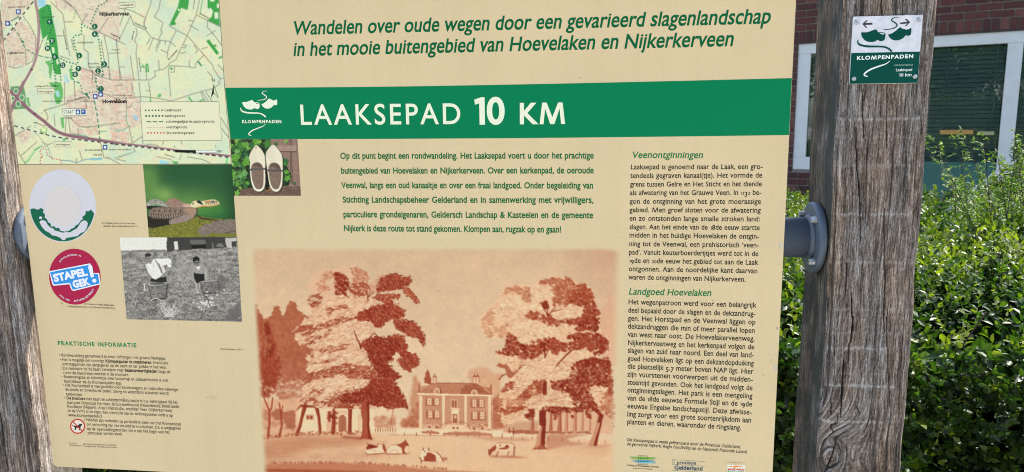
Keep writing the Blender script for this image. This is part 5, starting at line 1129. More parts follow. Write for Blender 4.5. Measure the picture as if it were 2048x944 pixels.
# the print fades into the cream of the board on its left, right and upper edges
xl = 499 + (C.Y - 490) * .058; xr_ = 1246 - (C.Y - 490) * .018; yt = 492 + 3 * (fbm(C.X * .03, C.Y * 0, 2, 5) - .5)
fd = np.clip((C.X - xl) / 13, 0, 1) * np.clip((xr_ - C.X) / 24, 0, 1) * np.clip((C.Y - yt) / 14, 0, 1); fd = (fd * fd * (3 - 2 * fd))[..., None]
C.im = C.im * fd + PAP * (1 - fd)
C.sheet([(488, 478), (1248, 478), (1246, 987), (514, 950)], 'sepia_drawing', board, .00008, 540, 345)

# ------------------------------------------------------------------ map
M1 = crop(0, 0, 5.72); M2 = crop(0, 165, 5.72); M3 = crop(230, 0, 5.72); M4 = crop(230, 165, 5.72)
C = Canvas(-20, -60, 470, 332, 1.15, (190, 199, 168))
n1 = fbm(C.X * .02, C.Y * .02, 3, 41)[..., None]; C.im += (n1 - .5) * np.array([26, 10, -8]); 
n2 = fbm(C.X * .045 + 3, C.Y * .03, 2, 45); yl_ = np.clip((n2 - .56) / .05, 0, 1)[..., None]; C.im = C.im * (1 - .45 * yl_) + np.array((206, 200, 156.)) * .45 * yl_
fields = random.Random(3)
for i in range(150):                                        # field boundaries
    x, y = fields.uniform(90, 460), fields.uniform(-50, 325); l = fields.uniform(15, 60); a = fields.choice([1.45, 1.5, .12, -.1, .55])
    C.line([(x, y), (x + l * math.cos(a), y + l * math.sin(a))], .6, (172, 176, 150), .6)
def urban(P, dens, seed, col=(205, 168, 148)):
    C.poly(P, (196, 182, 160), .85, rag=2, soft=1); rg = random.Random(seed); P_ = np.array(P); lo, hi = P_.min(0), P_.max(0); Q_ = np.roll(P_, -1, 0)
    for i in range(dens):
        x, y = rg.uniform(lo[0], hi[0]), rg.uniform(lo[1], hi[1])
        if ((((P_[:, 1] > y) != (Q_[:, 1] > y)) & (x < (Q_[:, 0] - P_[:, 0]) * (y - P_[:, 1]) / (Q_[:, 1] - P_[:, 1] + 1e-9) + P_[:, 0])).sum()) % 2 == 0: continue
        a = rg.choice([.1, 1.65, .5]) ; l = rg.uniform(3, 9)
        C.line([(x, y), (x + l * math.cos(a), y + l * math.sin(a))], rg.choice([.9, 1.3, 2.0]), rg.choice([col, (178, 160, 146), (214, 206, 190), (200, 150, 130), (206, 198, 180), (160, 148, 134)]), .7)
urban(M1(20, -200, 330, -300, 380, 0, 250, 150, 60, 330, 10, 330), 260, 1); urban(M1(60, 420, 240, 200, 420, 440, 400, 600, 290, 740, 90, 760), 420, 2)
urban(M1(560, -200, 900, -200, 940, 200, 850, 140, 640, 80), 120, 3); urban(M1(900, -200, 1373, -200, 1373, 480, 1100, 380, 940, 260), 260, 4)
urban(M2(900, -140, 1373, -150, 1373, 480, 960, 520, 780, 420, 740, 180, 920, 60), 900, 5, (200, 160, 140)); urban(M4(-60, -80, 195, -90, 200, 100, 280, 200, 300, 480, 0, 560, -60, 560), 520, 6, (206, 158, 136)); urban(M1(900, 780, 1100, 800, 1100, 944, 920, 944), 130, 7)
urban(M2(820, 420, 1130, 520, 1120, 600, 820, 600), 100, 8, (222, 150, 112)); urban(M4(-60, 560, 150, 560, 150, 680, -60, 670), 110, 9, (222, 150, 112)); urban(M2(190, 600, 330, 520, 380, 620, 250, 720), 60, 12, (222, 150, 112)); urban(M4(90, -60, 200, -60, 200, 160, 90, 150), 60, 13, (222, 150, 116))
for (x, y, q) in ((120, 560, M3), (150, 620, M3), (230, 230, M3), (820, 340, M3), (1020, 640, M3), (1050, 710, M3), (850, 660, M3), (640, 630, M3), (320, 180, M3), (300, 540, M3), (570, 130, M4), (800, 120, M4), (640, 170, M4), (450, 880, M4), (780, 720, M4), (200, 480, M3), (960, 420, M3), (1160, 820, M3), (180, 750, M2), (920, 740, M2), (340, 220, M2)):
    for k_ in range(9): c = q(x, y)[0]; C.dab(c[0] + random.gauss(0, 4), c[1] + random.gauss(0, 3), random.uniform(1.5, 4), random.uniform(1, 3), 0, (214, 176, 150), .5, .8)
GRN, GRN2 = (58, 142, 64), (92, 160, 88)
C.poly(M1(430, -300, 530, -300, 520, 70, 450, 85, 430, 40), (140, 184, 196), 1)
C.poly(M1(440, 115, 540, 50, 580, 60, 600, 200, 635, 360, 665, 560, 670, 660, 600, 670, 570, 560, 560, 480, 520, 520, 540, 400, 490, 455, 460, 300), GRN, 1)
C.poly(M1(550, 400, 520, 480, 480, 590, 455, 600, 500, 480), (196, 204, 172), 1); C.poly(M1(590, 540, 620, 540, 625, 600, 600, 610), (204, 210, 178), 1); C.poly(M1(535, 460, 560, 455, 565, 490, 530, 490), (204, 210, 178), .9)
C.poly(M1(600, 670, 680, 670, 700, 850, 640, 850, 610, 800), GRN, 1); C.poly(M1(640, 680, 675, 680, 680, 730, 650, 740), (204, 210, 178), .9); C.poly(M1(520, 700, 570, 695, 600, 720, 600, 790, 580, 900, 570, 900, 555, 760, 525, 720), GRN2, 1)
C.poly(M1(790, 785, 815, 780, 830, 910, 810, 915), GRN2, 1); C.poly(M2(560, 0, 700, 0, 720, 80, 720, 170, 680, 250, 640, 240, 620, 170, 620, 60, 590, 50), GRN2, 1); C.poly(M2(690, 405, 725, 400, 735, 520, 712, 525), GRN2, 1); C.poly(M1(730, 850, 770, 870, 800, 944, 740, 944), (150, 184, 190), .8); C.poly(M2(630, 100, 670, 90, 690, 160, 650, 165), (150, 190, 200), .9)
C.poly(M2(120, 45, 270, 40, 290, 120, 300, 240, 330, 300, 250, 300, 150, 310, 150, 250, 130, 150), (96, 138, 92), 1)
C.poly(M3(735, 0, 850, 0, 850, -300, 740, -300), GRN, 1); C.poly(M3(735, 0, 850, -10, 830, 115, 755, 90, 745, 130, 680, 245, 700, 270, 690, 285, 620, 290, 722, 70), GRN, 1); C.dab(*M3(730, 112)[0], 2.4, 2.6, 0, (200, 206, 176), 1, .2)
C.poly(M3(1060, -200, 1190, -200, 1188, 20, 1200, 300, 1060, 235, 1110, 180, 1125, 120, 1060, 90), GRN, 1)
for (a, b2, c, d) in ((1070, 140, 1105, 200), (1140, 140, 1180, 215), (1165, 40, 1190, 90), (1085, 90, 1105, 130), (1090, -20, 1140, 20)): C.poly(M3(a, b2, c, b2, c, d, a, d), (200, 206, 176), .95)
C.poly(M3(1045, 470, 1075, 450, 1190, 605, 1165, 630), GRN, 1); C.poly(M3(1125, 520, 1145, 508, 1168, 530, 1150, 535, 1140, 530, 1130, 545), GRN, 1); C.poly(M3(1185, 660, 1215, 638, 1225, 655, 1195, 675), GRN, 1); C.poly(M3(937, 705, 960, 700, 1000, 750, 985, 762), (70, 130, 84), 1)
C.line(M3(300, 765, 345, 765), 2, GRN); C.line(M3(355, 735, 375, 735, 385, 820, 365, 820, 355, 735), 2, GRN); C.line(M3(318, 740, 325, 770), 1.5, GRN); C.poly(M3(610, 770, 660, 775, 655, 800, 640, 800, 640, 782, 612, 782), GRN, 1)
C.line(M4(845, 170, 885, 222), 3.2, GRN2); C.line(M4(1020, 190, 960, 222), 3.2, GRN2); C.line(M4(403, 178, 410, 222), 2.4, GRN2); C.line(M3(1000, 0, 970, 170), 1.3, GRN); C.line(M3(1000, 0, 1020, -300), 1.3, GRN); C.poly(M4(480, 160, 500, 130, 525, 125, 528, 160, 505, 175), GRN2, .9)
C.poly(M4(500, 944, 520, 880, 560, 890, 620, 905, 600, 944), (146, 192, 200), 1); C.poly(M4(640, 895, 720, 905, 720, 944, 690, 944), GRN2, 1); C.line(M4(1285, 870, 1270, 944), 4, (110, 190, 110)); C.poly(M4(200, 380, 240, 370, 265, 400, 260, 440, 235, 430), (140, 180, 196), .9)
C.poly(M2(460, 540, 490, 510, 540, 520, 530, 590, 460, 580), (110, 160, 90), .9); C.poly(M2(475, 525, 530, 520, 520, 570, 480, 560), (206, 208, 160), 1); C.poly(M2(720, 630, 765, 630, 750, 660, 735, 675, 722, 665), GRN2, 1); C.poly(M2(300, 175, 330, 170, 335, 220, 350, 280, 325, 270, 308, 200), GRN2, 1)
C.poly(M2(270, 900, 310, 890, 400, 760, 470, 720, 460, 745, 400, 790, 340, 890, 300, 930, 270, 935), (130, 186, 120), .8); C.line(M2(700, 890, 800, 895, 880, 920, 960, 885, 1060, 870, 1170, 870), 2.2, (130, 150, 150)); C.poly(M2(1000, 880, 1080, 862, 1170, 865, 1165, 885, 1060, 890), (110, 165, 180), .9)
C.line(M2(820, 590, 900, 600, 1000, 620), 3, (110, 160, 130)); 
for i in range(46): q = random.choice([M1, M2, M3, M4]); c = q(random.uniform(100, 1200), random.uniform(0, 900))[0]; C.dab(c[0], c[1], random.uniform(.8, 2), random.uniform(.6, 1.4), random.uniform(0, 3), (96, 150, 100), .8)
RD = (126, 118, 104)
roads = [M1(580, 20, 720, 160, 735, 260, 760, 440, 800, 640), M1(720, 0, 860, 110, 940, 250, 935, 280), M1(1000, 150, 940, 270), M1(1035, 330, 1160, 380, 1373, 480), M1(1240, 200, 1140, 360), M1(960, 400, 960, 560, 1010, 600, 1010, 740, 1040, 800, 1090, 860), M1(690, 640, 800, 680), M1(890, 760, 1050, 820, 1090, 860, 1280, 915, 1373, 915), M1(1190, 400, 1240, 640, 1255, 900), M1(1330, 440, 1373, 900), M1(250, 170, 330, 270, 410, 420, 410, 600), M1(100, 760, 180, 780, 250, 760), M1(290, 560, 300, 740, 370, 700, 400, 620), M1(740, 250, 830, 250), M1(640, 410, 730, 410), M1(1280, 570, 1373, 570), M1(1250, 610, 1373, 605),
         M2(740, 250, 740, 0), M2(850, 0, 860, 180), M2(500, 320, 620, 285, 740, 250, 860, 205, 970, 165), M2(510, 315, 550, 390, 540, 430, 500, 430), M2(730, 350, 760, 360, 745, 600), M2(785, 410, 805, 590), M2(820, 420, 900, 500, 1000, 515, 1130, 495, 1250, 480, 1373, 465), M2(890, 520, 900, 610), M2(1150, 680, 1190, 860, 1240, 870), M2(1220, 850, 1373, 930), M2(170, 610, 350, 500), M2(240, 840, 420, 680), M2(210, 800, 300, 944), M2(600, 690, 545, 715, 500, 690), M2(910, 780, 940, 880), M2(870, 920, 880, 870), M2(620, 370, 630, 500), M2(980, 170, 990, 300), M2(1120, 150, 1200, 130, 1373, 200),
         M3(40, 90, 120, 100, 230, 140, 350, 205), M3(120, 100, 60, 280), M3(180, 180, 50, 450), M3(180, 180, 210, 280), M3(440, -100, 400, 70, 330, 260, 350, 340, 410, 425, 500, 460, 630, 475, 690, 530), M3(540, -100, 500, 110, 450, 190, 550, 260, 525, 350, 540, 365, 500, 450), M3(350, 205, 330, 290), M3(620, 290, 700, 345, 830, 410, 1020, 630, 1120, 750, 1130, 790, 1200, 900, 1240, 895), M3(1010, -200, 930, 170, 830, 400, 730, 610, 700, 680, 620, 725, 612, 750), M3(700, 350, 640, 470, 600, 600, 600, 660), M3(612, 750, 850, 765, 920, 775, 925, 720, 1020, 630), M3(612, 750, 560, 790, 450, 815, 465, 870, 400, 915, 0, 915), M3(1060, 240, 1055, 310, 1150, 420, 1220, 520), M3(930, 170, 1060, 235, 1200, 305), M3(0, 460, 40, 470, 120, 510), M3(15, 460, 40, 720, 75, 915), M3(175, 640, 215, 905), M3(240, 320, 255, 380, 225, 470, 255, 520, 240, 600, 275, 915), M3(210, 280, 340, 340), M3(350, 780, 365, 910), M3(500, 690, 505, 795), M3(610, 790, 625, 944), M3(1060, 820, 1120, 890), M3(680, 760, 680, 825, 635, 825),
         M3(400, 440, 365, 510), M3(435, 440, 385, 575), M3(505, 470, 465, 550), M3(520, 470, 470, 590), M3(580, 470, 575, 510), M3(525, 570, 600, 605), M3(855, 290, 955, 345), M3(850, 690, 850, 755), M3(1050, 410, 1150, 350), M3(990, 560, 1060, 540), M3(780, 510, 815, 520, 800, 550, 770, 545), M3(905, 515, 945, 580, 920, 610), M3(740, 600, 770, 615, 800, 590), M3(840, 230, 900, 245), M3(0, 575, 20, 575), M3(60, 765, 110, 765), M3(1180, 740, 1240, 810), M3(1210, 900, 1180, 944),
         M4(0, 180, 200, 175, 300, 160, 480, 180, 650, 210, 860, 140, 1000, 100, 1130, 70), M4(275, 0, 290, 160, 320, 700), M4(385, 0, 410, 170), M4(625, 0, 635, 155), M4(1000, 110, 1070, 215), M4(1040, 110, 1110, 215), M4(980, 110, 1030, 215), M4(1140, 60, 1210, 0), M4(1210, 400, 1310, 560), M4(1215, 520, 1310, 640), M4(190, 0, 210, 130), M4(0, 40, 90, 30), M4(360, 95, 400, 95), M4(160, 500, 200, 690, 310, 620), M4(190, 690, 230, 790, 40, 860), M4(0, 870, 120, 900), M4(330, 720, 400, 705, 500, 725), M4(480, 850, 640, 880), M4(760, 820, 740, 880), M4(830, 850, 1000, 880, 1090, 920), M4(555, 670, 550, 700), M4(760, 670, 760, 700), M4(125, 180, 135, 300, 200, 260)]
for r_ in roads: C.line(r_, 1.5, RD, .95)
C.line(M2(950, 510, 1100, 500, 1250, 480, 1330, 460), 2.2, (140, 150, 120)); C.line(M4(0, 560, 100, 540, 160, 500, 130, 440, 130, 310), 2.2, (130, 160, 130))
C.line(M4(0, 860, 120, 820, 220, 790), 2.2, (150, 180, 160)); C.line(M2(1140, 560, 1210, 560), 2, (120, 150, 130))
# motorway and railway
MW = (132, 96, 104)
C.line(spline(M1(400, -300, 405, 0, 430, 150, 445, 330, 430, 560, 400, 700, 355, 800, 300, 900, 270, 944), 5), 4.6, MW)
C.line(spline(M1(400, -300, 405, 0, 430, 150, 445, 330, 430, 560, 400, 700, 355, 800), 5), 1.2, (168, 140, 140))
C.line(spline(M2(270, 0, 235, 80, 190, 170, 150, 260, 130, 320), 5), 6.2, MW)
C.line(spline(M2(120, 100, 200, 180, 300, 280, 380, 350, 500, 440, 620, 540, 740, 595, 900, 625, 1160, 665, 1373, 700), 5), 6.4, MW); C.line(spline(M2(120, 100, 200, 180, 300, 280, 380, 350, 500, 440, 620, 540, 740, 595, 900, 625, 1160, 665, 1373, 700), 5), 1.2, (110, 72, 84))
C.line(spline(M4(0, 690, 200, 715, 500, 750, 800, 790, 1100, 820, 1330, 845), 5), 4.8, MW)
for (x, y, r) in ((183, 100, 25), (250, 172, 27), (210, 245, 27), (147, 182, 20)): c = M2(x, y)[0]; C.line(ell(c, r / 5.72, (r + 6) / 5.72, 20) + [ell(c, r / 5.72, (r + 6) / 5.72, 20)[0]], 1.3, (200, 214, 190)); C.dab(*c, 2.2, 2.8, 0, (70, 130, 84), .9)
C.dab(*M1(360, 795)[0], 3.6, 2.6, 0, (90, 50, 66)); C.dab(*M2(400, 355)[0], 3, 2.4, 0, (90, 50, 66)); C.line(M2(420, 460, 480, 490, 550, 490), 1.5, (130, 96, 104))
rail = M2(165, 495, 330, 540, 520, 595, 690, 630, 900, 655, 1160, 685, 1373, 712) ; C.line(rail, 1.6, (222, 226, 206)); C.line(rail, 2.0, (26, 26, 24), 1, dash=(13, 7.5))
rail = M4(0, 705, 300, 738, 640, 778, 900, 805, 1330, 860); C.line(rail, 1.8, (222, 226, 206)); C.line(rail, 2.2, (26, 26, 24), 1, dash=(13, 7.5))
rail = M1(380, 20, 260, 170, 150, 320, 60, 440, 20, 490); C.line(rail, 1.6, (222, 226, 206)); C.line(rail, 2.1, (24, 24, 24), 1, dash=(13, 7.5))
# walking routes
RG = (12, 96, 60)
def dots(P, step, r, col, sq=False):
    P = np.array(P, float); L_ = np.concatenate([[0], np.cumsum(np.hypot(*np.diff(P, axis=0).T))]); t = np.arange(0, L_[-1], step)
    for x, y in zip(np.interp(t, L_, P[:, 0]), np.interp(t, L_, P[:, 1])): C.dab(x, y, r, r, 0, col, 1, .45)
for P_ in (M1(1250, -10, 1180, 45, 1125, 70, 1085, 160, 1035, 280), M1(935, 280, 1040, 330, 1090, 320), M1(935, 280, 930, 400, 860, 405, 840, 430, 850, 500, 870, 590, 890, 640, 890, 730), M1(1115, 380, 1130, 470, 1150, 600, 1165, 760, 1185, 870, 1100, 855, 1095, 944), M1(700, 670, 760, 705, 890, 740), M1(820, 760, 840, 930, 900, 944), M1(590, 690, 620, 780, 640, 944), M1(670, 660, 690, 850, 700, 944), M1(590, 590, 600, 650), M1(540, 60, 570, 130, 600, 300, 560, 400)): dots(P_, 6.4, 1.95, RG)
for P_ in (M1(440, 110, 540, 60), M1(500, 110, 480, 200, 520, 260), M1(1260, 850, 1262, 910), M1(870, 120, 840, 220)): dots(P_, 4.2, 1.1, RG)
for P_ in (M2(640, 0, 625, 60), M2(905, 5, 935, 60, 940, 130, 1000, 120, 1120, 100, 1110, 20), M2(1100, 0, 1115, 80)): dots(P_, 6.4, 1.7, RG)
C.line(M2(975, 130, 990, 135, 1022, 180), 2.4, RG); C.dab(*M2(990, 135)[0], 3, 2.8, 0, RG)
C.line(M1(100, 255, 150, 310, 215, 400, 260, 490, 290, 555, 400, 620), 1.5, RG, .9, dash=(13, 9)); C.line(M1(440, 635, 520, 655, 600, 665), 1.5, RG, .9, dash=(12, 9)); C.line(M1(130, 240, 215, 190), 1.6, RG)
C.line(M2(1080, 210, 1110, 360, 1135, 560, 1145, 670), 1.8, RG, 1, dash=(12, 8)); C.dab(*M1(262, 478)[0], 3, 2.4, 0, RG)
C.line(M2(520, 315, 440, 380, 420, 460, 400, 520), .9, (90, 90, 80), 1, dash=(2.6, 1.3)); C.line(M2(620, 285, 520, 315), .9, (60, 60, 60), 1, dash=(3, 1.8)); dots(M2(410, 580, 450, 620, 490, 680, 520, 740), 3.4, .9, (60, 60, 60)); dots(M2(540, 720, 600, 880), 2.6, .9, (60, 50, 46))
for P_ in (M2(460, 925, 465, 850, 490, 860, 455, 780, 530, 730), M2(530, 770, 545, 830, 600, 870, 700, 885, 700, 935)): dots(P_, 5.2, 1.55, (166, 58, 46))
dots(M2(400, 770, 480, 725), 5, 1.6, RG); dots(M2(320, 900, 400, 790), 5.4, 1.1, (90, 150, 100))
C.dab(*M2(400, 460)[0], 3.2, 1.6, 0, (50, 110, 70)); C.noise(.03, .4, 3, 2)
mtl, mtr, mbr, mbl = (-7, -50), (434.8, -50), (462, 327.5), (36.5, 329)
mp_o = C.sheet([mtl, mtr, mbr, mbl], 'route_map', board, .00010, 400, 330)
# map boxes, lettering, symbols
for nm_, q in (('legend_panel', M4(286, 222, 1190, 218, 1222, 665, 320, 665)), ('name_panel', M2(428, 72, 625, 74, 627, 130, 432, 130)), ('name_panel', M2(620, 678, 826, 678, 826, 738, 624, 736)), ('name_panel', M3(46, 30, 232, 22, 236, 80, 50, 95))): MX = Print((202, 200, 170), nm_, mp_o, .0002); MX.poly(q); MX.build()
MXW = Print((214, 212, 192), 'start_panel', mp_o, .0002); MXW.poly(M2(716, 300, 992, 298, 996, 378, 722, 380)); MXW.build()
ML = Print((70, 66, 56), 'panel_outline', mp_o, .0003)
for q in (M4(286, 222, 1190, 218, 1222, 665, 320, 665, 286, 222), M2(428, 72, 625, 74, 627, 130, 432, 130, 428, 72), M2(620, 678, 826, 678, 826, 738, 624, 736, 620, 678), M3(46, 30, 232, 22, 236, 80, 50, 95, 46, 30), M2(716, 300, 992, 298, 996, 378, 722, 380, 716, 300)): ML.strokep(q, .7)
ML.strokep([(449.5, 176), (462, 327.5), (36.5, 329)], .8); ML.strokep([(434.8, -50), (449.5, 176)], .8); ML.build()
MT = Print((22, 22, 22), 'map_lettering', mp_o, .0003)
def mt(s_, q, x0_, y0_, x1_, y1_, cap, off=.008, **kw): a, b2 = q(x0_, y0_, x1_, y1_); text(MT, s_, a, b2, cap, off, 1, **kw)
mt('Nijkerkerveen', crop(0, 0, 2.777), 553, 88, 720, 86, 7.6, .030); mt('Hoevelaken', crop(0, 0, 2.777), 570, 573, 706, 572, 7.4, .034)
mt('Laaksepad', M4, 568, 330, 762, 330, 5.4, .008); mt('aanlooproute', M4, 574, 396, 806, 396, 5.4, .008); mt('onbewegwijzerde aanlooproute', M4, 580, 461, 1140, 460, 5.4, .008); mt('overstaproute', M4, 586, 525, 830, 525, 5.4, .008); mt('Stoutenburgerpad', M4, 590, 591, 910, 590, 5.4, .008)
mt('START', M2, 728, 356, 850, 355, 6.4, 0); mt('overstappunt', M2, 440, 112, 612, 113, 3.6, .01); mt('overstappunt', M2, 640, 718, 808, 718, 3.6, .01); mt('opstappunt', M3, 58, 70, 216, 62, 3.8, .01)
mt('N', M4, 1108, 0, 1140, 0, 6.8, .01) if False else mt('N', M3, 1106, 935, 1144, 935, 6.6, .01); mt('0', M4, 672, 748, 692, 748, 5.2, 0); mt('1', M4, 1148, 748, 1158, 748, 5.2, 0); mt('km', M4, 1172, 800, 1228, 800, 5.4, 0)
mt('ooglanderveen', M1, 78, 620, 280, 614, 4.6, .004); mt('Station Vathorst', M1, 92, 92, 290, 86, 3.4, 0); mt('Overbosch', M1, 480, 208, 625, 200, 3.4, 0); mt('HOEVELAKERVEEN', M1, 880, 498, 1072, 494, 3.0, 0); mt('Boerderij', M1, 1012, 738, 1130, 736, 3.8, 0); mt('Klein Middelburg', M1, 1016, 778, 1250, 774, 3.4, 0)
mt('Landgoed Hoevelaken', M2, 400, 52, 680, 46, 3.4, 0); mt('Huize Hoevelaken', M2, 490, 224, 720, 220, 3.2, 0); mt('De Brinkhoeve', M2, 915, 224, 1075, 220, 3.2, 0); mt('De Haen', M2, 728, 414, 825, 412, 3.2, .01); mt('Stoutenburg', M2, 970, 785, 1168, 782, 4.2, 0); mt('Noord', M2, 1070, 838, 1168, 836, 4.2, 0)
mt('Station Hoevelaken', crop(0, 0, 2.777), 606, 835, 730, 835, 3.4, 0); mt('Oosterdorperstraat', crop(0, 0, 2.777), 622, 532, 736, 534, 3.2, 0); mt('Westerdorpsstraat', M2, 765, 226, 970, 172, 3.2, 0)
mt('Veenwal', M1, 735, 8, 820, 70, 3.0, .01); mt('Lageweg', M1, 1270, 395, 1373, 440, 3.0, .01); mt('Slichtenhorsterweg', M3, 222, 268, 365, 330, 2.8, .01); mt('Domstraat', M3, 618, 690, 720, 575, 3.2, .01); mt('Zeedijk', M3, 210, 350, 190, 455, 3.0, .01); mt('Zandhuisweg', M3, 268, 660, 290, 825, 3.0, 0); mt('Veenwal', M3, 905, 110, 915, 0, 3.0, 0)
mt('Buurtweg', M3, 970, 160, 1070, 215, 2.8, .01); mt('Nijkerkerveenweg', M1, 1150, 465, 1195, 740, 3.0, 0); mt('Wateringweg', M1, 715, 340, 765, 565, 3.0, 0); mt('Parallelweg', M1, 812, 450, 840, 570, 3.0, 0); mt('Klaarwater', M4, 572, 830, 685, 865, 3.0, 0); mt('Holkerweg', M1, 450, 590, 495, 460, 2.8, 0); mt('Weldammerlaan', M1, 1060, 944, 1065, 800, 2.8, 0)
MT.poly(M4(1128, 22, 1098, 178, 1132, 120)); MT.strokep(M4(1128, 22, 1184, 176, 1132, 120), .8); MT.poly(M4(688, 772, 925, 774, 926, 804, 690, 800)); MT.strokep(M4(925, 774, 1160, 774, 1160, 804, 926, 804), .7); tag(MT.build(), kind='stuff')
KM = Print((216, 216, 200), 'scale_bar_white', mp_o, .00025); KM.poly(M4(926, 776, 1158, 776, 1158, 802, 926, 802)); KM.build()
RK = Print(RG, 'route_key', mp_o, .0003)
for i in range(6): RK.disc(M4(353 + i * 37.2, 318)[0], 1.7, 10); c = M4(358 + i * 37.4, 383)[0]; RK.poly([(c[0] - 1.6, c[1] - 1.7), (c[0] + 1.6, c[1] - 1.7), (c[0] + 1.6, c[1] + 1.7), (c[0] - 1.6, c[1] + 1.7)])
for i in range(3): RK.strokep(M4(362 + i * 71, 449, 412 + i * 71, 449), 1.9)
RK.build()
RK = Print((150, 140, 120), 'transfer_key', mp_o, .0003)
for i in range(9): RK.disc(M4(370 + i * 25, 513)[0], .9, 8)
RK.build(); RK = Print((176, 62, 46), 'neighbour_route_key', mp_o, .0003)
for i in range(6): RK.disc(M4(376 + i * 37.2, 577)[0], 1.7, 10)
RK.build()
NB = Print((8, 84, 56), 'number_disc', mp_o, .00035); NL = Print((206, 220, 200), 'number', mp_o, .0005)
for s_, q, x, y in (('9', M1, 568, 250), ('5', M1, 1085, 303), ('4', M1, 1085, 390), ('11', M1, 597, 468), ('10', M1, 545, 552), ('8', M1, 628, 652), ('6', M1, 908, 636), ('12', M1, 719, 745), ('7', M1, 897, 785), ('13', M1, 862, 850), ('3', M1, 1193, 734), ('2', M1, 1123, 812), ('1', M2, 1156, 74)):
    c = q(x, y)[0]; NB = Print((8, 84, 56), 'number_disc', mp_o, .00035); NL = Print((206, 220, 200), 'number', mp_o, .0005); NB.disc(c, 5.7, 20); w = 4.2 if len(s_) == 1 else 6.4; w = 2 if s_ == '1' else w; text(NL, s_, (c[0] - w / 2, c[1] + 3.1), (c[0] + w / 2, c[1] + 3.1), 6.2, .01, 1); NB.build(); NL.build()
SY = Print((52, 74, 136), 'symbol_square', mp_o, .00035); SW_ = Print((196, 208, 226), 'symbol', mp_o, .0005)
for q, x, y, kk in ((M1, 212, 136, 0), (M1, 88, 266, 1), (M2, 1091, 160, 0), (M2, 1152, 134, 1), (M2, 893, 337, 1), (M2, 955, 336, 2), (M2, 1203, 741, 0)):
    c = q(x, y)[0]; SY = Print((52, 74, 136), 'symbol_square', mp_o, .00035); SW_ = Print((196, 208, 226), 'symbol', mp_o, .0005); SY.poly([(c[0] - 4.5, c[1] - 4.9), (c[0] + 4.3, c[1] - 4.9), (c[0] + 4.6, c[1] + 4.9), (c[0] - 4.3, c[1] + 4.9)])
    if kk == 0: SW_.poly([(c[0] - 2.4, c[1] - 2.6), (c[0] + 2.4, c[1] - 2.6), (c[0] + 2.4, c[1] + 1.4), (c[0] - 2.4, c[1] + 1.4)]); SW_.disc((c[0] - 1.6, c[1] + 2.4), .8, 8); SW_.disc((c[0] + 1.6, c[1] + 2.4), .8, 8)
    elif kk == 1: SW_.disc((c[0], c[1] + .6), 2.6, 12); SW_.poly([(c[0] - .8, c[1] - 3.2), (c[0] + .8, c[1] - 3.2), (c[0] + .8, c[1]), (c[0] - .8, c[1])])
    else: text(SW_, 'P', (c[0] - 1.6, c[1] + 2.6), (c[0] + 1.8, c[1] + 2.6), 5.2, .02, 1)
    SY.build(); SW_.build()

# ------------------------------------------------------------------ photographs printed on the board
K = crop(280, 325, 6.09)                                   # grass snake
C = Canvas(278, 322, 476, 484, .95, (50, 110, 50))
u = (C.X - 285) / 185; v_ = (C.Y - 330) / 145
a = np.array((36, 76, 44.)); b2 = np.array((80, 118, 60.)); w_ = np.clip(1.3 * np.exp(-((u - .06) / .12) ** 2 - ((v_ - .25) / .3) ** 2) + np.exp(-((u - .5) / .32) ** 2 - ((v_ - .52) / .2) ** 2), 0, 1)[..., None]
C.im = a * (1 - w_) + b2 * w_ + np.array([6, 20, 2.]) * np.exp(-((v_ - .62) / .12) ** 2 - ((u - .75) / .2) ** 2)[..., None] + np.array([70, 60, 30.]) * (np.exp(-((u - .24) / .10) ** 2 - ((v_ - .40) / .12) ** 2) * .75)[..., None]
C.im *= (1 - .25 * np.clip((u - .85) / .2, 0, 1))[..., None]
C.poly(K(60, 740, 330, 720, 560, 700, 700, 650, 760, 660, 940, 690, 1200, 690, 1200, 944, 60, 944), (104, 104, 44), 1, rag=2)
C.scatter(K(90, 800, 400, 770, 560, 740, 690, 680, 900, 700, 900, 910, 90, 910), 700, 1.8, 1.3, .3, [(150, 140, 44), (96, 104, 30), (128, 122, 50), (60, 66, 24)], .75, .6, 401)
C.poly(K(690, 830, 760, 770, 900, 720, 1000, 700, 1180, 690, 1180, 860, 1050, 870, 900, 860, 760, 890), (112, 100, 92), .95, rag=2); C.scatter(K(700, 830, 760, 780, 1000, 710, 1170, 700, 1170, 850, 900, 850), 200, 2.4, 1.2, -.2, [(140, 126, 116), (86, 74, 66), (120, 106, 96)], .6, .6, 402); C.line(K(1040, 860, 1160, 830), 2.5, (70, 56, 50), .7)
C.poly(K(85, 640, 300, 690, 480, 700, 340, 760, 200, 800, 90, 800), (34, 30, 26), .95, rag=2)
C.line(K(700, 645, 750, 680, 840, 690, 950, 708), [2.5, 3.5, 3, 1.5], (58, 44, 38)); 
C.line(spline(K(85, 520, 150, 470, 230, 480, 320, 530), 6), [8] * 19, (132, 128, 118)); C.scatter(K(85, 480, 160, 455, 330, 500, 330, 540, 90, 540), 120, 1.6, 1, .4, [(90, 84, 78), (170, 166, 156), (110, 104, 96)], .8, .5, 403)
for i in range(14): x = 95 + i * 16; C.line(K(x, 495 + abs(i - 6) * 1.5, x + 6, 525), .9, (206, 204, 196), .8)
C.poly(K(80, 528, 200, 530, 340, 545, 330, 560, 120, 570, 80, 560), (30, 28, 24), .9)
C.poly(K(310, 500, 360, 440, 420, 430, 500, 470, 620, 520, 640, 560, 520, 560, 380, 560), (138, 112, 98), 1); C.scatter(K(330, 500, 370, 445, 430, 435, 520, 490, 620, 530, 600, 560, 380, 555), 150, 1.8, 1.1, .5, [(108, 84, 74), (160, 136, 120), (124, 98, 86)], .7, .6, 404)
C.poly(K(520, 540, 530, 510, 600, 505, 640, 520, 600, 560), (190, 160, 145), .8, soft=1)
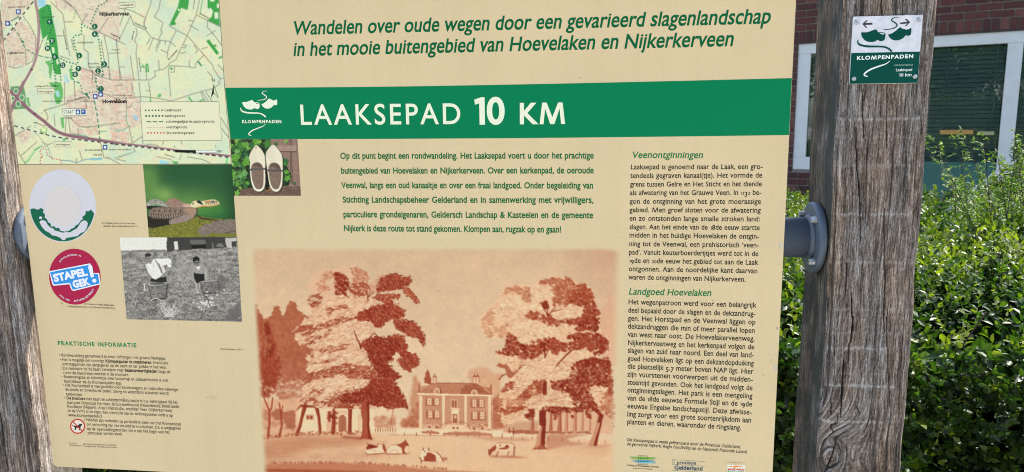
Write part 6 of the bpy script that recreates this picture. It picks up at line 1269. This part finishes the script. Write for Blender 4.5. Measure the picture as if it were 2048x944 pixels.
C.poly(K(105, 600, 160, 550, 300, 545, 480, 545, 680, 545, 690, 600, 640, 680, 560, 720, 350, 690, 150, 680, 110, 640), (112, 96, 84), 1, rag=.6); C.poly(K(110, 620, 200, 640, 400, 660, 560, 640, 640, 600, 640, 680, 560, 720, 350, 692, 150, 682), (84, 72, 62), .7, soft=2)
C.scatter(K(110, 600, 170, 556, 480, 550, 680, 555, 640, 680, 350, 680, 150, 660), 330, 1.9, 1.0, .5, [(96, 80, 72), (156, 138, 122), (112, 94, 84), (140, 122, 108)], .7, .6, 405)
for i in range(13): x = 120 + i * 30; yo = 18 * math.sin(i / 12 * 3.14); C.line(K(x, 632 + yo, x + 9, 654 + yo), 1.5, (158, 154, 134), .7); C.line(K(x + 14, 616 + yo, x + 22, 664 + yo), 1.2, (40, 34, 30), .85)
for i in range(7): C.dab(*K(170 + i * 65, 590)[0], 1.5, 3, .5, (52, 40, 36), .9)
C.poly(K(350, 710, 420, 680, 560, 640, 640, 620, 650, 670, 560, 720, 460, 740, 360, 750), (134, 116, 108), 1); C.scatter(K(350, 710, 420, 680, 560, 640, 640, 630, 640, 670, 560, 720, 460, 740, 360, 745), 90, 2, .7, -.5, [(100, 84, 78), (160, 144, 132)], .7, .6, 406)
C.poly(K(530, 560, 620, 548, 685, 560, 690, 610, 640, 680, 600, 620, 540, 600), (150, 122, 100), .9, soft=1); C.line(K(690, 560, 700, 600, 660, 680), 2, (60, 46, 40), .9)
C.poly([tuple(p) for p in spline(K(612, 530, 640, 478, 690, 460, 750, 470, 800, 460, 860, 452, 905, 450, 945, 468, 972, 498, 950, 512, 860, 526, 780, 532, 720, 545, 650, 552), 4, True)], (196, 186, 144), 1); C.line(K(640, 472, 690, 458, 750, 468, 800, 458), 1.2, (120, 96, 70), .8); C.scatter(K(800, 462, 940, 462, 960, 490, 800, 500), 40, 1.4, .9, 0, [(150, 110, 76), (110, 84, 60), (210, 196, 160)], .8, .4, 407); C.line(K(620, 548, 720, 556, 860, 534, 950, 516), 1.2, (104, 84, 52), .7)
C.poly(K(685, 465, 730, 462, 775, 515, 750, 512, 700, 490), (30, 42, 44), 1); C.poly(K(640, 490, 655, 490, 650, 515, 640, 510), (60, 40, 40), 1); C.line(K(700, 545, 760, 530, 850, 535, 950, 520), 1.6, (196, 120, 60), .9)
C.poly(K(790, 470, 850, 460, 870, 490, 800, 505), (186, 140, 96), .9)
for x in (800, 825, 850, 880, 905, 930): C.line(K(x, 470, x + 10, 510), 1.0, (50, 40, 36), .9)
C.dab(*K(885, 478)[0], 3.6, 3, 0, (50, 50, 60)); C.dab(*K(887, 480)[0], 1.4, 1.3, 0, (180, 190, 200)); C.line(K(970, 505, 1030, 522, 1060, 505, 1092, 450), .8, (60, 60, 56), .9)
C.noise(.05, .5, 9, 2)
C.sheet([(286, 329), (463.5, 328.5), (473.5, 474), (298, 475)], 'snake_photo', board, .00009, 210, 175)

K = crop(235, 470, 5.246)                                  # two men harvesting
C = Canvas(236, 470, 494, 648, .95, (120, 116, 110)); g = lambda q: (q * 1.0, q * .975, q * .93)
t = np.clip((C.Y - 505) / 130, 0, 1)[..., None]; C.im = np.array(g(128.)) * (1 - t) + np.array(g(112.)) * t
C.im *= (1 + .8 * (fbm(C.X * .10, C.Y * .28, 4, 61) - .5) + .7 * (fbm(C.X * .6, C.Y * .6, 2, 62) - .5))[..., None]
C.poly(K(10, -60, 520, -60, 520, 160, 200, 170, 20, 175), g(206), 1); C.poly(K(20, 165, 500, 150, 500, 180, 20, 182), g(110), .9, rag=.8)
C.poly(K(520, -60, 1250, -60, 1250, 120, 900, 150, 640, 160, 520, 160), g(56), 1, rag=1)
C.poly(K(590, 70, 630, 65, 640, 155, 600, 155), g(196), 1); C.poly(K(540, 90, 580, 80, 600, 120, 590, 170, 520, 185), g(60), .9); C.poly(K(760, 50, 920, 50, 930, 95, 770, 100), g(96), .9); C.poly(K(770, 105, 930, 100, 930, 140, 780, 145), g(26), 1); C.poly(K(1130, 30, 1250, 30, 1250, 60, 1200, 70, 1200, 130, 1140, 130), g(190), .85, rag=1); C.poly(K(1030, 120, 1060, 85, 1100, 90, 1120, 130), g(110), .9); C.line(K(1000, 90, 1002, 165), 2, g(120)); C.line(K(525, 40, 530, 170), 1.4, g(60)); C.line(K(780, 150, 900, 145), 1, g(150))
b, M = C.mask(K(640, 190, 700, 190, 760, 420, 740, 560, 600, 540, 600, 420), soft=7); C.comp(b, M, g(150), .5); b, M = C.mask(K(760, 190, 900, 200, 1240, 330, 1240, 380, 960, 320), soft=6); C.comp(b, M, g(140), .45)
C.scatter(K(30, 190, 1240, 170, 1290, 880, 100, 880), 900, 2.6, .8, .0, [g(70), g(140), g(90), g(160), g(50)], .55, .6, 410, aj=.9)
C.scatter(K(620, 420, 760, 420, 760, 560, 620, 560), 120, 1.4, 1.0, 0, [g(170), g(60), g(190)], .7, .5, 411)
# left man
C.poly(K(345, 460, 400, 450, 510, 430, 520, 500, 350, 510), g(34), 1); C.poly(K(295, 310, 330, 295, 370, 260, 400, 248, 540, 245, 565, 265, 565, 335, 530, 340, 520, 310, 480, 320, 505, 380, 480, 400, 450, 440, 400, 468, 370, 455, 320, 390), g(208), 1)
C.poly(K(450, 435, 490, 400, 530, 390, 525, 430, 470, 445), g(130), 1); C.line(K(400, 265, 440, 340, 465, 400), 2.2, g(120)); C.poly(K(455, 320, 480, 315, 505, 385, 490, 400, 470, 380), g(190), 1); C.line(K(435, 300, 470, 395), 1.4, g(70)); C.line(K(380, 280, 380, 420), .7, g(160)); C.line(K(320, 330, 360, 420), .8, g(165))
C.poly(K(295, 210, 330, 195, 365, 215, 368, 270, 350, 305, 320, 290, 298, 250), g(128), 1); C.poly(K(288, 225, 295, 195, 325, 188, 355, 200, 352, 218, 300, 232), g(40), 1); C.line(K(300, 250, 340, 240), 1.4, g(60)); C.line(K(315, 275, 345, 268), 1, g(80)); C.dab(*K(566, 305)[0], 2, 3, 0, g(150))
# right man
C.poly(K(800, 390, 850, 400, 910, 400, 930, 450, 920, 480, 870, 500, 830, 505, 805, 450), g(28), 1); C.poly(K(755, 320, 790, 300, 870, 290, 915, 315, 930, 400, 890, 410, 810, 400, 800, 360, 800, 450, 830, 500, 820, 520, 750, 450, 748, 380), g(140), 1)
C.poly(K(915, 320, 940, 390, 945, 450, 940, 480, 915, 480, 910, 400), g(150), 1); C.poly(K(820, 330, 870, 330, 850, 372), g(205), 1); C.poly(K(795, 250, 830, 230, 862, 260, 858, 320, 835, 335, 800, 310), g(112), 1); C.poly(K(790, 270, 792, 240, 825, 222, 860, 240, 862, 275, 830, 265, 800, 285), g(26), 1); C.line(K(805, 292, 855, 290), 1.5, g(40)); C.line(K(825, 510, 830, 560, 850, 600), 3.5, g(160)); C.line(K(860, 500, 862, 570), 2.5, g(150)); C.line(K(770, 330, 770, 440), .8, g(90)); C.line(K(895, 330, 905, 400), .8, g(90))
for (P_, top, s_) in ((K(312, 500, 520, 500, 505, 660, 360, 680), K(310, 505, 350, 490, 450, 500, 522, 490, 520, 515, 400, 540, 320, 530), 420), (K(865, 490, 1050, 470, 1060, 600, 900, 610), K(865, 490, 900, 480, 1050, 465, 1050, 480, 870, 500), 421)):
    C.poly([(x + 2, y + 2) for x, y in P_], g(24), .8, soft=2); C.poly(P_, g(104), 1); C.scatter(P_, 170, 2.2, .7, .0, [g(150), g(44), g(128)], .85, .4, s_, aj=.3); C.line(P_ + [P_[0]], 1.2, g(40), .7); C.poly(top, g(150), 1); C.line(top + [top[0]], .8, g(70), .7)
C.poly(K(345, 500, 500, 502, 490, 515, 400, 525, 340, 515), g(60), .8); C.line(K(275, 515, 290, 515), 1.6, g(200)); C.line(K(282, 515, 284, 580), 2, g(200)); C.poly(K(1060, 430, 1120, 430, 1140, 520, 1080, 600, 1040, 560), g(90), .7, rag=2)
C.poly(K(1140, 870, 1180, 780, 1270, 710, 1300, 900, 1120, 900), g(92), .9, soft=1.5)
rg_ = random.Random(5)
for i in range(190):                                       # straw and stalks
    x, y = rg_.uniform(60, 1280), rg_.uniform(600, 880); l = rg_.uniform(20, 90); a_ = rg_.uniform(-3, .2); c_ = rg_.uniform(-.5, .5)
    C.line(spline(K(x, y, x + l * .5 * math.cos(a_), y + l * .5 * math.sin(a_), x + l * math.cos(a_ + c_), y + l * math.sin(a_ + c_)), 4), rg_.uniform(.6, 1.3), g(rg_.choice([60, 150, 170, 190, 130])), .75)
for i in range(46): c = K(rg_.gauss(950, 80), rg_.gauss(700, 45))[0]; C.dab(*c, rg_.uniform(1.6, 3), rg_.uniform(1.6, 2.6), 0, g(rg_.uniform(180, 205)), .9, .4)
for i in range(30): x0_ = rg_.uniform(440, 640); C.line(spline(K(540 + rg_.uniform(-60, 60), 860, x0_ + rg_.uniform(-20, 60), 800, x0_ + rg_.uniform(-60, 100), 720 + rg_.uniform(-40, 60)), 4), 1.0, g(rg_.choice([180, 200, 160])), .8)
C.line(K(345, 690, 400, 660, 470, 690), 1.6, g(190)); C.noise(.06, .5, 19, 2)
C.sheet([(239.5, 475), (474.5, 474.2), (484, 643.5), (253.5, 638.5)], 'harvest_photo', board, .00011, 260, 190)

K = crop(455, 270, 7.265)                                  # pair of clogs
C = Canvas(456, 272, 606, 396, .8, (36, 52, 34))
C.im *= (1 + .8 * (fbm(C.X * .12, C.Y * .12, 3, 71) - .5))[..., None]
C.poly(K(630, 50, 1040, 50, 1075, 890, 180, 890, 185, 780, 560, 750, 880, 740, 930, 600, 800, 300, 620, 200), (128, 104, 92), 1, rag=1)
for x in (905, 925): C.line(K(x, 60, x + 20, 700), 1.6, (70, 56, 50), .8)
C.poly(K(700, 155, 1000, 150, 1000, 240, 720, 240), (146, 122, 108), 1); C.line(K(720, 242, 1000, 242), 1.8, (70, 54, 48), .9); C.line(K(1000, 100, 1040, 800), 1, (104, 84, 74), .8); C.poly(K(190, 780, 560, 770, 1060, 740, 1068, 885, 185, 885), (92, 74, 64), 1, rag=1); C.scatter(K(190, 790, 1060, 760, 1060, 880, 190, 880), 120, 4, .8, 0, [(120, 96, 82), (70, 54, 46), (140, 116, 96)], .6, .6, 430, aj=.2)
C.noise(.15, .5, 33, 3)
C.dab(*K(825, 168)[0], 1, 1, 0, (40, 30, 30)); C.dab(*K(910, 198)[0], 1, 1, 0, (40, 30, 30)); C.dab(*K(600, 800)[0], 6, 1.5, -.3, (190, 110, 50), .9)
LV = [(84, 136, 48), (62, 112, 50), (104, 150, 62), (48, 92, 50), (92, 140, 80), (120, 160, 80)]
def ivy(x, y, r, col):
    a0 = random.uniform(0, 6.28); P_ = [(x + r * q * math.cos(a0 + k * math.pi / 5 * 1.0) / 7.265 * 1.0, y + r * q * math.sin(a0 + k * math.pi / 5) / 7.265) for k, q in enumerate((1.15, .62, .95, .55, .85, .75, .85, .55, .95, .62))]
    C.poly([(p[0] + .9, p[1] + 1.0) for p in P_], (20, 30, 20), .5); C.poly(P_, col, .97); C.line([(x, y), P_[0]], .7, tuple(min(255, q + 40) for q in col), .7)
for i in range(75): c = K(random.uniform(40, 320), random.uniform(70, 780))[0]; ivy(*c, random.uniform(34, 58), random.choice(LV))
for (x, y, r, ci) in ((400, 110, 70, 0), (580, 120, 75, 1), (460, 100, 50, 2), (350, 150, 60, 3), (270, 400, 75, 0), (120, 330, 80, 0), (140, 850, 55, 2), (850, 380, 50, 3), (860, 540, 50, 0), (870, 630, 60, 0), (840, 420, 40, 1), (700, 130, 35, 3), (850, 95, 35, 2), (970, 700, 30, 3), (250, 570, 45, 4), (260, 740, 50, 3)): ivy(*K(x, y)[0], r, LV[ci])
C.poly(K(500, 500, 600, 500, 600, 800, 560, 800), (20, 22, 18), .9)
CLG = (204, 196, 172)
for P_, hole, rim in ((K(315, 320, 340, 250, 385, 175, 420, 150, 450, 165, 500, 220, 540, 300, 550, 400, 548, 520, 550, 700, 520, 790, 470, 822, 410, 810, 370, 760, 340, 650, 325, 500, 328, 400), K(348, 470, 375, 420, 430, 400, 480, 420, 510, 470, 520, 520, 520, 640, 510, 740, 480, 778, 430, 780, 395, 740, 365, 650, 350, 540), 0),
                      (K(555, 300, 580, 220, 640, 150, 680, 148, 720, 190, 780, 270, 800, 350, 805, 500, 800, 640, 790, 740, 750, 810, 700, 825, 650, 800, 610, 720, 590, 600, 570, 450), K(598, 480, 630, 420, 680, 405, 740, 430, 770, 490, 780, 560, 770, 680, 740, 770, 690, 782, 650, 750, 620, 660, 605, 560), 1)):
    Ps = spline(P_, 4, True); C.poly([(x + 1.5, y + 1.5) for x, y in Ps], (20, 18, 16), .6, soft=1); C.poly(Ps, CLG, 1); Hs = spline(hole, 4, True); C.poly(Hs, (112, 94, 82), 1); C.scatter(Hs[::3], 90, 2, 1.2, 1.2, [(138, 116, 100), (90, 74, 66), (126, 104, 90)], .6, .6, 440 + rim); C.line([tuple(p) for p in Hs] + [tuple(Hs[0])], .9, (90, 76, 66), .8)
    b, M = C.mask([tuple(p) for p in Ps[:12]] + [tuple(np.mean(Ps, 0))], soft=2); C.comp(b, M * (C.X[b] > 0), (184, 174, 150), .25)
    C.poly([tuple(p) for p in Hs[2:18]], (60, 50, 46), .55, soft=1)
for P_ in (K(325, 505, 400, 492, 480, 490, 545, 492), K(575, 512, 650, 518, 730, 512, 808, 522)): C.line(P_, 3.4, (66, 64, 62)); C.line([(x, y - .7) for x, y in P_], .7, (110, 106, 100))
C.line(K(345, 660, 400, 790, 470, 812, 530, 770), 1.4, (232, 226, 206), .8); C.dab(*K(415, 185)[0], 2.6, 2.2, 0, (140, 120, 100), .7)
C.sheet([(460.5, 278.5), (595, 278), (602, 391.5), (467.5, 391.5)], 'clogs_photo', board, .00012, 190, 160)

# ------------------------------------------------------------------ logo of the walking routes, shared by board and trail sign
def logo(Pc, Pl, q):
    for P_ in ((193, 265, 250, 264, 300, 250, 358, 229, 378, 240, 392, 262, 432, 262, 472, 272, 478, 295, 470, 340, 448, 364, 410, 368, 385, 354, 350, 373, 300, 378, 245, 366, 210, 332, 194, 296),
               (510, 290, 540, 282, 592, 250, 652, 202, 682, 215, 722, 222, 776, 207, 783, 240, 775, 290, 745, 305, 716, 300, 688, 330, 640, 354, 580, 358, 532, 332)): Pc.poly([tuple(p) for p in spline(q(*P_), 3, True)])
    for P_ in ((408, 271, 440, 274, 466, 281, 452, 289, 428, 284), (706, 227, 740, 214, 777, 207, 764, 219, 730, 231)): Pl.poly([tuple(p) for p in spline(q(*P_), 2, True)])
def swoosh(Pc, q, P_, w, sc): S_ = spline(q(*P_), 6); W_ = np.interp(np.linspace(0, 1, len(S_)), np.linspace(0, 1, len(w)), w) * sc; Pc.strokep(S_, W_)
TOPS = ((640, 86, 590, 89, 556, 106, 551, 126, 590, 150, 612, 173, 601, 200, 552, 222, 450, 234), (4, 8, 13, 14, 16, 16, 14, 12, 7)); MIDS = ((156, 350, 150, 378, 172, 408, 250, 428, 350, 431, 450, 434, 512, 455, 552, 492), (9, 16, 24, 26, 22, 20, 22, 24)); LOWS = ((532, 600, 480, 636, 400, 664, 300, 702, 236, 745, 230, 772, 268, 785), (5, 12, 17, 19, 18, 17, 8))
A_ = np.array([(193, 265), (783, 240), (137, 587), (805, 565), (268, 783), (640, 85)], float); B_ = np.array([(170, 205), (436, 195), (165, 360), (462, 357), (240, 457), (355, 122)], float)
AF = np.linalg.lstsq(np.c_[A_, np.ones(6)], B_, rcond=None)[0]
qb = lambda *p: [(440 + c[0] / 3.775, 150 + c[1] / 3.775) for c in (np.c_[np.array(p, float).reshape(-1, 2), np.ones(len(p) // 2)] @ AF)]
LG = Print((214, 212, 190), 'clog_emblem', o_band := bpy.data.objects['title_band'], .0003); LGs = Print(GREEN, 'clog_opening', o_band, .0004)
logo(LG, LGs, qb)
for P_, w in (TOPS, MIDS, LOWS): swoosh(LG, qb, P_, w, .118)
text(LG, 'KLOMPENPADEN', *qb(137, 590, 805, 578), 5.6, .045, 2, track=.16); LG.build(); LGs.build()

# ------------------------------------------------------------------ stickers
ST = crop(50, 330, 3.256)
def sheet_disc(name, c, rx, ry, rot, col, parent, off):
    P_ = L3(ST(*fl(ell(c, rx, ry, 72, rot))), 0); ctr = P_.mean(0); n = len(P_); Q_ = ctr + (P_ - ctr) * .992
    V = [(p[0], -off, p[2]) for p in Q_] + [(p[0], -off + .00008, p[2]) for p in P_] + [(p[0], 0, p[2]) for p in P_]
    return obj(name, V, [tuple(range(n))] + [(k * n + i, k * n + (i + 1) % n, (k + 1) * n + (i + 1) % n, (k + 1) * n + i) for k in range(2) for i in range(n)], inkm(col), parent)
s1 = sheet_disc('worn_round_sticker', (245, 266), 217, 238, -.12, (184, 184, 192), board, .0004); s1['label'] = 'round sticker worn to white with a green lower rim'
G1 = Print((8, 88, 62), 'green_rim', s1, .0006)
out_ = [(245 + 210 * math.cos(t) * math.cos(-.12) - 231 * math.sin(t) * math.sin(-.12), 266 + 210 * math.cos(t) * math.sin(-.12) + 231 * math.sin(t) * math.cos(-.12)) for t in np.linspace(.33, 3.02, 46)]
inn = [(36, 286), (60, 282), (85, 292), (105, 280), (122, 288), (120, 310), (132, 322), (130, 345), (142, 350), (152, 372), (168, 382), (172, 402), (190, 398), (205, 412), (222, 408), (232, 428), (262, 434), (290, 428), (300, 416), (322, 408), (332, 392), (348, 386), (366, 360), (380, 350), (372, 338), (388, 330), (398, 312), (394, 300), (415, 302), (430, 290), (440, 300)]
G1.poly(ST(*fl(inn + out_))); G1.build()
W1 = Print((184, 184, 192), 'worn_arc', s1, .0008); arc_o = [(96, 372), (104, 362), (120, 358), (138, 366), (150, 390), (170, 408), (185, 412), (196, 426), (222, 432), (245, 440), (275, 436), (296, 438), (318, 424), (340, 412), (352, 396), (366, 372), (385, 360), (404, 366), (411, 380), (405, 410), (390, 432), (360, 446), (345, 462), (320, 466), (300, 470), (272, 474), (262, 488), (245, 488), (232, 474), (205, 462), (180, 458), (160, 440), (135, 428), (112, 402)]
W1.poly(ST(*fl(arc_o))); W1.poly(ST(*fl(ell((104, 343), 11, 9, 10)))); W1.build()
I1 = Print((188, 184, 182), 'inner_disc', s1, .0006); I1.poly(ST(*fl(ell((247, 264), 116, 130, 48, -.1)))); I1.build()
s2_ = sheet_disc('red_round_sticker', (325, 727), 167, 182, -.15, (152, 24, 62), board, .0004); s2_['label'] = 'red round sticker with a blue and white slogan'
WB = Print((222, 222, 230), 'slogan_edge', s2_, .0006); WB.poly(ST(158, 692, 425, 640, 434, 655, 445, 704, 484, 702, 494, 776, 318, 820, 304, 812, 290, 776, 188, 786, 180, 776)); WB.build()
BB = Print((40, 128, 200), 'slogan_field', s2_, .0008); BB.poly(ST(166, 698, 418, 650, 432, 708, 476, 710, 486, 770, 320, 811, 310, 805, 296, 766, 190, 777)); BB.build()
WT = Print((224, 226, 234), 'slogan_lettering', s2_, .0010); text(WT, 'STAPEL', *ST(196, 758, 410, 716), 13.6, .06, 3, track=.02); text(WT, 'GEK', *ST(320, 798, 424, 778), 13.0, .06, 3, track=.02)
WT.poly(ST(412, 660, 440, 655, 452, 728, 432, 732)); WT.poly(ST(*fl(ell((454, 752), 14, 13, 16)))); WT.strokep(ST(412, 655, 438, 652), .5)
def arc_text(P_, s_, c, rx, ry, a0, a1, cap, inside=1):
    n = len(s_)
    for i, ch in enumerate(s_):
        if ch == ' ': continue
        t = math.radians(a0 + (a1 - a0) * (i + .5) / n); dt = math.radians((a1 - a0) / n * .42)
        p = [(c[0] + rx * math.cos(q), c[1] + ry * math.sin(q)) for q in (t - dt, t + dt)]
        text(P_, ch, *ST(*fl(p)), cap, .02, 1)
arc_text(WT, '@STAPELGEKFEEST.NL', (325, 727), 128, 138, 222, 290, 3.2); arc_text(WT, 'VOLG ONS:', (325, 727), 150, 162, 132, 100, 3.4); arc_text(WT, '@STAPELGEKFEEST', (325, 727), 150, 162, 92, 30, 3.4); WT.build()
# chips on the right edge, dirt and a smudge
CH = Print((176, 172, 160), 'chipped_edge', board, .0005); CH.poly([(1557, 487), (1563, 483), (1565.5, 489), (1564.5, 497), (1559, 499), (1560.5, 493)]); CH.build(); CH = Print((176, 172, 160), 'chipped_edge', board, .0005); CH.poly([(1547, 734), (1551, 729), (1553.5, 733), (1552.6, 741), (1548, 742), (1549.5, 737)]); CH.build(); CH = Print((150, 144, 130), 'chipped_edge', board, .0005); CH.poly([(1552, 655), (1555.5, 654), (1555, 659), (1553, 659)]); CH.build()
DT = Print((130, 120, 98), 'dirt_speck', board, .0004); rg_ = random.Random(8)
for (cx_, cy_, n_, sx, sy) in ((425, 795, 26, 7, 6), (456, 858, 12, 8, 12), (650, 380, 16, 12, 60), (1252, 800, 10, 5, 14), (1546, 718, 9, 4, 7), (905, 470, 8, 200, 40), (1000, 600, 12, 300, 200)):
    for i in range(n_): c = (rg_.gauss(cx_, sx), rg_.gauss(cy_, sy)); DT.disc(c, rg_.uniform(.25, .8), 6)
tag(DT.build(), kind='stuff')

# ================================================================== TRAIL SIGN ON THE RIGHT POST
G = crop(1690, 20, 5.9); PS = -.0035                      # sign face stands proud of the timber
tl = onplane(*G(95, 86)[0], PS); tr = onplane(*G(922, 47)[0], PS); bl_ = onplane(*G(50, 880)[0], PS); brs = onplane(*G(860, 858)[0], PS)
sx0 = (tl[0] + bl_[0]) / 2; sx1 = (tr[0] + brs[0]) / 2; sz1 = (tl[1] + tr[1]) / 2; sz0 = (bl_[1] + brs[1]) / 2
scx, scz = (sx0 + sx1) / 2, (sz0 + sz1) / 2
sign = empty('trail_sign', tuple(bw(scx, PS, scz)), BRZ, label='small square white and green trail marker with two clogs, screwed to the right post', cat='sign')
def S3L(P, off=0.0): P = onplane_many(P, PS); P[:, 0] -= scx; P[:, 2] -= scz; P[:, 1] = -off; return P
hw, hh = (sx1 - sx0) / 2, (sz1 - sz0) / 2
plate('plate', rounded(-hw, hw, -hh, hh, .0018), .002, noisy('worn_white_plate', tuple(ink((172, 176, 188))), tuple(ink((192, 196, 206))), 90, .45, .1), sign, .0003)
SGN = (0, 62, 54); PG = Print(SGN, 'green_field', sign, .0001, S3L); zt = S3L(G(480, 499))[0][2]; PG.v = [(-hw + .0004, -.0001, -hh + .0004), (hw - .0004, -.0001, -hh + .0004), (hw - .0004, -.0001, zt), (-hw + .0004, -.0001, zt)]; PG.f = [(0, 1, 2, 3)]; PG.build()
E1 = Print(SGN, 'clog_emblem', sign, .0002, S3L); E2 = Print((190, 200, 214), 'clog_opening', sign, .0003, S3L); logo(E1, E2, G)
swoosh(E1, G, *TOPS, 1 / 5.9); swoosh(E1, G, *MIDS, 1 / 5.9); E1.build(); E2.build()
E3 = Print((198, 216, 210), 'sign_lettering', sign, .0003, S3L); swoosh(E3, G, *LOWS, 1 / 5.9); text(E3, 'KLOMPENPADEN', *G(137, 588, 806, 565), 7.0, .04, 4, track=.12)
text(E3, 'Laaksepad', *G(597, 723, 792, 719), 5.2, .012, 3); text(E3, '10 km', *G(632, 786, 786, 781), 6.0, .012, 3); E3.build()
E4 = Print((130, 160, 148), 'small_lettering', sign, .0003, S3L); text(E4, 'rondwandeling', *G(578, 660, 798, 656), 3.4, .006, 3); E4.build()
for c, pts in (((257, 164), ((322, 150, 322, 174, 232, 177, 262, 206, 246, 213, 203, 166, 250, 120, 266, 126, 235, 155)),), ((716, 141), ((648, 150, 650, 168, 738, 160, 704, 186, 718, 196, 768, 143, 722, 104, 706, 112, 735, 137)),)):
    p3 = S3L(G(c[0], c[1], c[0] + 86, c[1])); r = p3[1][0] - p3[0][0]; m_ = 36
    V = [(p3[0][0] + r * math.cos(t), -.0004, p3[0][2] + r * math.sin(t)) for t in np.linspace(0, 2 * math.pi, m_, endpoint=False)]; V += [(x, 0, z) for x, _, z in V]
    q = obj('arrow_sticker', V, [tuple(range(m_))[::-1]] + [(i, (i + 1) % m_, m_ + (i + 1) % m_, m_ + i) for i in range(m_)], inkm((190, 192, 202)), sign)
    ar_ = Print((56, 58, 66), 'arrow', q, .0006, S3L); ar_.poly(G(*pts)); ar_.build()
SCREW = noisy('steel_screw', (.42, .42, .43), (.6, .6, .6), 300, .28, .1, metal=.9)
for (x, y) in ((135, 146), (872, 116), (105, 812), (824, 786)):
    p = S3L(G(x, y))[0]; r = .0033
    prof = [(-.0001, r), (-.0006, r), (-.0014, r * .86), (-.0020, r * .6), (-.0023, r * .38), (-.0012, r * .34), (-.0011, .0002)]
    mb = MB().lathe(prof[::-1], 24, 'y'); so_ = mb.build('screw', SCREW, sign, True); so_.location = (p[0], 0, p[2])

bpy.data.objects.remove(_co)
